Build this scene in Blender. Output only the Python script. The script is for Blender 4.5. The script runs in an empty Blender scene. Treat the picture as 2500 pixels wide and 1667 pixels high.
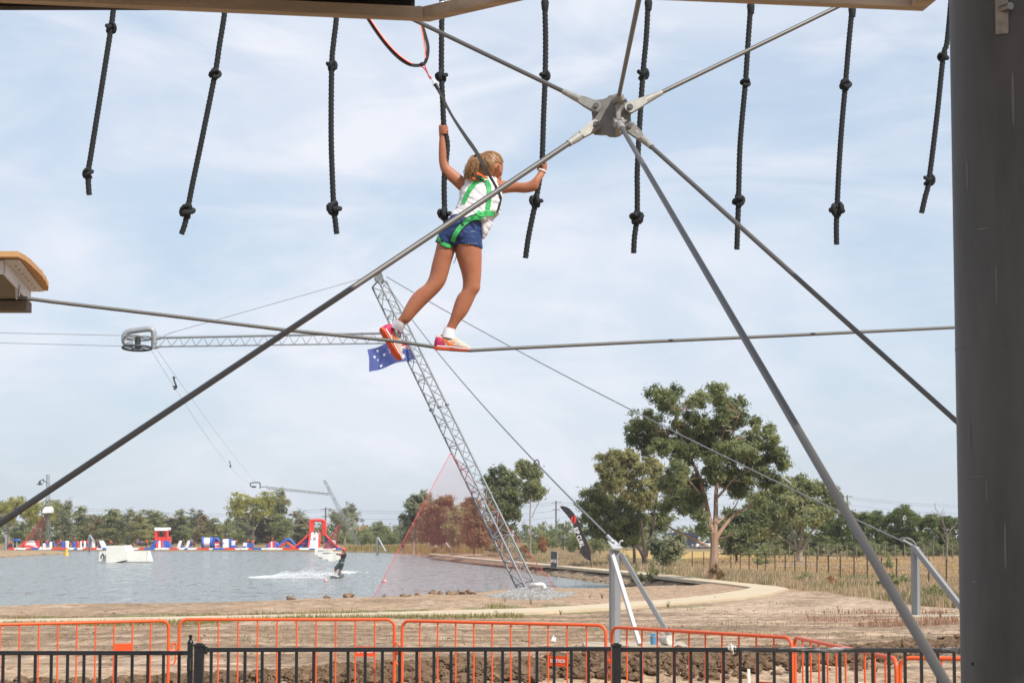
import bpy, bmesh, math, random
import numpy as np
from mathutils import Vector, Matrix, Quaternion
from mathutils.bvhtree import BVHTree

random.seed(7)
rng = np.random.default_rng(7)
scene = bpy.context.scene
COL = scene.collection

# ------------------------------------------------------------------ camera
F = 5400.0                     # focal length in pixels of the 2500 px wide photograph
CAMZ = 2.0
PITCH = math.atan((1297 - 833.5) / F)
cam_d = bpy.data.cameras.new('camera')
cam_d.sensor_width = 36.0
cam_d.lens = 36.0 * F / 2500
cam_d.clip_start = 0.1
cam_d.clip_end = 9000
cam_d.dof.use_dof = True
cam_d.dof.focus_distance = 14.4
cam_d.dof.aperture_fstop = 16.0
cam = bpy.data.objects.new('camera', cam_d)
COL.objects.link(cam)
cam.location = (0, 0, CAMZ)
cam.rotation_euler = (math.pi / 2 + PITCH, 0, 0)
scene.camera = cam

# ------------------------------------------------------------------ sky, sun, exposure
SUN = Vector((0.58, -0.60, 0.92)).normalized()
world = bpy.data.worlds.new('World')
scene.world = world
world.use_nodes = True
wn, wl = world.node_tree.nodes, world.node_tree.links
wn.clear()
w_out = wn.new('ShaderNodeOutputWorld')
w_bg = wn.new('ShaderNodeBackground')
w_sky = wn.new('ShaderNodeTexSky')
w_sky.sky_type = 'NISHITA'
w_sky.sun_disc = False
w_sky.sun_elevation = math.asin(SUN.z)
w_sky.sun_rotation = math.atan2(SUN.x, SUN.y)
w_sky.air_density = 1.0
w_sky.dust_density = 0.7
w_sky.ozone_density = 1.5
w_bg.inputs['Strength'].default_value = 0.115
w_tc = wn.new('ShaderNodeTexCoord')


def w_cloud(scale, rot, nscale, detail, lo, hi, dist):
    mp = wn.new('ShaderNodeMapping')
    mp.inputs['Scale'].default_value = scale
    mp.inputs['Rotation'].default_value = rot
    nz = wn.new('ShaderNodeTexNoise')
    nz.inputs['Scale'].default_value = nscale
    nz.inputs['Detail'].default_value = detail
    nz.inputs['Roughness'].default_value = 0.55
    nz.inputs['Distortion'].default_value = dist
    rp = wn.new('ShaderNodeMapRange')
    rp.interpolation_type = 'SMOOTHSTEP'
    rp.inputs['From Min'].default_value = lo
    rp.inputs['From Max'].default_value = hi
    wl.new(w_tc.outputs['Generated'], mp.inputs['Vector'])
    wl.new(mp.outputs['Vector'], nz.inputs['Vector'])
    wl.new(nz.outputs['Fac'], rp.inputs['Value'])
    return rp.outputs['Result']


c1 = w_cloud((1, 1, 1.9), (0, 0.42, 0.0), 5.0, 7, 0.34, 0.72, 0.6)     # broad veil
c2 = w_cloud((1, 1, 3.2), (0, 0.55, 0.3), 8.0, 9, 0.40, 0.76, 1.2)    # wisps
w_mx = wn.new('ShaderNodeMath'); w_mx.operation = 'MULTIPLY_ADD'
wl.new(c2, w_mx.inputs[0]); w_mx.inputs[1].default_value = 0.45
w_m1 = wn.new('ShaderNodeMath'); w_m1.operation = 'MULTIPLY'
wl.new(c1, w_m1.inputs[0]); w_m1.inputs[1].default_value = 0.72
wl.new(w_m1.outputs[0], w_mx.inputs[2])
w_mn = wn.new('ShaderNodeMath'); w_mn.operation = 'MULTIPLY_ADD'; w_mn.use_clamp = True
wl.new(w_mx.outputs[0], w_mn.inputs[0]); w_mn.inputs[1].default_value = 1.02; w_mn.inputs[2].default_value = 0.03
w_veil = wn.new('ShaderNodeMix'); w_veil.data_type = 'RGBA'          # thin high veil over the clear sky
w_veil.inputs['Factor'].default_value = 0.66
wl.new(w_sky.outputs['Color'], w_veil.inputs['A'])
w_veil.inputs['B'].default_value = (5.05, 6.15, 7.6, 1)
w_mix = wn.new('ShaderNodeMix'); w_mix.data_type = 'RGBA'
wl.new(w_mn.outputs[0], w_mix.inputs['Factor'])
wl.new(w_veil.outputs['Result'], w_mix.inputs['A'])
w_mix.inputs['B'].default_value = (7.25, 7.5, 8.2, 1)
wl.new(w_mix.outputs['Result'], w_bg.inputs['Color'])
wl.new(w_bg.outputs['Background'], w_out.inputs['Surface'])

sun_d = bpy.data.lights.new('sun', 'SUN')
sun_d.energy = 4.9
sun_d.angle = math.radians(0.55)
sun_d.color = (1.0, 0.95, 0.87)
sun = bpy.data.objects.new('sun', sun_d)
COL.objects.link(sun)
sun.rotation_euler = (-SUN).to_track_quat('-Z', 'Y').to_euler()
sun.location = (30, -20, 60)

scene.view_settings.view_transform = 'Standard'
scene.view_settings.look = 'None'
scene.view_settings.gamma = 1.0
scene.view_settings.use_curve_mapping = False
scene.view_settings.exposure = 0.06
scene.render.engine = 'CYCLES'
scene.cycles.max_bounces = 6
scene.cycles.transparent_max_bounces = 8
scene.cycles.caustics_reflective = False
scene.cycles.caustics_refractive = False

# ------------------------------------------------------------------ helpers: photo pixel -> place
_c, _s = math.cos(PITCH), math.sin(PITCH)


def ray(px, py):
    x = (px - 1250) / F
    y = -(py - 833.5) / F
    return np.array([x, _c - y * _s, _s + y * _c])


def P(px, py, Y):
    d = ray(px, py)
    t = Y / d[1]
    return np.array([d[0] * t, Y, CAMZ + d[2] * t])


def G(px, py, z):
    d = ray(px, py)
    t = (z - CAMZ) / d[2]
    return np.array([d[0] * t, d[1] * t, z])


def proj(p):
    v = np.asarray(p, float) - np.array([0, 0, CAMZ])
    f = v[1] * _c + v[2] * _s
    u = -v[1] * _s + v[2] * _c
    return 1250 + F * v[0] / f, 833.5 - F * u / f


def nrm(v):
    v = np.asarray(v, float)
    return v / (np.linalg.norm(v) + 1e-12)


# ------------------------------------------------------------------ helpers: materials
MATS = {}


def mat(name, col, rough=0.6, metal=0.0, var=0.12, scale=6.0, bump=0.0, bscale=40.0, spec=0.5, col2=None,
        stretch=(1, 1, 1), detail=5, coord='Object', transl=0.0):
    if name in MATS:
        return MATS[name]
    m = bpy.data.materials.new(name)
    m.use_nodes = True
    n, l = m.node_tree.nodes, m.node_tree.links
    b = n['Principled BSDF']
    b.inputs['Roughness'].default_value = rough
    b.inputs['Metallic'].default_value = metal
    b.inputs['Specular IOR Level'].default_value = spec
    tc = n.new('ShaderNodeTexCoord')
    mp = n.new('ShaderNodeMapping')
    mp.inputs['Scale'].default_value = stretch
    l.new(tc.outputs[coord], mp.inputs['Vector'])
    nz = n.new('ShaderNodeTexNoise')
    nz.inputs['Scale'].default_value = scale
    nz.inputs['Detail'].default_value = detail
    nz.inputs['Roughness'].default_value = 0.6
    l.new(mp.outputs['Vector'], nz.inputs['Vector'])
    rp = n.new('ShaderNodeMapRange')
    rp.inputs['From Min'].default_value = 0.3
    rp.inputs['From Max'].default_value = 0.7
    l.new(nz.outputs['Fac'], rp.inputs['Value'])
    mx = n.new('ShaderNodeMix'); mx.data_type = 'RGBA'
    l.new(rp.outputs['Result'], mx.inputs['Factor'])
    a = np.array(col[:3]); bb = np.array(col2[:3]) if col2 is not None else a * (1 + var)
    a2 = a if col2 is not None else a * (1 - var)
    mx.inputs['A'].default_value = (*a2, 1)
    mx.inputs['B'].default_value = (*np.clip(bb, 0, 1), 1)
    l.new(mx.outputs['Result'], b.inputs['Base Color'])
    if bump > 0:
        nb = n.new('ShaderNodeTexNoise')
        nb.inputs['Scale'].default_value = bscale
        nb.inputs['Detail'].default_value = 4
        l.new(mp.outputs['Vector'], nb.inputs['Vector'])
        bp = n.new('ShaderNodeBump')
        bp.inputs['Strength'].default_value = bump
        bp.inputs['Distance'].default_value = 0.02
        l.new(nb.outputs['Fac'], bp.inputs['Height'])
        l.new(bp.outputs['Normal'], b.inputs['Normal'])
    if transl > 0:
        tr = n.new('ShaderNodeBsdfTranslucent')
        l.new(mx.outputs['Result'], tr.inputs['Color'])
        ms = n.new('ShaderNodeMixShader'); ms.inputs[0].default_value = transl
        l.new(b.outputs[0], ms.inputs[1]); l.new(tr.outputs[0], ms.inputs[2])
        l.new(ms.outputs[0], n['Material Output'].inputs['Surface'])
    MATS[name] = m
    return m


def mat_vcol(name, attr='Col', rough=0.8, spec=0.2, transl=0.0, nscale=0.0, namp=0.3, bump=0.0, bscale=6.0, stretch=(1, 1, 1)):
    if name in MATS:
        return MATS[name]
    m = bpy.data.materials.new(name)
    m.use_nodes = True
    n, l = m.node_tree.nodes, m.node_tree.links
    b = n['Principled BSDF']
    b.inputs['Roughness'].default_value = rough
    b.inputs['Specular IOR Level'].default_value = spec
    at = n.new('ShaderNodeAttribute'); at.attribute_name = attr
    out = at.outputs['Color']
    tc = n.new('ShaderNodeTexCoord')
    mp = n.new('ShaderNodeMapping'); mp.inputs['Scale'].default_value = stretch
    l.new(tc.outputs['Object'], mp.inputs['Vector'])
    if nscale > 0:
        nz = n.new('ShaderNodeTexNoise')
        nz.inputs['Scale'].default_value = nscale
        nz.inputs['Detail'].default_value = 8
        nz.inputs['Roughness'].default_value = 0.68
        l.new(mp.outputs['Vector'], nz.inputs['Vector'])
        rp = n.new('ShaderNodeMapRange')
        rp.inputs['From Min'].default_value = 0.28; rp.inputs['From Max'].default_value = 0.72
        rp.inputs['To Min'].default_value = 1 - namp; rp.inputs['To Max'].default_value = 1 + namp
        l.new(nz.outputs['Fac'], rp.inputs['Value'])
        vm = n.new('ShaderNodeVectorMath'); vm.operation = 'SCALE'
        l.new(out, vm.inputs[0]); l.new(rp.outputs['Result'], vm.inputs['Scale'])
        out = vm.outputs['Vector']
    l.new(out, b.inputs['Base Color'])
    if bump > 0:
        nb = n.new('ShaderNodeTexNoise')
        nb.inputs['Scale'].default_value = bscale; nb.inputs['Detail'].default_value = 7
        l.new(mp.outputs['Vector'], nb.inputs['Vector'])
        bp = n.new('ShaderNodeBump'); bp.inputs['Strength'].default_value = bump
        bp.inputs['Distance'].default_value = 0.22
        l.new(nb.outputs['Fac'], bp.inputs['Height']); l.new(bp.outputs['Normal'], b.inputs['Normal'])
    if transl > 0:
        tr = n.new('ShaderNodeBsdfTranslucent')
        l.new(out, tr.inputs['Color'])
        ms = n.new('ShaderNodeMixShader'); ms.inputs[0].default_value = transl
        l.new(b.outputs[0], ms.inputs[1]); l.new(tr.outputs[0], ms.inputs[2])
        l.new(ms.outputs[0], n['Material Output'].inputs['Surface'])
    MATS[name] = m
    return m


# ------------------------------------------------------------------ helpers: things, parts, meshes
ORG = {}


def _org(o):
    return ORG.get(o.name, np.zeros(3)) if o is not None else np.zeros(3)


def tag(o, label=None, cat=None, group=None, kind=None):
    if label: o['label'] = label
    if cat: o['category'] = cat
    if group: o['group'] = group
    if kind: o['kind'] = kind
    return o


def thing(name, label, cat, loc, group=None):
    o = bpy.data.objects.new(name, None)
    COL.objects.link(o)
    o.empty_display_size = 0.2
    o.location = tuple(float(a) for a in loc)
    ORG[o.name] = np.array(loc, float)
    return tag(o, label, cat, group)


def link(name, me, parent=None):
    o = bpy.data.objects.new(name, me)
    COL.objects.link(o)
    if parent is not None:
        o.parent = parent
        ORG[o.name] = _org(parent)
    return o


def unit_frame(t):
    t = nrm(t)
    a = np.array([0, 0, 1.0]) if abs(t[2]) < 0.9 else np.array([1.0, 0, 0])
    u = nrm(np.cross(a, t)); v = np.cross(t, u)
    return u, v


def tube_rings(pts, r, n, fn=None, ex=None):
    """rings of a tube; fn(theta, i, s) scales the radius"""
    pts = np.asarray(pts, float)
    m = len(pts)
    r = np.full(m, r, float) if np.isscalar(r) else np.asarray(r, float)
    tan = np.gradient(pts, axis=0)
    tan /= np.linalg.norm(tan, axis=1)[:, None] + 1e-12
    u, v = unit_frame(tan[0]) if ex is None else (nrm(ex), np.cross(tan[0], nrm(ex)))
    th = np.linspace(0, 2 * math.pi, n, endpoint=False)
    rings = []
    s = 0.0
    for i in range(m):
        if i:
            u = u - tan[i] * np.dot(u, tan[i]); u = nrm(u); v = np.cross(tan[i], u)
            s += np.linalg.norm(pts[i] - pts[i - 1])
        k = r[i] * (fn(th, i, s) if fn else np.ones(n))
        rings.append(pts[i] + np.outer(np.cos(th) * k, u) + np.outer(np.sin(th) * k, v))
    return rings


class MB:
    def __init__(self):
        self.v, self.f, self.m, self.n = [], [], [], 0

    def add(self, verts, faces, mi=0):
        self.v.append(np.asarray(verts, float).reshape(-1, 3))
        for fc in faces:
            self.f.append(tuple(int(i) + self.n for i in fc)); self.m.append(mi)
        self.n += len(self.v[-1])
        return self

    def loft(self, rings, cap=True, mi=0, closed=True):
        n = len(rings[0]); k = len(rings)
        fs = []
        for i in range(k - 1):
            for j in range(n if closed else n - 1):
                a = i * n + j; b = i * n + (j + 1) % n
                fs.append((a, b, b + n, a + n))
        if cap and closed:
            fs.append(tuple(range(n))[::-1]); fs.append(tuple((k - 1) * n + j for j in range(n)))
        return self.add(np.vstack(rings), fs, mi)

    def tube(self, pts, r, n=8, mi=0, fn=None, cap=True, ex=None):
        return self.loft(tube_rings(pts, r, n, fn, ex), cap, mi)

    def bar(self, a, b, r, n=6, mi=0):
        return self.tube([a, b], r, n, mi)

    def box(self, c, s, R=None, mi=0):
        s = np.asarray(s, float) / 2
        q = np.array([[x, y, z] for x in (-1, 1) for y in (-1, 1) for z in (-1, 1)], float) * s
        if R is not None: q = q @ np.asarray(R, float).T
        return self.add(q + np.asarray(c, float), [(0, 1, 3, 2), (4, 6, 7, 5), (0, 4, 5, 1), (2, 3, 7, 6), (0, 2, 6, 4), (1, 5, 7, 3)], mi)

    def extrude(self, pts, vec, mi=0):
        pts = np.asarray(pts, float); n = len(pts)
        fs = [tuple(range(n))[::-1], tuple(range(n, 2 * n))] + [(j, (j + 1) % n, n + (j + 1) % n, n + j) for j in range(n)]
        return self.add(np.vstack([pts, pts + np.asarray(vec, float)]), fs, mi)

    def ball(self, c, r, nu=10, nv=7, mi=0):
        r = np.array([r, r, r], float) if np.isscalar(r) else np.asarray(r, float)
        rings = []
        for i in range(nv + 1):
            a = -math.pi / 2 + math.pi * (0.02 + 0.96 * i / nv)
            th = np.linspace(0, 2 * math.pi, nu, endpoint=False)
            rings.append(np.asarray(c) + np.stack([np.cos(th) * math.cos(a) * r[0], np.sin(th) * math.cos(a) * r[1], np.full(nu, math.sin(a) * r[2])], 1))
        return self.loft(rings, True, mi)

    def ribbon(self, pts, wid, thick, up, mi=0):
        """flat strap along pts; up = normal of its face, per point or one"""
        pts = np.asarray(pts, float); m = len(pts)
        tan = np.gradient(pts, axis=0)
        wid = np.full(m, wid, float) if np.isscalar(wid) else np.asarray(wid, float)
        up = np.asarray(up, float)
        if up.ndim == 1: up = np.tile(up, (m, 1))
        rings = []
        for i in range(m):
            t = nrm(tan[i]); s = nrm(np.cross(t, up[i])); k = nrm(np.cross(s, t))
            w, h = s * wid[i] / 2, k * thick / 2
            rings.append(np.array([pts[i] - w - h, pts[i] + w - h, pts[i] + w + h, pts[i] - w + h]))
        return self.loft(rings, True, mi)

    def mesh(self, name, mats, origin=(0, 0, 0), smooth=True, fix=True):
        me = bpy.data.meshes.new(name)
        v = np.vstack(self.v) - np.asarray(origin, float)
        me.from_pydata(v.tolist(), [], self.f)
        for m in (mats if isinstance(mats, (list, tuple)) else [mats]):
            me.materials.append(m)
        if fix:
            bm = bmesh.new(); bm.from_mesh(me)
            bmesh.ops.recalc_face_normals(bm, faces=bm.faces)
            bm.to_mesh(me); bm.free()
        me.polygons.foreach_set('material_index', self.m)
        if smooth:
            me.polygons.foreach_set('use_smooth', [True] * len(self.m))
            me.set_sharp_from_angle(angle=math.radians(38))
        me.update()
        return me

    def build(self, name, mats, parent=None, smooth=True, origin=None):
        o = _org(parent) if origin is None else np.asarray(origin, float)
        me = self.mesh(name, mats, o, smooth)
        ob = link(name, me, parent)
        if parent is None and origin is not None:
            ob.location = tuple(o); ORG[ob.name] = o
        return ob


_UNIT = {}


def unit_mesh(kind, m):
    key = (kind, m.name)
    if key not in _UNIT:
        b = MB()
        if kind == 'box': b.box((0, 0, 0.5), (2, 2, 1))
        else: b.tube([(0, 0, 0), (0, 0, 1)], 1, int(kind))
        _UNIT[key] = b.mesh('bar_' + m.name, m)
    return _UNIT[key]


def bar(name, a, b, r, m, parent, kind='8', ry=None, ax=None):
    """one straight piece from a to b (world), its mesh shared with every alike piece"""
    a, b = np.asarray(a, float), np.asarray(b, float)
    o = link(name, unit_mesh(kind, m), parent)
    d = b - a; L = np.linalg.norm(d); z = d / L
    if ax is None: u, v = unit_frame(z)
    else:
        u = np.asarray(ax, float); u = nrm(u - z * np.dot(u, z)); v = np.cross(z, u)
    M = Matrix(((u[0], v[0], z[0]), (u[1], v[1], z[1]), (u[2], v[2], z[2])))
    o.rotation_mode = 'QUATERNION'
    o.rotation_quaternion = M.to_quaternion()
    o.location = tuple(a - _org(parent))
    o.scale = (r, r if ry is None else ry, L)
    ORG[o.name] = a
    return o


def copy_tree(o, parent=None):
    c = o.copy(); COL.objects.link(c); c.parent = parent
    for ch in list(o.children):
        copy_tree(ch, c)
    return c


def smooth_path(pts, n=8):
    """Catmull-Rom through points"""
    p = np.asarray(pts, float)
    q = np.vstack([2 * p[0] - p[1], p, 2 * p[-1] - p[-2]])
    out = []
    for i in range(1, len(q) - 2):
        for t in np.linspace(0, 1, n, endpoint=False):
            a, b, c, d = q[i - 1], q[i], q[i + 1], q[i + 2]
            out.append(0.5 * ((2 * b) + (-a + c) * t + (2 * a - 5 * b + 4 * c - d) * t * t + (-a + 3 * b - 3 * c + d) * t ** 3))
    out.append(p[-1])
    return np.array(out)


def text_mesh(s, size, ext, m, bold=False):
    cu = bpy.data.curves.new('lettering', 'FONT')
    cu.body = s; cu.size = size; cu.extrude = ext; cu.align_x = 'CENTER'; cu.align_y = 'CENTER'
    if bold: cu.offset = size * 0.012
    cu.resolution_u = 2
    o = bpy.data.objects.new('lettering', cu); COL.objects.link(o)
    dg = bpy.context.evaluated_depsgraph_get()
    me = bpy.data.meshes.new_from_object(o.evaluated_get(dg))
    bpy.data.objects.remove(o); me.materials.clear(); me.materials.append(m)
    return me


def place(o, parent, loc, x, y):
    """orient a flat mesh: its x axis along x, y axis along y"""
    x = nrm(x); z = nrm(np.cross(x, y)); y = np.cross(z, x)
    M = Matrix(((x[0], y[0], z[0]), (x[1], y[1], z[1]), (x[2], y[2], z[2])))
    o.rotation_mode = 'QUATERNION'; o.rotation_quaternion = M.to_quaternion()
    o.location = tuple(np.asarray(loc) - _org(parent))


# numpy value noise
def _hash(ix, iy):
    h = (ix.astype(np.int64) * 374761393 + iy.astype(np.int64) * 668265263) & 0x7fffffff
    h = ((h ^ (h >> 13)) * 1274126177) & 0x7fffffff
    return ((h ^ (h >> 16)) & 0xffff) / 65535.0


def vnoise(x, y):
    ix, iy = np.floor(x), np.floor(y)
    fx, fy = x - ix, y - iy
    fx = fx * fx * (3 - 2 * fx); fy = fy * fy * (3 - 2 * fy)
    a, b = _hash(ix, iy), _hash(ix + 1, iy)
    c, d = _hash(ix, iy + 1), _hash(ix + 1, iy + 1)
    return (a * (1 - fx) + b * fx) * (1 - fy) + (c * (1 - fx) + d * fx) * fy


def fbm(x, y, o=4):
    s = 0; a = 0.5
    for i in range(o):
        s = s + a * vnoise(x * 2 ** i + 17.3 * i, y * 2 ** i - 9.1 * i); a *= 0.5
    return s / (1 - 0.5 ** o)


def sstep(a, b, x):
    t = np.clip((x - a) / (b - a), 0, 1)
    return t * t * (3 - 2 * t)
# ================================================================== SETTING: ground, lake, path
WZ = -0.6                                                   # water level


def poly_px(lst, z):
    return np.array([G(x, y, z)[:2] for x, y in lst])


LAKE = np.vstack([
    poly_px([(-420, 1520), (-150, 1512), (0, 1510), (200, 1508), (430, 1503), (640, 1496), (840, 1490), (1000, 1481), (1100, 1473),
             (1170, 1465), (1225, 1463), (1255, 1452), (1290, 1449), (1335, 1450), (1372, 1457), (1428, 1461), (1484, 1456), (1611, 1453), (1652, 1447), (1640, 1440),
             (1560, 1429), (1488, 1420), (1435, 1413), (1380, 1407), (1335, 1402), (1309, 1395), (1250, 1386), (1150, 1374), (1050, 1361),
             (980, 1352), (930, 1349), (700, 1345.5), (400, 1345), (100, 1345), (-300, 1345), (-700, 1345)], WZ),
    np.array([[-135.0, 150.0], [-60.0, 62.0]])])
SPIT = poly_px([(-500, 1352), (-100, 1351), (0, 1351), (120, 1350.5), (170, 1351.5), (165, 1353), (100, 1355), (30, 1359), (0, 1361.5), (-100, 1365), (-300, 1373), (-600, 1378)], WZ)
LAGOON = np.array([[-95.0, 300.0], [-14.0, 300.0], [-14.0, 330.0], [-95.0, 330.0]])
PATH = poly_px([(-200, 1523), (0, 1519), (420, 1512.5), (850, 1503.5), (1280, 1496), (1514, 1483.5), (1715, 1467), (1824, 1458), (1875, 1450), (1925, 1437),
                (1900, 1431.5), (1834, 1425), (1648, 1404.5), (1516, 1391.5), (1400, 1382), (1250, 1369), (1150, 1360), (1050, 1350),
                (1050, 1352), (1150, 1362.5), (1250, 1372), (1400, 1386), (1516, 1396.5), (1654, 1412), (1781, 1426), (1835, 1433.5),
                (1813, 1440), (1728, 1453), (1626, 1463.5), (1514, 1471), (1389, 1480), (1280, 1485), (1000, 1493), (850, 1497), (420, 1505.5), (0, 1512), (-200, 1516)], -0.14)


def seg_dist(px, py, poly):
    """unsigned distance to a closed polygon and inside mask"""
    d = np.full(px.shape, 1e9); ins = np.zeros(px.shape, bool)
    n = len(poly)
    for i in range(n):
        ax, ay = poly[i]; bx, by = poly[(i + 1) % n]
        ex, ey = bx - ax, by - ay
        t = np.clip(((px - ax) * ex + (py - ay) * ey) / (ex * ex + ey * ey + 1e-9), 0, 1)
        d = np.minimum(d, np.hypot(px - ax - t * ex, py - ay - t * ey))
        c = ((ay > py) != (by > py)) & (px < (bx - ax) * (py - ay) / (by - ay + 1e-12) + ax)
        ins ^= c
    return d, ins


HEAP = np.array([[-9.5, 25.6], [-4.2, 27.4], [-1.4, 29.2], [1.4, 31.0], [4.0, 33.4], [7.6, 38.0], [10, 41.0]])
HEAPH = np.array([0.16, 0.28, 0.38, 0.44, 0.40, 0.14, 0.10])


def heap(x, y):
    k = np.zeros(x.shape)
    yc = np.interp(x, HEAP[:, 0], HEAP[:, 1]); hh = np.interp(x, HEAP[:, 0], HEAPH)
    q = (y - yc) / 1.25
    return hh * np.exp(-q * q * 1.4) * (0.55 + 0.9 * fbm(x * 1.3, y * 1.3, 3))


def gz(x, y, full=False):
    x = np.atleast_1d(np.asarray(x, float)); y = np.atleast_1d(np.asarray(y, float))
    base = -0.14 * sstep(38, 52, y) - 0.95 * sstep(235, 330, y) * sstep(10, 26, x) - 0.05 * sstep(150, 240, y)
    base = base + (fbm(x * 0.55, y * 0.55, 4) - 0.5) * 0.11 * sstep(20, 26, y) * (1 - sstep(52, 60, y)) + (fbm(x * 0.2, y * 0.2, 3) - 0.5) * 0.16
    base = base + 0.30 * sstep(8, 14, x) * sstep(44, 50, y) * (1 - sstep(55, 66, y)) * 0.6
    rut = (fbm(x * .13 + 2, y * 1.9 + .35 * np.sin(x * .35), 3) - .5) * sstep(33, 36, y) * (1 - sstep(50, 56, y))
    base = base + 0.13 * rut
    base = base + heap(x, y) * 0.5
    dam = sstep(270, 288, y) * (1 - sstep(334, 345, y)) * (1 - sstep(-14, -11, x))
    base = base * (1 - dam) - 0.42 * dam
    dp, ip = seg_dist(x, y, PATH)
    wp = np.where(ip, 1.0, 1 - sstep(0.2, 1.6, dp))
    base = base * (1 - wp) + wp * -0.19
    dl, il = seg_dist(x, y, LAKE)
    ds, isp = seg_dist(x, y, SPIT)
    dg, ig = seg_dist(x, y, LAGOON)
    sd = np.where(il, -dl, dl)
    sp = np.where(isp, -ds, ds)
    sd = np.maximum(sd, -sp)                  # the spit is land
    sd = np.minimum(sd, np.where(ig, -dg, dg))
    sd = sd + (fbm(x * 0.9, y * 0.9, 3) - 0.5) * 0.9
    rim = WZ + (base - WZ) * sstep(0, 1.5, sd)
    rim = np.where(sd < 0, WZ - 0.9 * sstep(0, 4, -sd), rim)
    return (rim, sd, dp, ip, isp) if full else rim


ROWS = [-60.0, -30, -12, -4, 2, 7, 12, 16]
yy = 19.0
while yy < 930:
    ROWS.append(yy); yy *= 1.0075 if yy < 420 else 1.06
ROWS = np.array(ROWS)
tt = np.concatenate([np.linspace(-1.7, -0.31, 16), np.linspace(-0.29, 0.29, 380), np.linspace(0.31, 1.7, 16)])
GX = tt[None, :] * (18 + np.maximum(ROWS, 0))[:, None]
GX = np.where((ROWS < 19)[:, None], tt[None, :] * 60, GX)
GY = np.repeat(ROWS[:, None], len(tt), 1)
Zg, SDg, DPg, IPg, ISPg = gz(GX.ravel(), GY.ravel(), True)
gx, gy = GX.ravel(), GY.ravel()


def in_px(lst, z=-0.12):
    return seg_dist(gx, gy, poly_px(lst, z))


colr = np.tile(np.array([0.385, 0.268, 0.178]), (len(gx), 1))
nA = fbm(gx * 0.35, gy * 0.16, 4); nB = fbm(gx * 1.6 + 40, gy * 0.6, 4); nC = fbm(gx * 0.08, gy * 0.05, 3)


def blend(w, c):
    global colr
    w = np.clip(w, 0, 1)[:, None]
    colr = colr * (1 - w) + np.array(c) * w


def zone(lst, c, soft, amt=1.0, z=-0.12, noise=None):
    d, i = in_px(lst, z)
    w = sstep(-soft, soft, np.where(i, d, -d)) * amt
    if noise is not None: w = w * noise
    blend(w, c)


near = (gy < 70)
blend(near * sstep(0.45, 0.62, nA) * 0.75, (0.275, 0.19, 0.125))
blend(near * sstep(0.52, 0.70, nB) * 0.6, (0.45, 0.34, 0.25))
# pale sandy sweep on the right of the near ground
zone([(1520, 1500), (1760, 1470), (1930, 1440), (2100, 1455), (2345, 1490), (2500, 1510), (2500, 1590), (2000, 1560), (1700, 1520)], (0.50, 0.375, 0.275), 1.6, 0.8, noise=0.55 + 0.6 * nB)
zone([(1930, 1452), (2010, 1442), (2060, 1452), (1990, 1476), (1900, 1482)], (0.24, 0.165, 0.105), 0.9, 0.75, noise=sstep(0.35, 0.6, nB))
zone([(1880, 1500), (2100, 1492), (2340, 1505), (2340, 1535), (2150, 1535), (1950, 1520)], (0.31, 0.165, 0.105), 0.9, 0.75, noise=sstep(0.40, 0.60, nB))
zone([(1450, 1520), (1900, 1535), (2345, 1560), (2345, 1600), (1900, 1570), (1500, 1548)], (0.22, 0.155, 0.105), 1.2, 0.8, noise=sstep(0.42, 0.6, nB))
nT = fbm(gx * .14 + 2, gy * 1.9 + .35 * np.sin(gx * .35), 3)
blend((gy > 32) * (gy < 58) * sstep(.50, .64, nT) * .70, (0.20, 0.138, 0.09))
blend((gy > 32) * (gy < 58) * sstep(.50, .36, nT) * .45, (0.47, 0.35, 0.25))
# the bank between path and water, green fringe by the path
blend((np.abs(DPg) < 1.6) * (~IPg) * (gy < 66) * sstep(0.46, 0.6, nB) * (gx < 6) * 0.75, (0.17, 0.17, 0.07))
# dry grass land right and far
grass_px = [(1180, 1352), (1250, 1365), (1400, 1378), (1516, 1388), (1648, 1400), (1834, 1421), (1935, 1432), (2080, 1450), (2345, 1488), (3200, 1520), (3600, 1330), (1180, 1325)]
zone(grass_px, (0.25, 0.175, 0.10), 0.8)
dgz, igz = in_px(grass_px)
blend(igz * sstep(0.5, 0.66, fbm(gx * 0.25 + 7, gy * 0.12, 4)) * 0.8, (0.13, 0.14, 0.05))
zone([(1500, 1341), (1900, 1341), (1900, 1363), (1500, 1360)], (0.52, 0.35, 0.135), 3, 0.9)
zone([(1700, 1366), (2000, 1358), (2345, 1352), (3000, 1352), (3000, 1412), (2345, 1406), (2000, 1393), (1720, 1385)], (0.40, 0.265, 0.14), 2, 0.85, noise=0.5 + 0.9 * nC)
zone([(1780, 1372), (2000, 1374), (2345, 1392), (2345, 1402), (2000, 1385)], (0.27, 0.21, 0.17), 1.5, 0.6)
far = gy > 255
blend(far * (gx < 12) * 0.9, (0.25, 0.18, 0.085))
blend(far * sstep(0.5, 0.65, nC) * 0.7, (0.16, 0.15, 0.06))
blend(gy > 420, (0.12, 0.12, 0.055))
blend(ISPg * 0.9, (0.36, 0.26, 0.16))
# wet dark edge under the water line
blend((SDg < 0.25) * 0.7, (0.13, 0.105, 0.08))
blend((SDg > 0.1) * (SDg < 1.6) * (gy > 92) * (gx > -8) * (gx < 12) * 0.55, (0.20, 0.155, 0.115))
colr *= (1.0 + 0.34 * (fbm(gx * 3, gy * 1.5, 3) - .5) * (1 - sstep(55, 85, gy)))[:, None]

nr, nc = GX.shape
idx = np.arange(nr * nc).reshape(nr, nc)
quads = np.stack([idx[:-1, :-1], idx[:-1, 1:], idx[1:, 1:], idx[1:, :-1]], -1).reshape(-1, 4)


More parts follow.
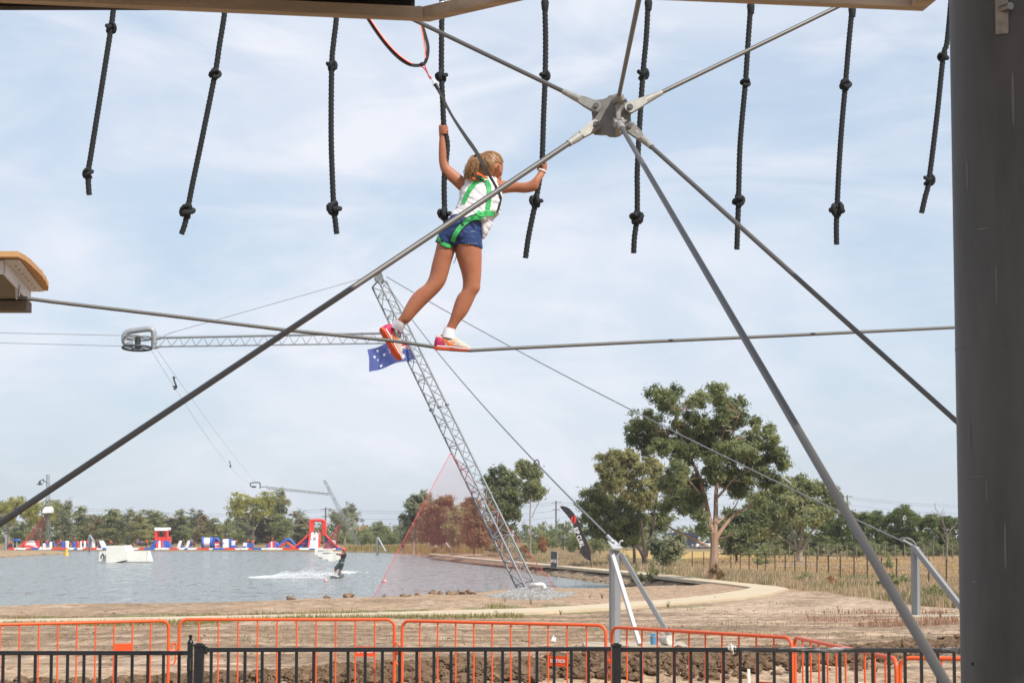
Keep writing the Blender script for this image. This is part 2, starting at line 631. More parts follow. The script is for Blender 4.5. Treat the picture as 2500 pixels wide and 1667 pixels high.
def fast_mesh(name, verts, faces, mats, col=None, smooth=True, k=None):
    """numpy arrays straight into a mesh (all faces k-gons)"""
    me = bpy.data.meshes.new(name)
    faces = np.asarray(faces); k = faces.shape[1]
    me.vertices.add(len(verts)); me.vertices.foreach_set('co', np.asarray(verts, np.float32).ravel())
    me.loops.add(faces.size); me.loops.foreach_set('vertex_index', faces.ravel().astype(np.int32))
    me.polygons.add(len(faces))
    me.polygons.foreach_set('loop_start', np.arange(0, faces.size, k, dtype=np.int32))
    me.polygons.foreach_set('loop_total', np.full(len(faces), k, np.int32))
    me.polygons.foreach_set('use_smooth', np.full(len(faces), smooth, bool))
    for m in (mats if isinstance(mats, (list, tuple)) else [mats]): me.materials.append(m)
    if col is not None:
        a = me.color_attributes.new('Col', 'FLOAT_COLOR', 'POINT')
        a.data.foreach_set('color', np.hstack([col, np.ones((len(col), 1))]).astype(np.float32).ravel())
    me.update(calc_edges=True); me.validate()
    return me


m_ground = mat_vcol('ground_dirt', nscale=3.4, namp=0.50, bump=1.0, bscale=4.6, rough=0.95, spec=0.1, stretch=(1, 0.7, 1))
ground = link('ground', fast_mesh('ground', np.stack([gx, gy, Zg], 1), quads, m_ground, colr))
tag(ground, kind='structure')


def ground_at(px, py):
    """point on the ground seen at a photo pixel"""
    z = -0.12
    for _ in range(6):
        p = G(px, py, z); z = float(gz(p[0], p[1])[0])
    return G(px, py, z)


def on_ground(x, y):
    return np.array([x, y, float(gz(x, y)[0])])


# water: one sheet over the lake basin
m_water = bpy.data.materials.new('lake_water'); m_water.use_nodes = True
n_, l_ = m_water.node_tree.nodes, m_water.node_tree.links
b_ = n_['Principled BSDF']
b_.inputs['Base Color'].default_value = (0.245, 0.262, 0.25, 1)
b_.inputs['Roughness'].default_value = 0.14
b_.inputs['IOR'].default_value = 1.33
tc_ = n_.new('ShaderNodeTexCoord')
prev = None
for sc_, st_, ds_ in (((2.6, 0.55, 1), 1.0, 0.55), ((1.2, 0.8, 1), 1.5, 0.30), ((0.10, 0.16, 1), 1.0, 0.5)):
    mp_ = n_.new('ShaderNodeMapping'); mp_.inputs['Scale'].default_value = sc_; mp_.inputs['Rotation'].default_value = (0, 0, 0.12 * st_)
    nz_ = n_.new('ShaderNodeTexNoise'); nz_.inputs['Scale'].default_value = st_; nz_.inputs['Detail'].default_value = 5
    nz_.inputs['Roughness'].default_value = 0.6
    bp_ = n_.new('ShaderNodeBump'); bp_.inputs['Strength'].default_value = 0.9; bp_.inputs['Distance'].default_value = ds_
    l_.new(tc_.outputs['Object'], mp_.inputs['Vector']); l_.new(mp_.outputs['Vector'], nz_.inputs['Vector'])
    l_.new(nz_.outputs['Fac'], bp_.inputs['Height'])
    if prev is not None: l_.new(prev, bp_.inputs['Normal'])
    prev = bp_.outputs['Normal']
l_.new(prev, b_.inputs['Normal'])
mp_ = n_.new('ShaderNodeMapping'); mp_.inputs['Scale'].default_value = (2.4, 0.42, 1)
nz_ = n_.new('ShaderNodeTexNoise'); nz_.inputs['Scale'].default_value = 1.0; nz_.inputs['Detail'].default_value = 4; nz_.inputs['Roughness'].default_value = 0.65
rr_ = n_.new('ShaderNodeMapRange'); rr_.inputs['From Min'].default_value = 0.36; rr_.inputs['From Max'].default_value = 0.66
rr_.inputs['To Min'].default_value = 0.03; rr_.inputs['To Max'].default_value = 0.42
l_.new(tc_.outputs['Object'], mp_.inputs['Vector']); l_.new(mp_.outputs['Vector'], nz_.inputs['Vector']); l_.new(nz_.outputs['Fac'], rr_.inputs['Value'])
l_.new(rr_.outputs['Result'], b_.inputs['Roughness'])
wb = MB()
wb.add([(-400, 48, WZ), (9.5, 48, WZ), (9.5, 340, WZ), (-400, 340, WZ)], [(0, 1, 2, 3)])
water = wb.build('water', m_water); tag(water, kind='structure')

# concrete path
m_conc = mat('path_concrete', (0.47, 0.375, 0.25), 0.9, var=0.10, scale=0.8, bump=0.15, bscale=6, col2=(0.56, 0.46, 0.32))
pb = MB()
pb.extrude(np.column_stack([PATH, np.full(len(PATH), -0.26)]), (0, 0, 0.135))
pathob = pb.build('path', m_conc, smooth=False); tag(pathob, kind='structure')
m_asph = mat('road_asphalt', (0.09, 0.09, 0.095), 0.9, scale=0.5)
rb = MB()
rz = -1.06
rb.box((75, 410, rz), (120, 7, 0.12)); road = rb.build('road', m_asph); tag(road, kind='structure')
# ================================================================== THE ROPES COURSE
m_galv = mat('galvanised_steel', (0.235, 0.228, 0.215), 0.55, 0.35, var=0.22, scale=14, bump=0.08, bscale=120)
m_galv2 = mat('bright_galvanised', (0.50, 0.51, 0.52), 0.42, 0.45, var=0.12, scale=20)
m_rod = mat('weathered_rod', (0.120, 0.114, 0.108), 0.48, 0.35, var=0.12, scale=5)
m_boss = mat('cast_fork', (0.31, 0.30, 0.275), 0.6, 0.2, var=0.18, scale=30, bump=0.1, bscale=200)
m_bolt = mat('bolt_steel', (0.22, 0.22, 0.22), 0.4, 0.7, scale=60)
m_rope = mat('black_rope', (0.016, 0.018, 0.020), 0.75, var=0.5, scale=120, bump=0.3, bscale=400, spec=0.35)
m_cable = mat('steel_cable', (0.13, 0.125, 0.118), 0.6, 0.3, var=0.2, scale=200)
m_tan = mat('weathered_timber', (0.36, 0.29, 0.215), 0.85, var=0.25, scale=3, bump=0.15, bscale=25, stretch=(0.6, 6, 6))
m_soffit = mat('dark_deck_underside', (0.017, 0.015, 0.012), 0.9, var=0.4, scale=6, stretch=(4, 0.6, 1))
m_column = mat('grey_painted_steel', (0.074, 0.074, 0.075), 0.55, 0.1, var=0.40, scale=3.5, bump=0.06, bscale=40, stretch=(1, 1, 0.22), detail=9)
m_plank = mat('orange_timber', (0.47, 0.235, 0.085), 0.75, var=0.28, scale=2.2, bump=0.1, bscale=20, stretch=(0.5, 7, 7), col2=(0.58, 0.33, 0.14))
m_wsteel = mat('white_painted_steel', (0.66, 0.64, 0.62), 0.5, var=0.06, scale=8)
m_oldwood = mat('grey_old_timber', (0.17, 0.15, 0.115), 0.9, var=0.3, scale=4, stretch=(0.5, 6, 6))
m_black = mat('black_powder_coat', (0.014, 0.014, 0.015), 0.38, var=0.3, scale=20, spec=0.5)
m_orange = mat('orange_paint', (0.80, 0.098, 0.012), 0.45, scale=9, col2=(0.66, 0.105, 0.028), detail=9)
m_orange2 = mat('orange_plate', (0.76, 0.075, 0.010), 0.5, var=0.06, scale=5)
m_white = mat('white_paint', (0.78, 0.77, 0.74), 0.5, var=0.05, scale=6)

YR = 14.5
TH3 = lambda pitch: (lambda th, i, s: 0.80 + 0.27 * np.abs(np.cos(1.5 * (th - 2 * math.pi * s / pitch))))

# --- the steel hub with its six rods ------------------------------------------------------------
YH = 12.0
hub = thing('bracing_hub', 'galvanised steel hub plate with six forked tie rods spreading across the sky', 'steel bracing', P(1492, 283, YH))
k = YH / F


def hp(u, v, Y):                                        # pixel of the hub close-up
    return P(1400 + u / 7.84, 180 + v / 7.84, Y)


out = [(340, 640), (420, 505), (560, 490), (640, 462), (680, 420), (760, 408), (900, 470), (960, 505), (1060, 540), (1130, 640), (1110, 740), (1095, 830), (1110, 930), (1135, 1020),
       (1060, 1110), (940, 1150), (880, 1195), (800, 1212), (690, 1205), (630, 1170), (520, 1172), (400, 1160), (320, 1060), (345, 930), (365, 830), (350, 740)]
hb = MB(); hb.extrude([hp(u, v, YH + 0.02) for u, v in out], (0, 0.022, 0))
hb.build('hub_plate', m_galv, hub)
fb = MB()
fo = [(-0.035, 0.115), (-0.10, 0.10), (-0.165, 0.055), (-0.165, -0.055), (-0.10, -0.10), (-0.035, -0.115), (0.0, -0.115), (0.0, 0.115)]
c0 = hp(838, 800, YH + 0.02)
fb.extrude([c0 + np.array([-0.011, y, z]) for y, z in fo], (0.022, 0, 0))
fb.build('fin_plate', m_boss, hub)


def fork(bolt, far, r_rod, r_boss, m, flat, ylat):
    """forked rod end round a bolt, then the rod itself"""
    a = np.asarray(bolt); b = np.asarray(far); d = nrm(b - a)
    axis = np.array([0, -1.0, 0]) if flat else np.array([1.0, 0, 0])
    side = nrm(np.cross(d, axis))
    mbk = MB()
    for s in (-1, 1):
        o = axis * s * 0.020
        ringp = []
        for t in np.linspace(math.pi / 2, 3 * math.pi / 2, 9):
            ringp.append(a + r_boss * (d * math.cos(t) + side * math.sin(t)))
        ringp.append(a + d * 0.075 - side * r_boss * 0.80); ringp.append(a + d * 0.115 - side * r_rod * 1.35)
        ringp.append(a + d * 0.115 + side * r_rod * 1.35); ringp.append(a + d * 0.075 + side * r_boss * 0.80)
        mbk.extrude([p + o - axis * 0.008 for p in ringp], axis * 0.016)
    n = 12
    L = [0.070, 0.10, 0.15, 0.20, 0.225]
    mbk.tube([a + d * x for x in L], [r_boss * 0.85, r_boss * 0.78, r_rod * 1.65, r_rod * 1.32, r_rod * 1.25], n)
    f = mbk.build('rod_fork', m, hub)
    bb = MB()
    bb.tube([a - axis * 0.030, a + axis * 0.034], r_boss * 0.60, 14)
    bb.tube([a + axis * 0.034, a + axis * 0.047], r_boss * 0.42, 6)
    bb.build('bolt', m_bolt, f)
    rb_ = MB()
    rb_.tube([a + d * 0.20, a + d * 0.6, (a + b) / 2, b], r_rod, 14)
    rb_.build('tie_rod', m_rod, hub)


YB = YH - 0.005
fork(hp(430, 640, YB), P(975, 32, 12.6), 0.0128, 0.030, m_boss, True, 0)
fork(hp(1075, 660, YB), P(2080, 0, 12.6), 0.0124, 0.030, m_boss, True, 0)
fork(hp(425, 990, YB), P(-60, 1317, 9.9), 0.0152, 0.030, m_boss, True, 0)
fork(hp(1075, 1025, YB), P(2345, 1037, 10.2), 0.0127, 0.030, m_boss, True, 0)
fork(c0 + np.array([0, -0.105, 0.065]), P(1572, -60, 8.3), 0.0112, 0.027, m_boss, False, 0)
fork(c0 + np.array([0, -0.110, -0.055]), P(2345, 1728, 4.8), 0.0126, 0.024, m_boss, False, 0)

# --- near platform edge above ---------------------------------------------------------------------
zr = 3.52
rim_px = [(-420, -10.5), (0, 8), (1048, 54), (1332, -11), (2253, 28), (2330, -36)]
rim = [G(x, y, zr) for x, y in rim_px]
deck = thing('near_platform', 'timber platform edge overhead with dark underside, cropped by the top of the photo', 'platform', rim[2])
rin = []
for i, p_ in enumerate(rim):                             # mitred inner edge
    ns = []
    if i > 0: d = nrm(rim[i] - rim[i - 1]); ns.append(np.array([-d[1], d[0], 0]))
    if i < len(rim) - 1: d = nrm(rim[i + 1] - rim[i]); ns.append(np.array([-d[1], d[0], 0]))
    m_ = nrm(sum(ns)); rin.append(p_ - m_ * 0.05 / np.dot(m_, ns[0]))
for i in range(len(rim) - 1):
    d = nrm(rim[i + 1] - rim[i]) * 0.0008
    e = MB(); e.extrude([rim[i] + d, rim[i + 1] - d, rin[i + 1] - d, rin[i] + d], (0, 0, 0.034)); e.build('edge_board', m_tan, deck)
xs = rim[2][0]
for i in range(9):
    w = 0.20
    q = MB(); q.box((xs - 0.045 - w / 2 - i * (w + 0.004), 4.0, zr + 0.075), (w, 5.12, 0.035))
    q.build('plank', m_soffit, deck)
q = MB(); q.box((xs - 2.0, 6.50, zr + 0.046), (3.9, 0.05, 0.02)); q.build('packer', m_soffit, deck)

# --- the big column on the right and an unseen platform added overhead to shade it ------------------------------
cx, cy, cr = P(2346, 1667, 8.0)[0] + 0.232, 8.0, 0.228
colm = thing('steel_column', 'massive grey steel column at the right edge, scuffed and stained', 'column', (cx, cy, 0))
cb = MB(); cb.tube([(cx, cy, z) for z in (0, 0.6, 1.3, 1.75, 2.4, 3.0, 3.6, 4.35, 5.16)], cr, 72); cb.build('shaft', m_column, colm)
for zz in (2.66, 1.98):
    wb_ = MB()
    wb_.tube([(cx, cy, zz - 0.003), (cx, cy, zz + 0.003)], cr + 0.0012, 72); wb_.build('weld_seam', m_column, colm)
m_flat = mat('zinc_flat_bar', (0.26, 0.235, 0.20), 0.5, 0.3, scale=30, var=0.25)
fb = MB()
ang = math.radians(248)
fc = np.array([cx + (cr + 0.006) * math.cos(ang), cy + (cr + 0.006) * math.sin(ang), 0])
Rf = np.array([[-math.sin(ang), math.cos(ang), 0], [math.cos(ang), math.sin(ang), 0], [0, 0, 1]]).T
fb.box(fc + np.array([0, 0, 4.08]), (0.045, 0.012, 0.62), Rf); fb.build('flat_bar', m_flat, colm)
bb = MB(); bb.tube([fc + np.array([0, 0, 3.86]), fc + np.array([0.02, -0.05, 3.86])], 0.014, 8); bb.build('bolt', m_bolt, colm)
m_stain = mat('dark_chip', (0.018, 0.018, 0.02), 0.8)
m_scuff = mat('pale_scuff', (0.15, 0.15, 0.148), 0.8)
for (x_, y_, w_, h_, mm) in ((2374, 1622, 9, 8, m_stain), (2352, 1163, 60, 3, m_scuff), (2368, 1060, 5, 70, m_scuff), (2402, 1198, 3, 60, m_scuff), (2361, 420, 4, 90, m_scuff), (2420, 700, 3, 110, m_scuff), (2380, 560, 26, 4, m_scuff), (2440, 1330, 4, 120, m_scuff), (2372, 1420, 18, 5, m_scuff), (2455, 250, 5, 140, m_scuff)):
    aa = math.acos(max(-.985, min(.985, (P(x_ + w_ / 2, y_, 7.88)[0] - cx) / cr))); p0 = np.array([cx + cr * math.cos(-aa), cy + cr * math.sin(-aa), P(x_, y_, 7.85)[2]])
    nn = np.array([math.cos(-aa), math.sin(-aa), 0]); tt_ = np.array([-nn[1], nn[0], 0])
    st = MB(); st.extrude([p0 + tt_ * (math.cos(t) * w_ * 0.00075) * 1.3 + np.array([0, 0, math.sin(t) * h_ * 0.00075]) + nn * 0.0005 for t in np.linspace(0, 6.28, 9)[:-1]], nn * 0.0008)
    st.build('scuff_mark', mm, colm)
up = thing('shade_platform', 'unseen octagonal timber platform added above the column to shade it', 'platform', (cx, cy, 5.15))  # added out of view so that its shadow falls on the column
for i in range(18):
    y0 = cy - 3.2 + i * 0.275; half = min(3.3, 4.4 - abs(y0 + 0.73 - cy))
    q = MB(); q.box((cx, y0 + 0.133, 5.22), (2 * half, 0.265, 0.045)); q.build('plank', m_tan, up)
q = MB(); q.box((cx, cy - 0.75, 5.16), (0.1, 4.7, 0.07)); q.build('beam', m_wsteel, up)

# --- left platform with the wire's anchor ----------------------------------------------------------
lp = thing('left_platform', 'orange timber platform on a white steel beam at the left edge', 'platform', P(60, 660, 13.4))


def lpx(u, v, Y):
    return P(u / 9.22, 590 + v / 9.22, Y)


zt = lpx(410, 205, 12.5)[2]
e0 = np.array([lpx(412, 205, 12.5)[0], 12.5]); e1 = np.array([lpx(1070, 990, 14.3)[0], 14.3])
ez = np.array([zt, lpx(1070, 990, 14.3)[2]])
nP = 12
for i in range(nP):
    y0 = 12.5 + (14.3 - 12.5) * i / nP; y1 = y0 + 1.8 / nP - 0.007
    f0, f1 = (y0 - 12.5) / 1.8, (y1 - 12.5) / 1.8
    xo = random.uniform(-0.004, 0.004)
    x0 = e0[0] + (e1[0] - e0[0]) * f0 + xo + 0.045 * math.sin(math.pi * f0) ** 0.7
    x1 = e0[0] + (e1[0] - e0[0]) * f1 + xo + 0.045 * math.sin(math.pi * min(1, f1)) ** 0.7
    q = MB(); q.extrude([(-6.0, y0, zt - 0.034), (x0, y0, zt - 0.034), (x1, y1, zt - 0.034), (-6.0, y1, zt - 0.034)], (0, 0, 0.033 + random.uniform(-.002, .002)))
    q.build('plank', m_plank, lp, smooth=False)
bz = zt - 0.036
xa, xb = lpx(120, 480, 12.62)[0], lpx(700, 1150, 14.2)[0]
q = MB(); q.extrude([(xa, 12.62, bz - 0.088), (xb, 14.2, bz - 0.088), (xb - 0.01, 14.2, bz - 0.088), (xa - 0.01, 12.62, bz - 0.088)], (0, 0, 0.086)); beam = q.build('channel_beam', m_wsteel, lp)
q = MB(); q.extrude([(xa, 12.60, bz - 0.012), (xb, 14.22, bz - 0.012), (xb + 0.075, 14.22, bz - 0.012), (xa + 0.085, 12.60, bz - 0.012)], (0, 0, 0.010)); q.build('flange', m_wsteel, beam)
for i in range(7):
    t = 0.12 + 0.125 * i
    p = np.array([xa + (xb - xa) * t + 0.042, 12.62 + 1.58 * t, bz - 0.0125])
    q = MB(); q.tube([p, p + np.array([0, 0, -0.004])], 0.006, 8); q.build('screw', m_bolt, beam)
q = MB(); q.box((xa - 1.0, 12.60, bz - 0.047), (1.99, 0.012, 0.080)); q.build('front_beam', m_wsteel, lp)
q = MB(); q.box((xb - 0.75, 14.1, bz - 0.122), (1.52, 0.16, 0.064)); q.build('timber_bearer', m_oldwood, lp)
q = MB(); q.extrude([(xa - 0.013, 12.63, bz - 0.080), (xb - 0.013, 14.19, bz - 0.080), (-6, 14.19, bz - 0.080), (-6, 12.63, bz - 0.080)], (0, 0, 0.012)); q.build('soffit_board', m_oldwood, lp)
# shackle on the beam holding the wire
shp = lpx(400, 1030, 13.38)
q = MB(); th = np.linspace(0, 2 * math.pi, 17)
q.tube([shp + np.array([0.0, 0, 0]) + np.array([0.012 * math.cos(t), 0.0, 0.014 * math.sin(t)]) for t in th], 0.005, 8, cap=False)
q.tube([shp + np.array([-0.006, -0.012, -0.01]), lpx(380, 1300, 13.38)], 0.0075, 10)
q.tube([shp + np.array([0.010, 0.0, -0.012]), lpx(425, 1240, 13.38)], 0.006, 8)
q.build('shackle', m_galv2, lp)

# --- the wire she walks on ------------------------------------------------------------------------------
wpts = [P(42, 725.5, 13.38), P(130, 737, 13.5), P(400, 769, 13.85), P(700, 806, 14.2), P(961, 832, 14.47), P(1060, 847, 14.5), P(1100, 853, 14.5), P(1148, 855.5, 14.5), P(1250, 850, 14.6), P(1573, 834.5, 15.0), P(1900, 820, 15.5), P(2420, 795, 16.2)]
W = []
for a, b in zip(wpts[:-1], wpts[1:]):
    n = max(2, int(np.linalg.norm(b - a) / 0.012))
    for t in np.linspace(0, 1, n, endpoint=False): W.append(a + (b - a) * t)
W.append(wpts[-1])
q = MB(); q.tube(W, 0.0116, 18, fn=lambda th, i, s: 0.78 + 0.28 * np.abs(np.cos(3 * (th - 2 * math.pi * s / 0.16))))
wire = q.build('walking_wire', m_cable, None, origin=wpts[0])
tag(wire, 'twisted steel cable the girl walks on, running from left platform to column', 'cable')

# --- nine knotted ropes -------------------------------------------------------------------------------------
km = MB(); tk = np.linspace(0, 2 * math.pi, 90, endpoint=False)
kp = [((0.021 + 0.0105 * math.cos(3 * t)) * math.cos(2 * t), (0.021 + 0.0105 * math.cos(3 * t)) * math.sin(2 * t), 0.021 * math.sin(3 * t)) for t in tk]
km.tube(kp + [kp[0]], 0.0125, 9, fn=lambda th, i, s: 0.85 + 0.2 * np.abs(np.cos(1.5 * (th - 2 * math.pi * s / 0.05))))
km.ball((0, 0, 0), 0.018, 8, 6)
knot_me = km.mesh('knot', m_rope)
ROPES = [
    ([(284, -60), (277, 21), (271, 69), (247, 222), (223, 372), (215.4, 424), (217.6, 476)], (2, 5), 14.3,
     'first knotted black rope from the left edge, above the left platform'),
    ([(558, -60), (548, 35), (536, 110), (525, 181), (492, 345), (470, 450), (457.4, 516), (452, 545), (443, 572)], (3, 6), 14.35,
     'most slanted knotted black rope, second from the left edge'),
    ([(827, -60), (821, 47), (815, 100), (810, 160.6), (808.5, 319), (811, 420), (815, 509), (819, 543), (822, 571)], (3, 6), 14.4,
     'knotted black rope hanging left of the red edged lanyard loop'),
    ([(1078, -60), (1079, 10), (1078, 100), (1078, 186), (1081, 250), (1084, 308), (1092, 350), (1089, 395), (1084.5, 440), (1086, 522), (1091, 560)], (3, 9), 14.5,
     "knotted black rope gripped by the girl's raised left hand"),
    ([(1331, -60), (1330, 0), (1332, 90), (1331, 185), (1327, 290), (1324.5, 372), (1322, 410), (1313, 463), (1308.5, 490), (1300, 530), (1290, 580), (1283, 630)], (3, 8), 14.5,
     "knotted black rope held by the girl's right hand"),
    ([(1585, -60), (1582.5, 0), (1578, 90), (1569.7, 181), (1562, 300), (1556, 415), (1556, 470), (1555, 531), (1549, 580), (1547, 618)], (3, 7), 14.55,
     'knotted black rope passing close behind the steel hub'),
    ([(1834, -60), (1832.5, 13), (1826, 110), (1820, 202), (1811, 300), (1806, 372), (1803, 490), (1801, 550), (1799, 609)], (3, 6), 14.65,
     'knotted black rope first to the right of the steel hub'),
    ([(2083, -60), (2080, 21), (2072, 110), (2064, 207), (2055, 310), (2048, 415), (2043.6, 512), (2042, 550), (2042.5, 597)], (3, 6), 14.75,
     'knotted black rope between the hub and the column, longest on that side'),
    ([(2327, -60), (2313, 96), (2303, 139), (2288, 280), (2268, 440), (2259, 480), (2250, 520)], (2, 4), 14.85,
     'knotted black rope partly hidden behind the column'),
]
rope_things = []
for i, (pts, kn, Y, lab) in enumerate(ROPES):
    base = P(pts[0][0], pts[0][1], Y)
    t = thing('knotted_rope', lab, 'rope', base, 'knotted ropes hanging over the wire')
    raw = [P(x, y, Y) for x, y in pts]
    sp = smooth_path(raw, 10)
    seg = np.r_[0, np.cumsum(np.linalg.norm(np.diff(sp, axis=0), axis=1))]
    n = int(seg[-1] / 0.0065)
    sp = np.stack([np.interp(np.linspace(0, seg[-1], n), seg, sp[:, j]) for j in range(3)], 1)
    q = MB(); q.tube(sp, 0.0185, 12, fn=TH3(0.085)); q.build('rope_strand', m_rope, t)
    for j in kn:
        o = link('knot', knot_me, t)
        o.location = tuple(P(pts[j][0], pts[j][1], Y) - base)
        o.rotation_euler = (random.uniform(-.9, .9), random.uniform(-.9, .9), random.uniform(0, 6.28))
        sc = (1.0 if j == kn[0] else 1.16) * random.uniform(.92, 1.1) * (0.93 if i in (0,) else 1.0)
        o.scale = (sc * random.uniform(.88, 1.12), sc, sc * random.uniform(.95, 1.25))
    if i in (3, 4, 5, 6, 7):
        p = P(pts[1][0] + 0.5, max(pts[1][1], 4) + 2, Y); up_ = np.array([0, 0, 1.0])
        q = MB(); q.tube([p - up_ * 0.055, p - up_ * 0.03, p + up_ * 0.0, p + up_ * 0.02], [0.021, 0.024, 0.027, 0.020], 12); q.tube([p + up_ * 0.02, p + up_ * 0.09], 0.008, 8)
        q.build('rope_ferrule', m_rope if i != 3 else m_galv2, t)
a, b = P(-30, -70, 14.3), P(2500, -70, 14.9)
q = MB(); q.tube([a, b], 0.010, 10)
tag(q.build('overhead_cable', m_cable, None, origin=a), 'steel cable above the photo from which the knotted ropes hang', 'cable')

# --- lanyard: bungee loop, red cord, snap hook, black strap down to the harness ----------------------------
m_blackweb = mat('black_webbing', (0.020, 0.021, 0.022), 0.8, scale=90, var=0.3)
m_redcord = mat('red_cord', (0.50, 0.025, 0.022), 0.7, scale=60)
m_pinkweb = mat('pale_red_stripe', (0.80, 0.42, 0.34), 0.7, scale=60)
lan = thing('safety_lanyard', 'black and red looped lanyard with snap hook running down to the harness', 'safety line', P(1032, 158, 14.25))
YL = 14.25


def cpx(u, v, Y=YL):
    return P(860 + u / 6.533, v / 6.533, Y)


loop = smooth_path([cpx(190, 200), cpx(270, 330), cpx(380, 500), cpx(520, 690), cpx(680, 870), cpx(830, 990), cpx(960, 1043), cpx(1090, 1042), cpx(1160, 1000), cpx(1200, 880), cpx(1205, 740), cpx(1170, 590), cpx(1120, 420), cpx(1085, 250), cpx(1060, 100)], 8)
q = MB(); q.ribbon(loop, 0.022, 0.005, np.array([0.25, -1.0, 0.12])); q.build('webbing_loop', m_blackweb, lan)
inner = smooth_path([cpx(225, 200, YL - .006), cpx(310, 330, YL - .006), cpx(425, 500, YL - .006), cpx(560, 680, YL - .006), cpx(720, 850, YL - .006), cpx(860, 960, YL - .006), cpx(960, 1015, YL - .006)], 8)
q = MB(); q.ribbon(inner, 0.0065, 0.007, np.array([0.25, -1.0, 0.12])); q.build('pale_stripe', m_pinkweb, lan)
q = MB(); q.ribbon(inner - np.array([0.004, 0.001, 0.004]), 0.0035, 0.010, np.array([0.25, -1.0, 0.12])); q.build('red_stripe', m_redcord, lan)
inn2 = smooth_path([cpx(1165, 930, YL - .006), cpx(1150, 760, YL - .006), cpx(1120, 560, YL - .006), cpx(1085, 400, YL - .006), cpx(1060, 250, YL - .006)], 8)
q = MB(); q.ribbon(inn2, 0.007, 0.007, np.array([0.25, -1.0, 0.12])); q.build('pale_stripe', m_pinkweb, lan)
q = MB(); q.ribbon(inn2 + np.array([0.005, 0.001, 0]), 0.004, 0.010, np.array([0.25, -1.0, 0.12])); q.build('red_stripe', m_redcord, lan)
q = MB(); q.ball(cpx(1115, 1025), (0.017, 0.012, 0.013), 10, 7); q.build('loop_stitching', m_blackweb, lan)
q = MB()
q.tube(smooth_path([cpx(1080, 1050), cpx(1130, 1080), cpx(1175, 1130), cpx(1225, 1215), cpx(1270, 1250)], 5), 0.0038, 8)
q.tube(smooth_path([cpx(1160, 1030), cpx(1165, 1080), cpx(1200, 1160), cpx(1222, 1225), cpx(1250, 1265)], 5), 0.0038, 8)
q.build('red_cord', m_redcord, lan)
q = MB()
q.tube(smooth_path([cpx(1262, 1250), cpx(1285, 1300), cpx(1290, 1350), cpx(1310, 1378), cpx(1340, 1350), cpx(1320, 1310), cpx(1275, 1275)], 6), 0.0035, 8)
q.ball(cpx(1275, 1275), 0.006, 8, 6); q.build('snap_hook', m_galv2, lan)
st = smooth_path([P(1062, 205, YL), P(1078, 235, YL), P(1104, 284, YL - .02), P(1136, 333, YL - .04), P(1163, 372, YL - .07), P(1183, 410, YL - .075), P(1200, 437, YL - .02), P(1213, 460, YL + .01)], 10)
q = MB()
wd = np.interp(np.arange(len(st)), [0, 4, 20, 34, 44, len(st) - 1], [0.012, 0.020, 0.017, 0.028, 0.024, 0.018])
q.ribbon(st, wd, 0.004, np.array([0.35, -1.0, 0.25])); q.build('strap', m_blackweb, lan)
q = MB(); q.tube([P(1062, 205, YL - .004), P(1068, 216, YL - .004)], 0.012, 10); q.build('strap_end', m_blackweb, lan)

# ================================================================== BLACK FENCE
def picket_fence(name, label, x0, x1, ytop, Y0, Y1, xs, post, extra=None):
    """x in photo pixels; top rail at ytop (pair), pickets at xs"""
    t = thing(name, label, 'fence', P(x0, ytop[0], Y0) * np.array([1, 1, 0]), 'black picket fence sections')
    Yat = lambda x: Y0 + (Y1 - Y0) * (x - x0) / (x1 - x0)
    yat = lambda x: ytop[0] + (ytop[1] - ytop[0]) * (x - x0) / (x1 - x0)
    a, b = P(x0, yat(x0) + 5, Y0), P(x1, yat(x1) + 5, Y1)
    o = bar('top_rail', a, b, 0.0145, m_black, t, 'box', ry=0.0145)
    lo = np.array([0, 0, a[2] - 0.10])
    bar('bottom_rail', a - lo, b - lo, 0.0145, m_black, t, 'box', ry=0.0145)
    for x in xs:
        p = P(x, yat(x) + 9, Yat(x))
        bar('picket', np.array([p[0], p[1], 0.085]), p, 0.0098, m_black, t, 'box')
    return t


xsL = [8, 47.6, 86.5, 125.7, 165.4, 205.4, 244.4, 283, 323, 361.4, 399.5, 438]
fl = picket_fence('picket_fence', 'black metal picket fence panel on the left, ending at a post with a knob', -120, 461, (1588, 1588), 15.7, 15.7, [-109, -70, -31] + xsL, None)


def post(t, x, yt, w, Y, cap=True):
    p = P(x, yt, Y)
    q = MB(); q.box((p[0], Y, p[2] / 2), (w, w, p[2])); o = q.build('post', m_black, t)
    if cap:
        q = MB(); q.box((p[0], Y, p[2] + 0.008), (w + 0.012, w + 0.012, 0.014)); q.box((p[0], Y, p[2] + 0.019), (w * 0.7, w * 0.7, 0.008)); q.build('post_cap', m_black, o)
    return p


p = post(fl, 465, 1566, 0.036, 15.6, False)
q = MB()
q.tube([(p[0], 15.6, p[2] - 0.004), (p[0], 15.6, p[2] + 0.012)], [0.022, 0.016], 12)
q.tube([(p[0], 15.6, p[2] + 0.012), (p[0], 15.6, p[2] + 0.030), (p[0], 15.6, p[2] + 0.036), (p[0], 15.6, p[2] + 0.048)], [0.011, 0.010, 0.014, 0.013], 12)
q.build('latch_knob', m_black, fl)
for zz in (0.74, 1.08):
    q = MB(); q.box((p[0], 15.55, zz), (0.024, 0.06, 0.09)); q.build('latch_body', m_black, fl)
xsM = [516, 557.5] + [598.5 + 41.9 * i for i in range(22)]
fm = picket_fence('picket_fence', 'black metal picket gate in the middle of the fence', 505, 1492, (1580.5, 1578.5), 15.0, 14.9, [x for x in xsM if x < 1484], None)
pg = post(fm, 486.5, 1577, 0.062, 15.0)
q = MB(); pp = P(500, 1586, 15.0); q.box(pp, (0.035, 0.03, 0.05)); q.box(pp + np.array([-0.012, -0.02, -0.03]), (0.02, 0.02, 0.05)); q.build('hinge', m_black, fm)
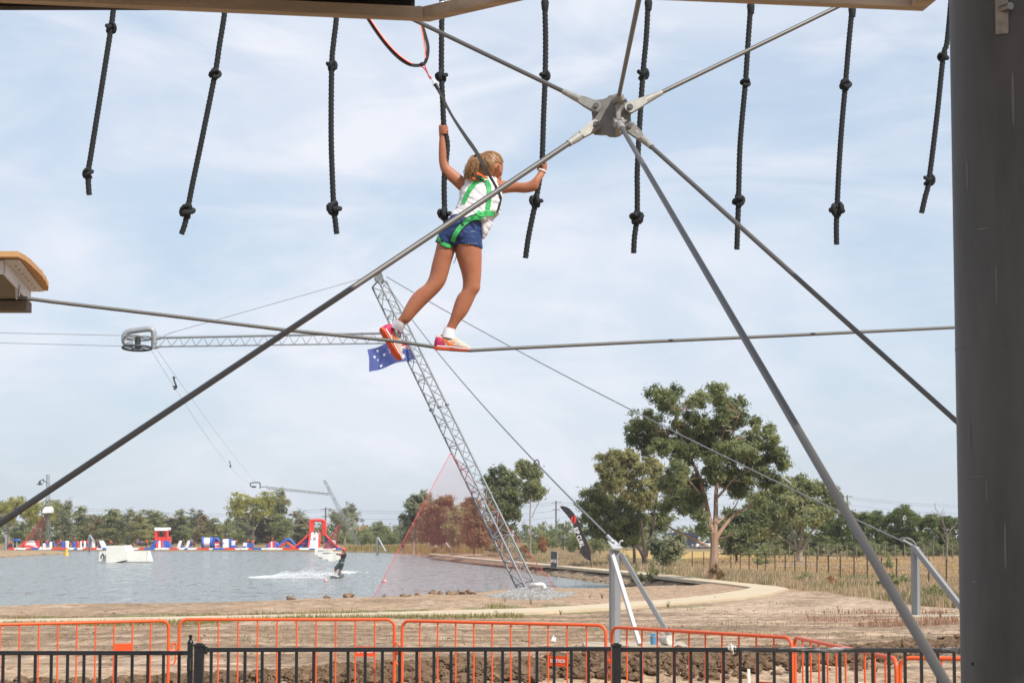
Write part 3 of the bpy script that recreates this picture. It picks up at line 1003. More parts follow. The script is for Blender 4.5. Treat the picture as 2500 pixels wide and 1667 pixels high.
xsR = [1564.6, 1605.5, 1646, 1686.3, 1725.8, 1766, 1806.8, 1849, 1889.5, 1929.4, 1969.7, 2010, 2050, 2090, 2130, 2169.7, 2209, 2249, 2289, 2329, 2369, 2409]
fr = picket_fence('picket_fence', 'black metal picket fence panel on the right with clear plastic wrapped round its rail', 1512, 2440, (1579.5, 1582.5), 14.95, 14.6, xsR, None)
post(fr, 1504.5, 1577, 0.058, 14.92)
m_film = bpy.data.materials.new('plastic_film'); m_film.use_nodes = True
nf = m_film.node_tree.nodes; lf = m_film.node_tree.links
pf = nf['Principled BSDF']; pf.inputs['Base Color'].default_value = (0.55, 0.53, 0.50, 1); pf.inputs['Roughness'].default_value = 0.22
tf = nf.new('ShaderNodeBsdfTransparent'); mf = nf.new('ShaderNodeMixShader')
nzf = nf.new('ShaderNodeTexNoise'); nzf.inputs['Scale'].default_value = 30; nzf.inputs['Detail'].default_value = 6
tcf = nf.new('ShaderNodeTexCoord'); mpf = nf.new('ShaderNodeMapping'); mpf.inputs['Scale'].default_value = (0.12, 1, 1)
lf.new(tcf.outputs['Object'], mpf.inputs['Vector']); lf.new(mpf.outputs['Vector'], nzf.inputs['Vector'])
mrf = nf.new('ShaderNodeMapRange'); mrf.inputs['From Min'].default_value = 0.50; mrf.inputs['From Max'].default_value = 0.68; mrf.inputs['To Min'].default_value = 0.03; mrf.inputs['To Max'].default_value = 0.75
lf.new(nzf.outputs['Fac'], mrf.inputs['Value']); lf.new(mrf.outputs['Result'], mf.inputs[0])
lf.new(tf.outputs[0], mf.inputs[1]); lf.new(pf.outputs[0], mf.inputs[2]); lf.new(mf.outputs[0], nf['Material Output'].inputs['Surface'])
rl = []
n = 90
for i in range(n):
    x = 1806 + (2400 - 1806) * i / (n - 1)
    c = P(x, 1579.8 + 3 * (x - 1512) / 928 + 5, 14.95 - 0.35 * (x - 1512) / 928)
    r = 0.0225 + 0.003 * random.random()
    rl.append(np.array([c + np.array([0, math.cos(a), math.sin(a)]) * r * random.uniform(0.93, 1.12) for a in np.linspace(0.4, 6.68, 11)[:-1]]))
q = MB(); q.loft(rl); q.build('plastic_wrap', m_film, fr)
m_crumple = mat('crumpled_plastic', (0.60, 0.57, 0.52), 0.3, scale=40, var=0.25)
rl = []
for i in range(16):
    x = 1776 + 32 * i / 15; c = P(x, 1586 - (4 if i < 6 else 1), 14.85); r = (0.010 + 0.019 * math.sin(math.pi * min(1, (i + 1) / 13)))
    rl.append(np.array([c + np.array([0, math.cos(a), math.sin(a)]) * r * random.uniform(0.65, 1.3) for a in np.linspace(0, 2 * math.pi, 12)[:-1]]))
q = MB(); q.loft(rl); q.build('plastic_bunch', m_crumple, fr, smooth=False)

# ================================================================== ORANGE CROWD BARRIERS
def barrier(label, a, b, nb, plate, txt, hook, ztop=None):
    """a, b: (px, py) of the two top corners; depth follows from the 1.06 m height"""
    def top(p):
        zt_ = 1.06 if ztop is None else ztop
        return G(p[0], p[1] + 3, zt_)
    A, B = top(a), top(b)
    zt_ = A[2]
    d = nrm(B - A); up_ = np.array([0, 0, 1.0]); ny = np.cross(d, up_)
    base = np.array([A[0], A[1], 0.0])
    t = thing('crowd_barrier', label, 'barrier', base, 'orange crowd control barriers behind the fence')
    L = np.linalg.norm(B - A); R = 0.085
    path = [A + up_ * (0.14 - zt_)]
    path += [A + up_ * (-R - 0.2)]
    for s in np.linspace(0, math.pi / 2, 7): path.append(A + d * (R - R * math.cos(s)) + up_ * (-R + R * math.sin(s)))
    for s in np.linspace(math.pi / 2, 0, 7): path.append(B - d * (R - R * math.cos(s)) + up_ * (-R + R * math.sin(s)))
    path += [B + up_ * (-R - 0.2), B + up_ * (0.14 - zt_)]
    q = MB(); q.tube(path, 0.0165, 12); q.bar(A + up_ * (0.16 - zt_), B + up_ * (0.16 - zt_), 0.0145, 10)
    q.build('frame', m_orange, t)
    for i in range(nb):
        c = A + d * L * (i + 1) / (nb + 1)
        bar('bar', c + up_ * (0.165 - zt_), c - up_ * 0.012, 0.0085, m_orange, t, '8')
    for c in (A + d * 0.25, B - d * 0.25):
        q = MB(); q.box(c + up_ * (0.02 - zt_), (0.06, 0.50, 0.012), np.stack([d, ny, up_], 1))
        q.bar(c + up_ * (0.02 - zt_), c + up_ * (0.16 - zt_), 0.014, 8); q.build('foot', m_orange, t)
    if plate is not None:
        i0, zc = plate
        c = A + d * L * (i0 + 0.5) / (nb + 1) + up_ * (zc - zt_)
        w = L / (nb + 1)
        q = MB(); q.box(c, (w, 0.006, 0.105), np.stack([d, ny, up_], 1)); pl = q.build('sign_plate', m_orange2, t)
        if txt:
            o = link('lettering', text_mesh(txt, 0.046, 0.001, m_white, True), pl)
            place(o, pl, c + nrm(np.cross(d, up_)) * 0.0045, d, up_)
    if hook:
        q = MB(); h = (B if hook > 0 else A) + d * hook * 0.016 + up_ * (-0.33)
        sx = d * hook
        q.tube([h + sx * -0.01, h + sx * 0.055], 0.030, 6)
        q.tube(smooth_path([h + sx * 0.02 + up_ * 0.03, h + sx * 0.03 + up_ * 0.075, h + sx * 0.055 + up_ * 0.095, h + sx * 0.075 + up_ * 0.06, h + sx * 0.07 - up_ * 0.02, h + sx * 0.062 - up_ * 0.10, h + sx * 0.03 - up_ * 0.14], 5), 0.009, 8)
        q.build('linking_hook', m_orange, t)
    return t


barrier('orange crowd barrier cut off by the left edge of the photo', (-96, 1523), (412, 1511), 10, (8, 0.78), '', 1)
barrier('orange crowd barrier behind the fence gate, second from the left edge', (438, 1508.5), (963, 1508.5), 10, (9, 0.72), 'ENTRESI', 0)
barrier('orange crowd barrier just left of the tall grey anchor post', (982, 1511.5), (1479, 1523), 10, (8, 0.69), 'ENTRESI', -1)
barrier('orange crowd barrier in front of the blue bucket', (1494, 1527), (1933, 1553), 10, (9, 0.60), 'ENTRESI', -1)
barrier('orange crowd barrier standing at a steep angle toward the fence', (1940, 1552), (2188, 1604), 10, None, '', 0, 1.02)
barrier('orange crowd barrier half hidden by the column', (2197, 1601.5), (2770, 1612), 10, None, '', -1, 1.02)
# ================================================================== THE GIRL ON THE WIRE
m_skin = mat('tanned_skin', (0.335, 0.122, 0.062), 0.5, scale=7, bump=0.05, bscale=90, spec=0.35, col2=(0.425, 0.170, 0.094))
b_s = m_skin.node_tree.nodes['Principled BSDF']
b_s.inputs['Subsurface Weight'].default_value = 0.12; b_s.inputs['Subsurface Radius'].default_value = (0.016, 0.006, 0.003); b_s.inputs['Subsurface Scale'].default_value = 1.0
m_shirt = mat('white_cotton', (0.74, 0.735, 0.745), 0.85, var=0.04, scale=10, spec=0.2)
m_shorts = mat('navy_nylon', (0.021, 0.046, 0.150), 0.5, var=0.15, scale=12, spec=0.4)
m_green = mat('green_webbing', (0.045, 0.43, 0.115), 0.6, var=0.10, scale=60)
m_hair = mat('light_brown_hair', (0.20, 0.098, 0.038), 0.45, var=0.45, scale=5, spec=0.5, stretch=(2, 22, 22), col2=(0.32, 0.178, 0.078))
m_sock = mat('white_sock', (0.78, 0.76, 0.80), 0.9, var=0.05, scale=50)
m_shoe = mat('cream_mesh_shoe', (0.50, 0.44, 0.35), 0.8, var=0.15, scale=60)
m_mag = mat('magenta_heel', (0.44, 0.018, 0.085), 0.6, var=0.1, scale=40)
m_sole = mat('orange_sole', (0.68, 0.095, 0.035), 0.7, var=0.10, scale=40)
m_gold = mat('orange_stripe', (0.80, 0.16, 0.02), 0.5, scale=40)
m_lip = mat('eye_white', (0.75, 0.73, 0.70), 0.3, scale=40)
m_strapx = mat('orange_tab', (0.80, 0.13, 0.02), 0.6, scale=40)

girl = thing('person', 'girl in white singlet and navy shorts walking the wire in a green harness', 'person', P(1105, 855, YR))
KY = YR / F                                             # metres per photo pixel where she stands
YH_ = np.array([0, 1.0, 0])


def S(x, y, dy=0.0):
    return P(x, y, YR + dy)


def lring(Lp, Rp, dep, dy=0.0, n=24, sq=2.0):
    """ring whose left and right outline points are photo pixels; dep = half depth in pixels"""
    a, b = S(*Lp, dy), S(*Rp, dy)
    c, h = (a + b) / 2, (b - a) / 2
    th = np.linspace(0, 2 * math.pi, n, endpoint=False)
    cs, sn = np.cos(th), np.sin(th)
    e = 2.0 / sq
    cs = np.sign(cs) * np.abs(cs) ** e; sn = np.sign(sn) * np.abs(sn) ** e
    return c + np.outer(cs, h) + np.outer(sn * dep * KY, YH_)


def cap_rings(r0, r1, rings):
    return rings


def limb(mb, rows, sq=2.0, dome=True):
    """rows: (Lx,Ly,Rx,Ry,dep,dy)"""
    rr = [lring((a[0], a[1]), (a[2], a[3]), a[4], a[5] if len(a) > 5 else 0, sq=sq) for a in rows]
    # resample smoothly along the limb
    arr = np.array(rr); m, n, _ = arr.shape
    sm = np.stack([smooth_path(arr[:, j], 5) for j in range(n)], 1)
    rings = list(sm)
    if dome:
        for end in (0, -1):
            c = rings[end].mean(0); nb = rings[1 if end == 0 else -2].mean(0); d = nrm(c - nb)
            w = np.linalg.norm(rings[end] - c, axis=1).mean()
            extra = [c + (rings[end] - c) * math.cos(t) + d * w * 0.7 * math.sin(t) for t in (0.5, 1.0, 1.4)]
            rings = (extra[::-1] + rings) if end == 0 else (rings + extra)
    mb.loft(rings)


def fuse(mb, vox, it, name, m, parent, fac=0.5, disp=None):
    me = mb.mesh(name, m, (0, 0, 0))
    o = bpy.data.objects.new(name, me); COL.objects.link(o)
    r = o.modifiers.new('r', 'REMESH'); r.mode = 'VOXEL'; r.voxel_size = vox; r.use_smooth_shade = True
    s = o.modifiers.new('s', 'SMOOTH'); s.factor = fac; s.iterations = it
    dg = bpy.context.evaluated_depsgraph_get()
    me2 = bpy.data.meshes.new_from_object(o.evaluated_get(dg))
    bpy.data.objects.remove(o); bpy.data.meshes.remove(me)
    me2.name = name
    n = len(me2.vertices); co = np.empty(n * 3, np.float32); me2.vertices.foreach_get('co', co); co = co.reshape(-1, 3).astype(float)
    if disp is not None:
        nn = np.empty(n * 3, np.float32); me2.vertices.foreach_get('normal', nn); co = co + nn.reshape(-1, 3) * disp(co)[:, None]
    if parent is not None: co = co - _org(parent)
    me2.vertices.foreach_set('co', co.astype(np.float32).ravel())
    me2.materials.clear(); me2.materials.append(m)
    me2.polygons.foreach_set('use_smooth', [True] * len(me2.polygons)); me2.update()
    return link(name, me2, parent)


body = MB()
# torso and hips (the clothes sit over these)
limb(body, [(1160, 437, 1205, 435, 14), (1138, 446, 1218, 446, 20), (1128, 468, 1221, 472, 27), (1126, 490, 1218, 497, 28), (1122, 512, 1208, 520, 27), (1100, 535, 1172, 532, 30),
            (1088, 555, 1172, 553, 33), (1078, 575, 1172, 578, 32)])
# neck and head, turned to the right and bent forward
limb(body, [(1160, 446, 1204, 444, 15), (1170, 428, 1212, 430, 15, 0.01), (1172, 412, 1218, 416, 16, 0.02)])
hc = S(1196, 409, 0.03)
hx, hz = nrm(np.array([0.94, 0.0, -0.30])), nrm(np.array([0.30, 0.25, 0.94]))
hy = np.cross(hz, hx)


def hd(x, y, z):                                        # head coordinates in photo pixels
    return hc + (hx * x + hy * y + hz * z) * KY


rings = []
for i in range(13):
    a = -math.pi / 2 + math.pi * (0.03 + 0.94 * i / 12); th = np.linspace(0, 2 * math.pi, 26, endpoint=False)
    z = math.sin(a) * 37; w = math.cos(a)
    taper = 1.0 if z > -6 else 1.0 - 0.22 * min(1, (-z - 6) / 30)
    rings.append(np.array([hd(math.cos(t) * 33 * w * taper + (3 if z < 0 else 0), math.sin(t) * 36 * w * taper, z) for t in th]))
body.loft(rings)
face = nrm(hx * 0.80 + hy * 0.60)                        # where she looks: right and away
fs = np.cross(hz, face)


def fc_(f, s, z):
    return hc + (face * f + fs * s + hz * z) * KY


body.tube([fc_(31, 0, -2), fc_(36, 0, -9), fc_(38, 0, -14), fc_(32, 0, -18)], [3.0 * KY, 4.2 * KY, 5.0 * KY, 4.0 * KY], 10)   # nose
body.ball(fc_(31, 0, -24), (7 * KY, 7 * KY, 3.6 * KY), 10, 6)                                                           # mouth
body.ball(fc_(27, 0, -33), (9 * KY, 9 * KY, 6 * KY), 10, 6)                                                             # chin
body.ball(fc_(25, 13, -19), 9 * KY, 10, 6); body.ball(fc_(25, -13, -19), 9 * KY, 10, 6)                                   # cheeks
# ears
for (ex, ey) in ((1213.5, 411),):
    e0_ = S(ex, ey, -0.062)
    body.tube([e0_ + np.array([0.006, 0, 0.020]), e0_ + np.array([0.017, -.006, 0.016]), e0_ + np.array([0.017, -.008, 0.002]), e0_ + np.array([0.009, -.004, -0.014]), e0_ + np.array([0.0, 0.002, -0.020])], [0.005, 0.0065, 0.006, 0.0065, 0.004], 8)
    body.tube([e0_ + np.array([0.002, 0.012, 0.012]), e0_ + np.array([0.006, 0.004, -0.006])], 0.010, 8)
# raised left arm
limb(body, [(1132, 474, 1154, 440, 13), (1122, 466, 1140, 437, 12.8), (1106, 451, 1124, 426, 12.2), (1090, 436, 1109, 414, 11.5), (1078, 420, 1098, 404, 10.8), (1072.5, 402, 1094, 393, 10.2), (1071, 384, 1093, 380, 10), (1071, 366, 1092, 366, 9.5),
            (1072, 344, 1088.5, 345, 8), (1073, 333, 1087.5, 334, 6.5), (1072.5, 322, 1088, 322, 6)])
# outstretched right arm
limb(body, [(1200, 480, 1208, 437, 14), (1222, 474, 1218, 440, 13), (1254, 470, 1250, 444, 12.5), (1285, 471, 1280, 446, 11.5, -.02), (1310, 464, 1296, 441, 10.5, -.034), (1318, 447, 1304, 434, 9.5, -.034), (1328, 430, 1313, 422, 7, -.022),
            (1332, 421, 1316, 414, 6.5, -.012), (1335, 412, 1318, 406, 6)])


def grip(rope_xy, z_px0, dz, wrist, side, tilt=0.0, start=math.pi, sweep=-4.4):
    """four fingers curling round a rope plus palm and thumb"""
    rx, Y = rope_xy
    kr = 0.0255
    for i in range(4):
        py = z_px0 + i * dz
        c = S(rx + tilt * i, py)
        ln = (0.92, 1.0, 0.96, 0.82)[i]
        rad = (6.3, 6.6, 6.3, 5.6)[i] / 1000
        pts = []
        for t in np.linspace(0, 1, 9):
            a = start + sweep * ln * t
            pts.append(c + np.array([math.cos(a) * (kr + 0.006 * (t < 0.12)), math.sin(a) * kr, -0.004 * t]))
        body.tube(pts, np.linspace(rad * 1.1, rad * 0.8, 9), 8)


# left hand: rope inside the curled fingers, back of the hand to the left
grip((1083.5, 0), 309.5, 5.6, None, 1, 0.4, math.pi * 1.02, 4.6)
limb(body, [(1072.5, 336, 1088, 336, 7, 0.0), (1071.5, 326, 1083, 327, 8.5, 0.004), (1071.5, 314, 1079, 315, 9.5, 0.004), (1073, 306.5, 1078.5, 307, 7.5, 0.002)])
body.tube([S(1077, 326, -0.022), S(1080.5, 316, -0.032), S(1084, 309.5, -0.032), S(1088, 306, -0.026)], [0.0095, 0.009, 0.0078, 0.006], 8)
# right hand
grip((1322.5, 0), 396.5, 5.4, None, -1, -0.5, math.pi * -0.05, 4.5)
limb(body, [(1318, 414, 1334, 418, 7, 0.0), (1324, 408, 1335.5, 409, 8.5, 0.004), (1327.5, 398, 1335, 399, 9, 0.004), (1327, 393, 1333, 393.5, 7, 0.002)])
body.tube([S(1327, 408, -0.022), S(1323, 401, -0.032), S(1318.5, 395.5, -0.030), S(1315, 393, -0.022)], [0.0092, 0.0088, 0.0076, 0.006], 8)
# trailing left leg
limb(body, [(1078, 560, 1128, 565, 30), (1068, 590, 1112, 596, 27), (1062, 615, 1109, 618, 25.5), (1055, 642, 1101, 645, 23), (1047.5, 675, 1090, 684, 20.5), (1037, 694, 1079.5, 703, 19.5), (1021, 706, 1062, 722, 18.5),
            (1005, 722, 1041, 742, 18), (992, 743, 1018, 766, 16), (979, 768, 1000, 786, 12.5), (968.5, 782, 988.5, 793, 11, 0.01), (963, 792, 984, 804, 11, 0.02)])
# standing right leg
limb(body, [(1106, 560, 1174, 565, 34), (1110, 592, 1175.5, 600, 33), (1112, 620, 1176.5, 622, 31), (1119.5, 645, 1176, 646, 28.5), (1127, 670, 1175, 672, 24.5), (1129.8, 690, 1173, 692, 22.5), (1127.5, 708, 1172, 706, 21.5),
            (1117, 722, 1162, 722, 20), (1109.5, 740, 1152, 744, 19), (1103.5, 760, 1139, 768, 17), (1097.5, 780, 1122, 788, 13.5), (1089, 799, 1112, 805, 11.5), (1084, 813, 1108, 818, 12)])
body_o = fuse(body, 0.0042, 4, 'body', m_skin, girl)
# eyes
for s in (1, -1):
    q = MB(); q.ball(fc_(28.5, 12 * s, -3), (2.6 * KY,) * 3, 8, 6); q.build('eye', m_lip, girl)


# --- hair
def hair_disp(co):
    d = co - hd(-30, -18, 22)
    ang = np.arctan2(d @ hz, d @ hx); a2 = np.arctan2(d @ hy, d @ hx)
    return 0.0012 * np.sin(ang * 42 + 3 * np.sin(a2 * 5))


hairb = MB(); rings = []
for i in range(14):
    a = -math.pi / 2 + math.pi * (0.03 + 0.94 * i / 13); th = np.linspace(0, 2 * math.pi, 30, endpoint=False)
    z = math.sin(a) * 37 + 4; w = math.cos(a); row = []
    for t in th:
        x, y = math.cos(t) * 35.5 * w - 1, math.sin(t) * 38.5 * w
        p = np.array([x, y, z])
        # hairline: keep the hair off the face and the ear side
        f = x * 0.80 + y * 0.60
        if f > 14 and z < 22:
            p = p * max(0.62, 1 - 0.05 * (f - 14) - 0.012 * (22 - z))
        if x > 10 and z < 2: p = p * 0.72
        row.append(hd(*p))
    rings.append(np.array(row))
hairb.loft(rings)
hairb.ball(S(1168, 384, -0.05), (0.030, 0.032, 0.028), 12, 8)
hair = fuse(hairb, 0.0045, 2, 'hair', m_hair, girl, disp=hair_disp)
pt = MB()
for i in range(135):
    a, b_ = random.uniform(-1, 1), random.uniform(-1, 1)
    wv = random.uniform(3, 13); ph = random.uniform(0, 6.28)
    ctrl = [(1170 + a * 4, 381 + b_ * 4), (1160 + a * 9, 389 + b_ * 6), (1154 + a * 14, 405 + b_ * 5), (1150 + a * 15, 420 + b_ * 6), (1148 + a * 13, 429 + b_ * 6), (1146 + a * 13, 436 + b_ * 7)]
    pts = smooth_path([S(x + wv * 0.4 * math.sin(ph + j * 2.1), y + random.uniform(-3, 3), -0.075 - 0.02 * b_ - 0.012 * math.sin(j)) for j, (x, y) in enumerate(ctrl)], 5)
    pt.tube(pts, np.linspace(0.0036, 0.0014, len(pts)), 5)
pt.build('ponytail', m_hair, hair)
stn = MB()                                               # single locks drawn back over the skull to the tie
tie = np.array([-27.0, -14.0, 24.0])
for i in range(230):
    t = random.uniform(0, 6.28); z0 = random.uniform(-30, 36)
    w = math.sqrt(max(.02, 1 - ((z0 - 4) / 38.0) ** 2)); s0 = np.array([math.cos(t) * 35 * w, math.sin(t) * 38 * w, z0])
    f_ = s0[0] * .8 + s0[1] * .6
    if (f_ > 11 and z0 < 29) or f_ > 24 or (s0[0] > 8 and z0 < 6): continue
    pts = []
    for q_ in np.linspace(0, 1, 9):
        v_ = s0 * (1 - q_) + tie * q_; u_ = np.array([v_[0] / 35.8, v_[1] / 38.8, (v_[2] - 3) / 37.8]); n_ = np.linalg.norm(u_) + 1e-6
        lift_ = random.uniform(.985, 1.02)
        pts.append(hd(*(np.array([v_[0], v_[1], v_[2] - 3]) / n_ * lift_ + np.array([0, 0, 3]))))
    stn.tube(smooth_path(pts, 2), np.full(17, random.uniform(.0011, .0022)), 4)
stn.build('hair_locks', m_hair, hair)
q = MB(); q.tube([S(1166 + 8 * math.cos(t), 383 + 6 * math.sin(t), -0.075 + 0.02 * math.sin(t)) for t in np.linspace(0, 6.28, 13)], 0.006, 8); q.build('hair_tie', mat('brown_tie', (0.2, 0.07, 0.03), 0.7), hair)


# --- singlet
def wrinkle(co):
    x, z = co[:, 0], co[:, 2]
    q = (x * 0.55 + z * 0.83); r = (x * 0.83 - z * 0.55)
    return 0.0055 * (fbm(q * 42, r * 13, 3) - 0.5) * 2 + 0.004 * np.sin(q * 115 + 4 * fbm(r * 14, q * 9, 2) * 6) * fbm(r * 8 + 3, q * 8, 2)


sh = MB()
limb(sh, [(1157, 433.5, 1207, 431, 15), (1136, 437, 1214, 436.5, 21), (1131, 446, 1217, 447, 27), (1124, 462, 1226, 468, 31), (1120.5, 478, 1226.5, 482, 33), (1119, 492, 1224, 498, 33), (1113, 507, 1221, 516, 33.5),
          (1103, 520, 1214, 527, 36), (1094.5, 531, 1206, 535, 38), (1092, 537, 1200, 543, 37)], sq=2.2, dome=False)
limb(sh, [(1163, 524, 1212, 530, 22), (1168, 540, 1204, 543, 21), (1172, 560, 1194, 563, 19), (1174, 577, 1186, 580, 14), (1173, 583, 1180, 585, 8)], dome=False)
shirt = fuse(sh, 0.0055, 3, 'singlet', m_shirt, girl, disp=wrinkle)
# --- shorts
so = MB()
limb(so, [(1098, 527, 1174, 525, 34), (1088, 541, 1176, 541, 37), (1077, 558, 1176.5, 559, 40), (1069, 574, 1175.5, 576, 40), (1072, 586, 1172, 586, 36)], sq=2.2, dome=False)
limb(so, [(1072, 568, 1124, 572, 33), (1066, 581, 1114, 590, 31.5), (1062.5, 591, 1109, 602, 30)], dome=False)
limb(so, [(1108, 568, 1176.5, 570, 38), (1109, 585, 1177.5, 589, 37), (1109.5, 596, 1178, 604, 36), (1130, 597, 1178, 608, 34)], dome=False)
limb(so, [(1090, 568, 1132, 568, 33), (1092, 588, 1130, 588, 31), (1098, 603, 1124, 603, 25)], dome=False)
shorts = fuse(so, 0.0055, 3, 'shorts', m_shorts, girl, disp=lambda co: wrinkle(co + 3.1) * 0.7)
bm0 = bmesh.new(); m0 = shorts.data.copy(); m0.transform(Matrix.Translation(Vector(_org(shorts)))); bm0.from_mesh(m0); bpy.data.meshes.remove(m0); bv0 = BVHTree.FromBMesh(bm0); bm0.free()
stud = MB()
for i in range(9):
    dd_ = Vector(ray(1137 + i * 3.4, 594.5)).normalized(); h_ = bv0.ray_cast(Vector((0, 0, CAMZ)), dd_, 40)
    if h_[0]: stud.ball(np.array(h_[0]), 0.0018, 6, 4)
stud.build('sequin_trim', m_white, shorts)


# --- shoes: one profile (length u heel->toe, height v, width w), two placements
def shoe(parent, O, U, V, Wd, sgn):
    prof = [(-2, 7, 21, 5), (0, 3, 33, 8.5), (4, 2, 37, 11), (10, 1.5, 38, 12), (20, 1.5, 35, 12), (30, 1.5, 34, 12), (40, 1.5, 36, 12.5), (48, 1, 37, 13), (54, 1, 33, 13.5), (62, 0.5, 27, 14), (72, 1, 21.5, 14.5), (80, 1.5, 17, 14), (87, 3, 13, 11), (91, 6, 9.5, 6)]
    def T(u, w, v): return O + (U * u + V * v + Wd * w) * KY
    rings = []; th = np.linspace(0, 2 * math.pi, 20, endpoint=False)
    us = [p_[0] for p_ in prof]
    for u in np.linspace(-2, 91, 30):
        lo, hi, wd_ = (np.interp(u, us, [p_[j] for p_ in prof]) for j in (1, 2, 3))
        mid, hh = (lo + hi) / 2, (hi - lo) / 2
        rings.append(np.array([T(u, math.copysign(abs(math.cos(t)) ** 0.8, math.cos(t)) * wd_ * (1 - 0.28 * max(0, math.sin(t))), mid + math.copysign(abs(math.sin(t)) ** 0.8, math.sin(t)) * hh) for t in th]))
    mb = MB(); mb.loft(rings)
    up_o = mb.build('shoe', [m_shoe, m_mag], parent)
    me = up_o.data; o0 = _org(parent)
    for pf_ in me.polygons:
        c = np.array(pf_.center) + o0 - O
        u, v = c @ U / KY, c @ V / KY
        if (u < 24 - 0.25 * (v - 12) and 8 < v < 30) or (u < 3 and v < 30): pf_.material_index = 1
    so_ = MB(); rings = []
    for u in np.linspace(-3, 92, 26):
        wd_ = np.interp(u, [-3, 0, 6, 20, 42, 55, 70, 80, 88, 92], [5, 9, 12, 12.5, 11.5, 13.5, 15, 14, 10, 4])
        hi = np.interp(u, [-3, 0, 25, 50, 80, 92], [9, 9.5, 8, 6.5, 6.5, 8]); lo = np.interp(u, [-3, 3, 60, 82, 92], [2.5, 0, 0, 0.5, 4])
        rings.append(np.array([T(u, math.copysign(abs(math.cos(t)) ** 0.5, math.cos(t)) * wd_, (lo + hi) / 2 + math.copysign(abs(math.sin(t)) ** 0.6, math.sin(t)) * (hi - lo) / 2) for t in th]))
    so_.loft(rings); so_.build('sole', m_sole, up_o)
    for v0, col_, wid in ((9.2, m_white, 2.6), (11.0, m_mag, 1.4)):
        for s in (-1, 1):
            pts = [T(u, s * (np.interp(u, us, [p_[3] for p_ in prof]) + 0.6), v0 - 2.2 * sstep(30, 60, u)) for u in np.linspace(4, 86, 20)]
            l = MB(); l.ribbon(pts, wid * KY, 0.003, Wd * s); l.build('midsole_line', col_, up_o)
    for s in (-1, 1):
        for pl_ in ([(17, 27), (26, 23), (36, 17), (46, 11)], [(17, 24), (27, 19), (38, 13), (44, 10)], [(30, 12), (36, 18), (42, 25)], [(36, 11), (42, 17), (47, 23)]):
            pts = [T(u, s * (np.interp(u, us, [p_[3] for p_ in prof]) * (1 - 0.28 * max(0, (v - 20) / 18)) + 0.5), v) for u, v in pl_]
            l = MB(); l.ribbon(smooth_path(pts, 4), 2.2 * KY, 0.003, Wd * s); l.build('side_stripe', m_gold, up_o)
    l = MB()
    for i in range(5):
        u = 52 + i * 5.0; v = np.interp(u, us, [p_[2] for p_ in prof]) + 0.6
        l.bar(T(u, -6, v - 1.0), T(u + 2, 6, v - 1.0), 1.0 * KY, 6)
    l.build('lace', m_white, up_o)
    l = MB(); l.tube([T(12 + 15 + 15 * math.cos(t), 9.5 * math.sin(t), 37.5 - 1.5 * math.cos(t + 3.1)) for t in np.linspace(0, 6.28, 17)], 1.7 * KY, 6); l.build('collar', m_mag, up_o)
    return up_o


shR = shoe(girl, S(1061.5, 854.0), nrm(np.array([0.995, 0.10, -0.05])), nrm(np.array([0.05, 0, 1.0])), nrm(np.array([-0.10, 0.995, 0.0])), 1)
U_ = nrm(np.array([0.50, 0.30, -0.86])); V_ = nrm(np.array([0.80, 0.52, 0.48])); V_ = nrm(V_ - U_ * np.dot(U_, V_)); W_ = np.cross(V_, U_)
shL = shoe(girl, S(928, 805, 0.012), U_, V_, W_, -1)
so1 = MB(); limb(so1, [(1086, 798, 1113, 805, 12.5), (1082, 808, 1110, 813, 12.8), (1078, 822, 1108, 828, 12.5)], dome=False); so1.build('sock', m_sock, girl)
so2 = MB(); limb(so2, [(967, 779, 989, 792, 12, 0.008), (962, 788, 986, 800, 12.3, 0.016), (955, 799, 981, 810, 12, 0.03)], dome=False); so2.build('sock', m_sock, girl)
# wristband on the right wrist
q = MB(); q.tube([S(1324.5, 417, -.012) + np.array([0.0235 * math.cos(t) , 0.0225 * math.sin(t), 0.010 * math.cos(t) * -1]) for t in np.linspace(0, 6.28, 17)], 0.0052, 8); q.build('wristband', m_white, girl)


# --- harness straps laid on the body
def bvh_of(objs):
    bm = bmesh.new()
    for o in objs:
        m2 = o.data.copy(); m2.transform(Matrix.Translation(Vector(_org(o)))); bm.from_mesh(m2); bpy.data.meshes.remove(m2)
    t = BVHTree.FromBMesh(bm); bm.free(); return t


bv = bvh_of([body_o, shirt, shorts])


def drape(pts, w, m, name, parent, thick=0.004, edge=None, lift=0.004):
    sp = smooth_path([np.array([x, y, 0.0]) for x, y in pts], 7)
    P3, N3 = [], []
    for x, y, _ in sp:
        d = Vector(ray(x, y)).normalized()
        hit = bv.ray_cast(Vector((0, 0, CAMZ)), d, 40)
        if hit[0] is None: continue
        P3.append(np.array(hit[0] - d * lift)); N3.append(np.array(hit[1]))
    P3, N3 = np.array(P3), np.array(N3)
    for _ in range(2):
        if len(P3) > 4:
            P3[1:-1] = (P3[:-2] + 2 * P3[1:-1] + P3[2:]) / 4; N3[1:-1] = (N3[:-2] + 2 * N3[1:-1] + N3[2:]) / 4
    mb = MB(); mb.ribbon(P3, w * KY, thick, N3)
    o = mb.build(name, m, parent)
    if edge:
        e = MB(); e.ribbon(P3 + N3 * -0.0022, (w + edge) * KY, thick * 0.8, N3); e.build('strap_edging', m_blackweb, parent)
    return o


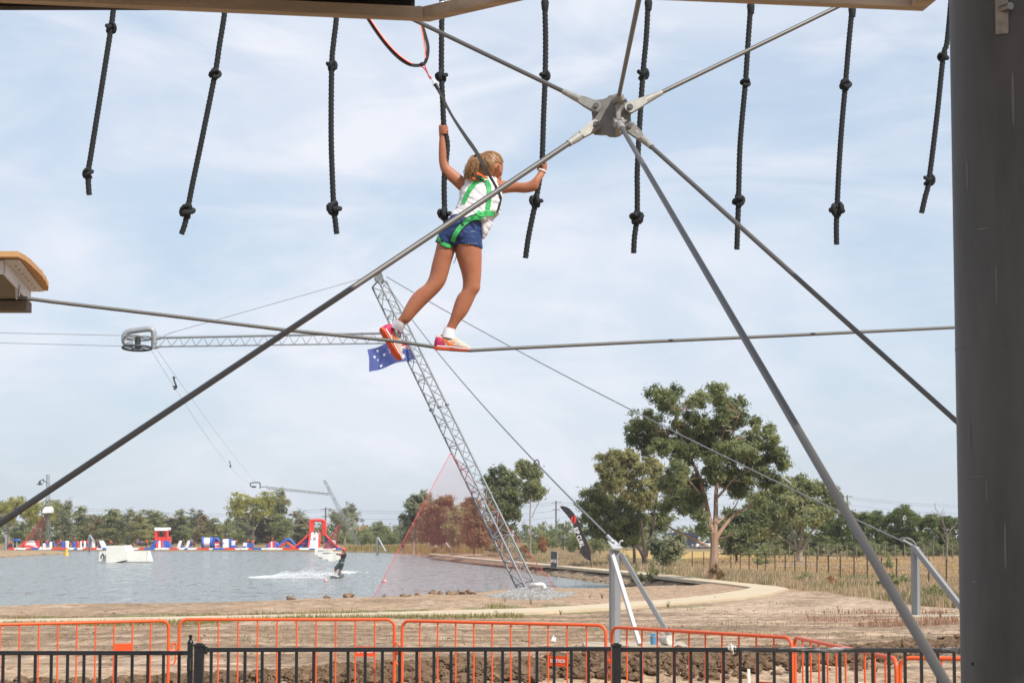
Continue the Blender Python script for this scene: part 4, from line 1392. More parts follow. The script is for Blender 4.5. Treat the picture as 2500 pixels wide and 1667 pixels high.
har = link('harness', None, girl)
drape([(1176, 437), (1160, 447), (1146, 464), (1137, 482), (1131, 497)], 11.5, m_green, 'strap', har)
drape([(1187, 440), (1193, 453), (1195, 470), (1194, 490), (1191, 508), (1189, 518)], 11.5, m_green, 'strap', har)
drape([(1163, 517), (1176, 523), (1195, 521), (1212, 523)], 13, m_green, 'strap', har, lift=0.007)
drape([(1163, 517), (1172, 524), (1178, 534)], 10, m_green, 'strap', har, lift=0.009)
drape([(1176, 531), (1160, 531), (1145, 537), (1131, 547), (1119, 561), (1110, 575), (1105, 590)], 11.5, m_green, 'strap', har, edge=5, lift=0.006)
drape([(1104, 600), (1094, 600), (1084, 596), (1076, 592)], 9, m_green, 'strap', har, edge=4, lift=0.008)
drape([(1069, 578), (1072, 586), (1076, 592)], 9, m_green, 'strap', har, edge=5, lift=0.006)
drape([(1124, 543), (1132, 551)], 5, m_blackweb, 'strap_keeper', har, lift=0.010)
drape([(1209, 516), (1210, 530)], 5, m_galv2, 'buckle', har, lift=0.011)
drape([(1211, 455), (1219, 472), (1223, 484), (1220, 500), (1214, 518)], 6.5, m_blackweb, 'strap', har, lift=0.008)
tb = MB()
for i in range(9):
    a = random.uniform(0, 3.1)
    c = S(1176 + random.uniform(-16, 14), 431 + random.uniform(-6, 7), -0.07 - 0.008 * i * 0.4)
    tb.box(c, (0.046, 0.006, 0.014), Matrix.Rotation(random.uniform(-0.6, 0.6), 3, 'Y'), i % 3)
tb.build('tangled_tabs', [m_green, m_strapx, m_blackweb], har, smooth=False)
q = MB(); q.box(S(1183, 432, -0.090), (0.050, 0.006, 0.010), Matrix.Rotation(0.5, 3, 'Y')); q.build('orange_tab', m_strapx, har)
q = MB(); q.tube(smooth_path([S(1113, 600, -0.05), S(1114, 622, -0.06), S(1111, 636, -0.06), S(1107, 643, -0.058)], 4), 0.0025, 6); q.build('loose_strap_end', m_blackweb, har)
# ================================================================== CABLE SKI RIG
m_lat = mat('tower_galvanised', (0.205, 0.215, 0.225), 0.55, 0.25, var=0.15, scale=2)
m_wire = mat('stay_wire', (0.23, 0.235, 0.24), 0.5, 0.5, scale=10)
m_post = mat('post_galvanised', (0.27, 0.278, 0.285), 0.55, 0.3, var=0.12, scale=3, stretch=(1, 1, 0.3))
m_brace = mat('pale_brace', (0.46, 0.46, 0.46), 0.5, 0.25, var=0.08, scale=5)
m_net = mat('red_net', (0.60, 0.035, 0.055), 0.7, scale=3)
m_netm = mat('net_mesh', (0.40, 0.105, 0.10), 0.8, scale=3)
m_dark = mat('dark_steel', (0.05, 0.052, 0.055), 0.5, 0.3, scale=5)


def lattice(t, A, B, rc, rbr, bays, col, start=0.0):
    """three chords A[i] -> B[i] joined by braces, each a part"""
    for i in range(3):
        bar('chord', A[i], B[i], rc, col, t, '8')
    for k_ in range(bays):
        f0 = k_ / bays; f1 = (k_ + 1) / bays
        for i in range(3):
            j = (i + 1) % 3
            a0, b0 = A[i] + (B[i] - A[i]) * f0, A[j] + (B[j] - A[j]) * f0
            a1, b1 = A[i] + (B[i] - A[i]) * f1, A[j] + (B[j] - A[j]) * f1
            bar('brace', a0 if k_ % 2 == 0 else b0, b1 if k_ % 2 == 0 else a1, rbr, col, t, '5')
            if k_ % 2 == 0 or bays < 12: bar('brace', a1, b1, rbr, col, t, '5')


YT0 = 84.0
tA = [P(1272, 1456, 84.0), P(1298, 1464, 83.5), P(1316, 1446, 84.2)]
tB = [P(909, 702, 90.0), P(924.5, 686, 89.6), P(944, 688, 90.2)]
tower = thing('lattice_tower', 'leaning galvanised lattice tower standing at the near edge of the lake', 'cable tower', (tA[0] + tA[2]) / 2)
lattice(tower, tA, tB, 0.040, 0.0165, 28, m_lat)
for f in (0.30, 0.585):
    for i in range(3):
        c = tA[i] + (tB[i] - tA[i]) * f; d = nrm(tB[i] - tA[i])
        q = MB(); q.tube([c - d * 0.03, c + d * 0.03], 0.085, 10); q.build('joint_flange', m_lat, tower)
q = MB(); tc_ = P(922, 676, 89.8); dd = nrm(np.array(tB[0]) - np.array(tA[0]))
q.extrude([P(912, 662, 89.75), P(930, 660, 89.75), P(934, 672, 89.75), P(938, 688, 89.75), P(926, 694, 89.75), P(914, 684, 89.75)], (0, 0.25, 0)); q.build('head_plate', m_lat, tower)
for b_ in tB: bar('strut', b_, P(924, 684, 89.85), 0.035, m_lat, tower, '8')
for (x, y) in ((917, 666), (927, 664), (918, 679), (930, 686)):
    q = MB(); q.tube([P(x, y, 89.73), P(x, y, 89.70)], 0.028, 8); q.build('bolt', m_galv2, tower)

# the boom with its pulley carriage
Yb = 88.8
boom = thing('pulley_boom', 'horizontal lattice boom with big pulley wheels held out from the leaning tower', 'cable boom', P(985, 830, Yb))
cT0, cT1 = P(392, 824.5, 88.0), P(985, 812.5, Yb)
cL0, cL1 = P(388, 847, 87.8), P(985, 838, Yb - 0.2)
cR0, cR1 = P(388, 845.5, 88.3), P(985, 837, Yb + 0.35)
bar('chord', cT0, cT1, 0.048, m_lat, boom, '8'); bar('chord', cL0, cL1, 0.020, m_lat, boom, '6'); bar('chord', cR0, cR1, 0.020, m_lat, boom, '6')
nb = 40
for i in range(nb):
    f0, f1 = i / nb, (i + 1) / nb
    up_ = i % 2 == 0
    for (a0, a1) in ((cL0, cL1), (cR0, cR1)):
        lo = a0 + (a1 - a0) * (f0 if up_ else f1); hi = cT0 + (cT1 - cT0) * (f1 if up_ else f0)
        bar('brace', lo, hi, 0.011, m_lat, boom, '5')
m_pulley = mat('pulley_frame', (0.30, 0.31, 0.32), 0.5, 0.3, scale=3)


def px2(u, v, Y): return P(270 + u / 3.015, 640 + v / 3.015, Y)


YC = 88.0
q = MB(); q.tube(smooth_path([px2(322, 600, YC), px2(320, 545, YC), px2(312, 505, YC), px2(280, 492, YC), px2(200, 500, YC), px2(135, 512, YC), px2(105, 535, YC), px2(100, 580, YC), px2(118, 602, YC), px2(160, 606, YC)], 6), 0.115, 12); q.build('carriage_frame', m_pulley, boom)
q = MB(); q.tube([px2(318, 540, YC), px2(318, 638, YC)], 0.11, 10); q.tube([px2(318, 560, YC), cT0], 0.08, 8); q.tube([px2(318, 632, YC), cL0], 0.05, 8); q.build('carriage_bracket', m_pulley, boom)
for (uc, vc, r, nm) in ((195, 632, 0.58, 'pulley_wheel'), (205, 557, 0.54, 'pulley_wheel')):
    c = px2(uc, vc, YC); tilt = 0.10
    ring = [c + np.array([r * math.cos(t), r * math.sin(t), tilt * r * math.sin(t) * -1.0]) for t in np.linspace(0, 2 * math.pi, 33)]
    q = MB(); q.tube(ring, 0.045, 8, cap=False)
    for t in np.linspace(0, math.pi, 5)[:-1]:
        o_ = np.array([r * math.cos(t), r * math.sin(t), -tilt * r * math.sin(t)]); q.bar(c - o_, c + o_, 0.018, 6)
    q.build(nm, m_dark if vc > 600 else m_pulley, boom)
q = MB(); q.tube([px2(200, 545, YC), px2(200, 640, YC)], 0.12, 10); q.build('pulley_axle', m_dark, boom)


def wire_thing(label, pts, r, m=None, sag=0.0, name='stay_wire', cat='wire', n=24):
    pts = [np.asarray(p) for p in pts]; P_ = []
    for a, b in zip(pts[:-1], pts[1:]):
        for t in np.linspace(0, 1, n, endpoint=False): P_.append(a + (b - a) * t - np.array([0, 0, sag * 4 * t * (1 - t)]))
    P_.append(pts[-1])
    q = MB(); q.tube(P_, r, 6)
    return tag(q.build(name, m or m_wire, None, origin=pts[0]), label, cat)


wire_thing('thin stay wire from the tower head down to the boom end', [P(912, 672, 89.7), P(415, 813, 88.0), cT0], 0.013)
pA_top = P(1493, 1318, 39.3)
w1 = wire_thing('stay wire from the tower head to the nearer anchor post', [P(936, 682, 89.9), pA_top + (P(936, 682, 89.9) - pA_top) * 0.012], 0.018, sag=0.35)
# ring and clamp on it
fr_ = 0.36
rc_ = min((np.array(v.co) + _org(w1) for v in w1.data.vertices), key=lambda p: abs(proj(p)[0] - 1323))
q = MB(); q.tube([rc_ + np.array([0.050 * math.cos(t), 0.02 * math.sin(t), 0.060 * math.sin(t)]) for t in np.linspace(0, 6.29, 17)], 0.014, 6, cap=False); q.build('ring', m_dark, None, origin=rc_)
o = bpy.data.objects['ring']; tag(o, 'small steel ring on the nearer stay wire', 'ring')
pB_top = P(2230, 1334, 54.5)
w2 = wire_thing('stay wire from the tower head to the farther anchor post on the right', [P(944, 676, 90.0), pB_top + (P(944, 676, 90.0) - pB_top) * 0.01], 0.018, sag=0.25)
for (x0, y0, x1, y1, yy_, lb) in ((1908, 1163, 1932, 1180, 62.5, 'white wire clamp on the farther stay wire in front of the trees'), (2206, 1318, 2216, 1325, 55.0, 'white wire clamp just above the farther anchor post')):
    q = MB(); q.tube([P(x0, y0, yy_), P((x0 + x1) / 2, (y0 + y1) / 2, yy_ - .2), P(x1, y1, yy_ - .3)], [0.014, 0.026, 0.016], 8)
    tag(q.build('wire_clamp', m_brace, None, origin=P(x0, y0, yy_)), lb, 'clamp')
wire_thing('upper haul cable leaving the pulleys to the left', [px2(95, 540, YC), P(-300, 806, 92)], 0.011)
wire_thing('lower haul cable leaving the pulleys to the left', [px2(95, 618, YC), P(-300, 829, 92)], 0.011)
hA = [P(370, 856, 87.6), P(612, 1182, 300)]; hB = [P(385, 856, 88.4), P(630, 1182, 300)]
wire_thing('left one of the two haul cables running out over the lake', hA, 0.0075, sag=0.9)
wire_thing('right one of the two haul cables running out over the lake', hB, 0.0075, sag=0.3)
for (x, y, s, Y, lb) in ((427, 935, 1.0, 104, 'dark cable carrier hanging on the haul cables near the pulleys'), (562, 1133, 0.48, 220, 'small dark cable carrier farther out on the haul cables')):
    w_ = Y / F; c = P(x, y, Y)
    pts = smooth_path([c + np.array([a * w_ * s, 0, b * w_ * s]) for a, b in ((-4, 16), (-3, 12), (-1, 4), (2, -3), (4, -10), (1, -14), (-3, -15))], 4)
    q = MB(); q.tube(pts, 2.2 * w_ * s, 7); q.bar(c + np.array([-5 * w_ * s, 0, 15 * w_ * s]), c + np.array([1 * w_ * s, 0, 13 * w_ * s]), 2.4 * w_ * s); q.bar(c + np.array([-5 * w_ * s, 0, -9 * w_ * s]), c + np.array([6 * w_ * s, 0, -8 * w_ * s]), 2.6 * w_ * s)
    tag(q.build('cable_carrier', m_dark, None, origin=c), lb, 'cable carrier', 'carriers on the haul cable')

# --- flag on the tower ---------------------------------------------------------------------------
fm_ = [mat('flag_blue', (0.080, 0.105, 0.33), 0.75, transl=0.35, scale=4, var=0.1), mat('flag_white', (0.78, 0.78, 0.78), 0.75, transl=0.3, scale=4, var=0.03), mat('flag_red', (0.62, 0.03, 0.04), 0.75, transl=0.3, scale=4, var=0.05)]


def star(u, v, cx_, cy_, r, n):
    dx, dy = (u - cx_) * 2.0, (v - cy_)
    rr, an = math.hypot(dx, dy), math.atan2(dx, dy)
    s = (an / (2 * math.pi / n)) % 1.0; s = abs(s - 0.5) * 2           # 1 at points
    return rr < r * (0.46 + 0.54 * s ** 1.3)


def flagcol(u, v):
    """u from the hoist 0..1, v from the top 0..1"""
    if u < 0.5 and v < 0.5:
        a, b = u / 0.5, v / 0.5
        if abs(a - .5) < 0.055 or abs(b - .5) < 0.11: return 2
        if abs(a - .5) < 0.095 or abs(b - .5) < 0.19: return 1
        d1, d2 = abs(a - b), abs(a - (1 - b))
        if min(d1, d2) < 0.05: return 2
        if min(d1, d2) < 0.13: return 1
        return 0
    if star(u, v, 0.25, 0.75, 0.155, 7): return 1
    for c in ((0.75, 0.16, .075), (0.63, 0.44, .075), (0.86, 0.38, .075), (0.75, 0.84, .075)):
        if star(u, v, c[0], c[1], c[2], 7): return 1
    if star(u, v, 0.80, 0.55, 0.045, 5): return 1
    return 0


flag = thing('flag', 'blue Australian flag blowing from the leaning tower', 'flag', P(1002, 850, 88.4))
TR, BR = (994, 826), (1015, 876)
TLf, BLf = (897, 856), (903, 910)
nu, nv = 120, 60; vs, fs_, mi_ = [], [], []
for j in range(nv + 1):
    for i in range(nu + 1):
        u, v = i / nu, j / nv
        top = np.array(TR) * (1 - u) + np.array(TLf) * u; bot = np.array(BR) * (1 - u) + np.array(BLf) * u
        p = top * (1 - v) + bot * v
        wv = math.sin(u * 9 + v * 1.8) * (0.3 + u)
        p = p + np.array([1.5 * math.sin(v * 5 + u * 6) * u, 2.2 * math.sin(u * 10 + 0.6) * (0.25 + u) - 3.5 * math.sin(u * math.pi)])
        vs.append(P(p[0], p[1], 88.4 + 0.10 * wv - 0.4 * u) - _org(flag))
for j in range(nv):
    for i in range(nu):
        a = j * (nu + 1) + i; fs_.append((a, a + 1, a + nu + 2, a + nu + 1)); mi_.append(flagcol((i + .5) / nu, (j + .5) / nv))
me = fast_mesh('flag_cloth', np.array(vs), np.array(fs_), fm_); me.polygons.foreach_set('material_index', np.array(mi_, np.int32))
link('flag_cloth', me, flag)
q = MB(); q.bar(P(992, 818, 88.4), P(1018, 882, 88.4), 0.016, 8); q.build('flag_pole', m_lat, flag)


# --- safety nets ---------------------------------------------------------------------------------------
def net(label, apex, left, right, step, r, rb_, n_w=0.5):
    """triangular net between three world points, sagging inwards"""
    apex, left, right = map(np.asarray, (apex, left, right))
    t = thing('safety_net', label, 'net', left, 'red nets hung from the towers')
    el = [apex + (left - apex) * f for f in np.linspace(0, 1, 20)]
    q = MB(); q.tube(el, rb_, 6); q.tube([apex + (right - apex) * f + np.array([0, 0, 0.0]) for f in np.linspace(0, 1, 12)], rb_, 6); q.build('border_rope', m_net, t)
    q = MB(); q.tube([left, right], rb_ * 0.6, 6); q.build('bottom_rope', m_netm, t)
    e1, e2 = left - apex, right - apex
    A = np.array([[np.dot(e1, e1), np.dot(e1, e2)], [np.dot(e1, e2), np.dot(e2, e2)]])
    ex = nrm(right - left); ez_ = nrm(np.cross(np.cross(e1, e2), ex))
    pts2 = np.array([[np.dot(p - apex, ex), np.dot(p - apex, ez_)] for p in (apex, left, right)])
    q = MB()
    for sgn in (1, -1):
        dirv = np.array([math.cos(1.02), sgn * math.sin(1.02)]); nv_ = np.array([-dirv[1], dirv[0]])
        pr = pts2 @ nv_
        for off in np.arange(pr.min() + step / 2, pr.max(), step):
            hits = []
            for i in range(3):
                a, b = pts2[i], pts2[(i + 1) % 3]; da, db = a @ nv_ - off, b @ nv_ - off
                if da * db < 0: hits.append(a + (b - a) * da / (da - db))
            if len(hits) == 2:
                w = [apex + ex * h[0] + ez_ * h[1] for h in hits]; q.bar(w[0], w[1], r, 3)
    o = q.build('net_mesh', m_netm, t); tag(o, kind='stuff')
    return t


net('big red edged triangular net hung from the leaning tower into the lake', P(1100, 1106, 85.6), G(905, 1470, WZ), G(1372, 1453, -0.5), 0.085, 0.0036, 0.0110)
net('small red net beside the far left tower', P(114, 1255, 292), P(58, 1322, 292), P(98, 1324, 295), 0.26, 0.030, 0.05)
net('small red net behind the big inflatable slide', P(829, 1279, 300), P(788, 1340, 300), P(822, 1330, 303), 0.26, 0.026, 0.05)
# orange tow rope
# --- pipe, slab and gravel at the tower foot ---------------------------------------------------------------
pipe = MB(); zp = 83.0
pipe.tube(smooth_path([P(1298, 1428, zp + .3), P(1310, 1427, zp), P(1322, 1426, zp), P(1328, 1430, zp), P(1330, 1438, zp), P(1328, 1448, zp)], 6), 0.075, 12)
m_pvc = mat('white_pvc', (0.78, 0.78, 0.76), 0.4, var=0.04, scale=4)
tag(pipe.build('drain_pipe', m_pvc, None, origin=P(1328, 1448, zp)), 'bent white plastic pipe beside the foot of the leaning tower', 'pipe')
m_slab = mat('dark_slab', (0.13, 0.135, 0.125), 0.9, var=0.2, scale=4)
sl = MB(); c = P(1331, 1442, 83)
sl.extrude([P(1318, 1446, 82.7), P(1345, 1437.5, 82.9), P(1344, 1440, 83.6), P(1322, 1446, 83.7)], (0, 0, -0.10)); tag(sl.build('stone_slab', m_slab, None, origin=c, smooth=False), 'flat dark slab lying under the white pipe on the gravel', 'slab')


def pebbles(name, label, n, sampler, rmin, rmax, m, kind='stuff', detail=1, flat=0.7):
    bm = bmesh.new(); bmesh.ops.create_icosphere(bm, subdivisions=detail, radius=1)
    bv_ = np.array([v.co[:] for v in bm.verts]); bf = np.array([[v.index for v in f.verts] for f in bm.faces]); bm.free()
    V_, F_, C_ = [], [], []
    for i in range(n):
        p, s = sampler(i)
        r = s if s is not None else rmin + (rmax - rmin) * random.random() ** 2.2
        sc = np.array([random.uniform(.75, 1.3), random.uniform(.75, 1.3), random.uniform(flat * .8, flat * 1.25)]) * r
        a = random.uniform(0, 6.28); ca, sa = math.cos(a), math.sin(a)
        q_ = bv_ * (1 + rng.uniform(-.25, .25, (len(bv_), 1))) * sc
        q_ = np.stack([q_[:, 0] * ca - q_[:, 1] * sa, q_[:, 0] * sa + q_[:, 1] * ca, q_[:, 2]], 1) + p
        F_.append(bf + len(bv_) * i); V_.append(q_); C_.append(np.tile(np.clip(rng.normal(1, 0.16), .55, 1.5), len(bv_)))
    col_ = np.concatenate(C_)[:, None] * np.array(m[1])
    me_ = fast_mesh(name, np.vstack(V_), np.vstack(F_), m[0], col_, smooth=False)
    o_ = link(name, me_)
    tag(o_, kind=kind)
    if label: o_['label'] = label
    return o_


m_stone = mat_vcol('grey_gravel', nscale=8, namp=0.2, rough=0.95, spec=0.1)
m_clod = mat_vcol('dirt_clod', nscale=7, namp=0.3, bump=0.5, bscale=18, rough=0.97, spec=0.05)
GRAV = poly_px([(1185, 1467), (1230, 1461), (1262, 1450), (1330, 1448), (1365, 1456), (1405, 1462), (1390, 1472), (1330, 1479), (1240, 1476), (1190, 1472)], -0.35)
gmin, gmax = GRAV.min(0), GRAV.max(0)


def s_grav(i):
    while True:
        x, y = random.uniform(gmin[0], gmax[0]), random.uniform(gmin[1], gmax[1])
        if seg_dist(np.array([x]), np.array([y]), GRAV)[1][0]: break
    z = max(float(gz(x, y)[0]), WZ) + 0.05 * math.exp(-(((x - 0.9) / 1.1) ** 2 + ((y - 83.2) / 2.6) ** 2)) * random.random()
    return np.array([x, y, z]), None


pebbles('gravel', 'grey gravel heaped round the foot of the leaning tower', 3200, s_grav, 0.018, 0.060, (m_stone, (0.30, 0.295, 0.285)))


def s_clod(i):
    while True:
        x = random.uniform(-9.4, 10.0); hh = np.interp(x, HEAP[:, 0], HEAPH)
        if random.random() < hh / 0.44 + 0.08: break
    yc = np.interp(x, HEAP[:, 0], HEAP[:, 1])
    y = yc + random.gauss(0, 0.62)
    return np.array([x, y, float(gz(x, y)[0]) + 0.01 + 0.16 * hh * random.random()]), None


pebbles('dirt_clods', 'heap of broken brown clods behind the orange barriers', 7500, s_clod, 0.022, 0.105, (m_clod, (0.165, 0.107, 0.067)), detail=2)
BANK = [(1250, 1384), (1309, 1394), (1335, 1400), (1380, 1405), (1435, 1411), (1488, 1418), (1560, 1427), (1630, 1437), (1652, 1444)]


def s_bank(i):
    j = random.randrange(len(BANK) - 1); t = random.random()
    a, b = BANK[j], BANK[j + 1]; p = G(a[0] + (b[0] - a[0]) * t, a[1] + (b[1] - a[1]) * t - random.uniform(-1.5, 4.0), -0.45)
    return np.array([p[0], p[1], float(gz(p[0], p[1])[0]) + 0.02]), None


pebbles('bank_stones', 'broken stones along the far bank of the lake on the right', 900, s_bank, 0.06, 0.22, (m_clod, (0.235, 0.18, 0.125)))


def s_scatter(i):
    while True:
        x, y = random.uniform(-13, 16), random.uniform(26, 62)
        z, sd, dp, ip, _ = gz(x, y, True)
        if sd[0] > 0.2 and not ip[0]: return np.array([x, y, z[0]]), None


pebbles('small_stones', 'loose stones and crumbs of soil on the bare dirt', 2400, s_scatter, 0.010, 0.050, (m_clod, (0.31, 0.215, 0.145)))
# the larger lumps that stick up against the water, each its own rock
rk_ = []
RKL = ['largest clod at the left end of the shoreline clods', 'small clod second from the left on the shoreline', 'broad clod below and left of the net corner', 'low clod just right of the net corner', 'low flat clod below the middle of the net', 'small clod left of the highest shoreline clods', 'broad clod starting the cluster of high shoreline clods',
       'narrow upright clod beside the broad one in the cluster', 'low clod in the middle of the shoreline cluster', 'upright clod right of the middle of the cluster', 'clod filling the gap left of the tallest clod', 'tallest clod near the right end of the cluster', 'last clod of the cluster toward the gravel']
for (x, y, w, h) in ((712, 1489, 26, 14), (797, 1487, 16, 9), (849, 1485, 26, 15), (938, 1481, 14, 9), (990, 1480, 24, 8), (1020, 1478, 16, 8), (1061, 1475, 30, 17), (1076, 1476, 14, 15), (1101, 1476, 22, 12), (1119, 1474, 18, 15), (1131, 1475, 16, 12), (1146, 1473, 20, 17), (1157, 1474, 18, 10)):
    p = G(x, y + 3, -0.5); w_ = p[1] / F
    bm = bmesh.new(); bmesh.ops.create_icosphere(bm, subdivisions=2, radius=1)
    for v in bm.verts:
        v.co = Vector((v.co.x * w * w_ * .46, v.co.y * w * w_ * .45, v.co.z * h * w_ * .55)) * (1 + 0.75 * (float(vnoise(np.array([v.co.x * 2.1 + x]), np.array([v.co.z * 2.3 + v.co.y * 1.7]))[0]) - .5) * 2)
    me = bpy.data.meshes.new('rock'); bm.to_mesh(me); bm.free(); me.materials.append(mat('brown_rock', (0.21, 0.14, 0.09), 0.95, var=0.4, scale=4, bump=0.4, bscale=12))
    o = link('rock', me); o.location = (p[0], p[1], float(gz(p[0], p[1])[0]) + 0.02); rk_.append(o)
    tag(o, RKL[len(rk_) - 1] , 'rock', 'clods along the near shoreline')

# ================================================================== ANCHOR POSTS
def anchor_post(label, px, ytop, ybase, wpx, Y, braces, big=True):
    b = P(px, ybase, Y); b[2] = float(gz(b[0], b[1])[0]) - 0.02
    tz = P(px, ytop, Y)[2]; w = wpx * Y / F
    t = thing('anchor_post', label, 'post', b, 'steel anchor posts for the stay wires')
    q = MB(); s = w / 2
    oc = [(-s, -s * .5), (-s * .5, -s), (s * .5, -s), (s, -s * .5), (s, s * .5), (s * .5, s), (-s * .5, s), (-s, s * .5)] if big else [(-s, -s), (s, -s), (s, s), (-s, s)]
    a = 0.42
    q.extrude([(b[0] + x * math.cos(a) - y * math.sin(a), Y + x * math.sin(a) + y * math.cos(a), b[2]) for x, y in oc], (0, 0, tz - b[2])); q.build('shaft', m_post, t, smooth=False)
    for (x0, y0, x1, y1, dY0, dY1, wid, m) in braces:
        e = P(x1, y1, Y + dY1); e[2] = max(e[2], b[2] - 0.02)
        bar('brace', P(x0, y0, Y + dY0), e, wid * Y / F / 2, m, t, 'box')
    return t, np.array([b[0], Y, tz])


t1, top1 = anchor_post('tall grey anchor post with two braces, nearer one beside the blue bucket', 1501.5, 1343, 1566, 25, 39.0,
                       [(1492, 1344, 1562, 1573, -0.16, -1.6, 9, m_brace), (1517, 1352, 1645, 1570, -0.05, -0.4, 10, m_post)])
q = MB(); q.extrude([P(1483, 1322, 39.0), P(1503, 1321, 39.35), P(1519, 1339, 38.9), P(1496, 1340, 38.55)], (0, 0, 0.02)); q.build('cap_plate', m_brace, t1, smooth=False)
q = MB(); q.tube([P(1494, 1319, 39.0), P(1484, 1308, 39.4)], 0.032, 8); q.ball(P(1495, 1321, 39), 0.045, 8, 6); q.build('wire_socket', m_brace, t1)
q = MB(); q.tube(smooth_path([P(1512, 1331, 38.9), P(1513, 1324, 38.9), P(1517, 1319, 38.9), P(1521, 1321, 38.9)], 5), 0.014, 8); q.build('conduit', m_brace, t1)
q = MB(); 
for (x, y) in ((1497, 1327), (1505, 1333)): q.tube([P(x, y, 38.95), P(x, y, 38.95) + np.array([0, 0, 0.022])], 0.02, 8)
q.build('bolt', m_dark, t1)
m_pad = mat('concrete_pad', (0.44, 0.37, 0.28), 0.95, var=0.15, scale=4)
q = MB(); c = on_ground(P(1555, 1572, 38.6)[0], 38.6); q.box((c[0] - 0.05, 38.5, c[2] + 0.0), (1.75, 1.5, 0.10)); tag(q.build('concrete_pad', m_pad, None, origin=c), 'low concrete pad under the nearer anchor post', 'concrete pad')
t2, top2 = anchor_post('grey anchor post standing on pale sand left of the column, with one brace', 2236.5, 1334, 1506, 19.5, 54.5, [(2233, 1337, 2358, 1496, -0.12, -1.2, 12, m_post)])
q = MB(); q.tube(smooth_path([P(2198, 1314, 54.6), P(2215, 1313, 54.4), P(2228, 1319, 54.4), P(2235, 1328, 54.4), P(2236, 1336, 54.4)], 6), 0.018, 8); q.build('conduit', m_post, t2)
q = MB(); q.tube([P(2206, 1318, 54.7), P(2245, 1341, 54.3)], 0.026, 8); q.tube([P(2246, 1340, 54.3), P(2246.5, 1362, 54.3)], 0.012, 6); q.build('wire_socket', m_brace, t2)
q = MB(); c = on_ground(P(2290, 1508, 54.3)[0], 54.0); q.box((c[0] + 0.2, 54.0, c[2] - 0.02), (2.2, 1.2, 0.10)); tag(q.build('concrete_pad', m_pad, None, origin=c), 'concrete pad under the farther anchor post', 'concrete pad')
for (px, yt, yb, w, Y, br, lb) in (
        (14, 1304, 1341, 5, 285, [], 'pale anchor post on the far shore near the left edge'),
        (218, 1305, 1341, 5, 285, [(219, 1306, 231, 1324, 0, -1, 3, m_brace)], 'pale braced anchor post among the crowd by the inflatables'),
        (921, 1310, 1346, 5, 250, [(922, 1311, 941, 1345, 0, -1, 3, m_brace)], 'pale braced anchor post right of the big slide'),
        (1052, 1314, 1344, 4, 245, [(1053, 1316, 1072, 1347, 0, -1, 3, m_brace)], 'pale braced anchor post behind the net, left one of two'),
        (1077.5, 1312, 1350, 4.5, 235, [(1079, 1314, 1109, 1351, 0, -1.5, 3, m_brace)], 'pale braced anchor post behind the net, right one of two')):
    anchor_post(lb, px, yt, yb, w, Y, br, False)

# bucket, white tub and stake
m_bucket = mat('blue_plastic', (0.10, 0.27, 0.47), 0.45, var=0.05, scale=4)
p = on_ground(P(1597, 1568, 38.1)[0], 38.1); p[2] += 0.05; s_ = 38.1 / F
q = MB(); q.tube([p, p + np.array([0, 0, 22 * s_])], [8.5 * s_, 10.5 * s_], 18); bk = q.build('bucket', m_bucket, None, origin=p); tag(bk, 'blue plastic bucket on the pad beside the nearer anchor post', 'bucket')
q = MB(); q.tube([p + np.array([0, 0, 22 * s_]), p + np.array([0, 0, 25.5 * s_])], [12.3 * s_, 12.3 * s_], 18); q.build('rim', m_bucket, bk)
q = MB(); q.tube([p + np.array([11.5 * s_ * math.cos(t), -6 * s_ * math.sin(t) - 0.03, (23 - 3 * math.sin(t)) * s_]) for t in np.linspace(0, math.pi, 9)], 0.006, 6); q.build('handle', m_white, bk)
p = on_ground(P(1628, 1566, 38.0)[0], 38.0); p[2] += 0.05
m_tub = mat('dirty_white_tub', (0.58, 0.53, 0.45), 0.6, var=0.25, scale=8)
q = MB()
ax_ = nrm(np.array([0.5, -0.86, 0.05])); c = p + np.array([0, 0, 12 * s_])
q.tube([c - ax_ * 0.14, c - ax_ * 0.12, c, c + ax_ * 0.11, c + ax_ * 0.115, c + ax_ * 0.02], [0.03, 0.07, 0.084, 0.088, 0.074, 0.06], 20)
tag(q.build('plastic_tub', m_tub, None, origin=p), 'dirty white round tub lying on its side beside the blue bucket', 'tub')
p = on_ground(P(1829, 1667, 29.4)[0], 29.4)
q = MB(); tz_ = P(1829, 1632, 29.4)[2]; q.box((p[0], 29.4, (p[2] + tz_) / 2 - 0.05), (0.036, 0.03, tz_ - p[2] + 0.10), Matrix.Rotation(-0.03, 3, 'Y')); tag(q.build('survey_stake', m_white, None, origin=p), 'white timber stake in the dirt near the bottom edge', 'stake')
p = on_ground(P(1351, 1547, 41.5)[0], 41.5)
q = MB(); q.extrude([p + np.array(v) * 0.9 for v in ((-0.05, 0, 0.02), (0.05, 0, 0.0), (0.06, 0.03, 0.09), (0.025, 0.0, 0.06), (0.01, 0.02, 0.13))], (0.0, 0.012, 0.01)); tag(q.build('paper_scrap', m_white, None, origin=p, smooth=False), 'crumpled white paper scrap on the dirt behind the barrier', 'litter')

# ================================================================== BANNERS
m_ban = mat('black_banner', (0.028, 0.020, 0.026), 0.75, var=0.3, scale=3, transl=0.12)
m_logo = mat('red_logo', (0.75, 0.035, 0.03), 0.6, scale=10)
YBN = 131.0


def bpx(u, v, Y=YBN): return P(1250 + u / 4.704, 1180 + v / 4.704, Y)


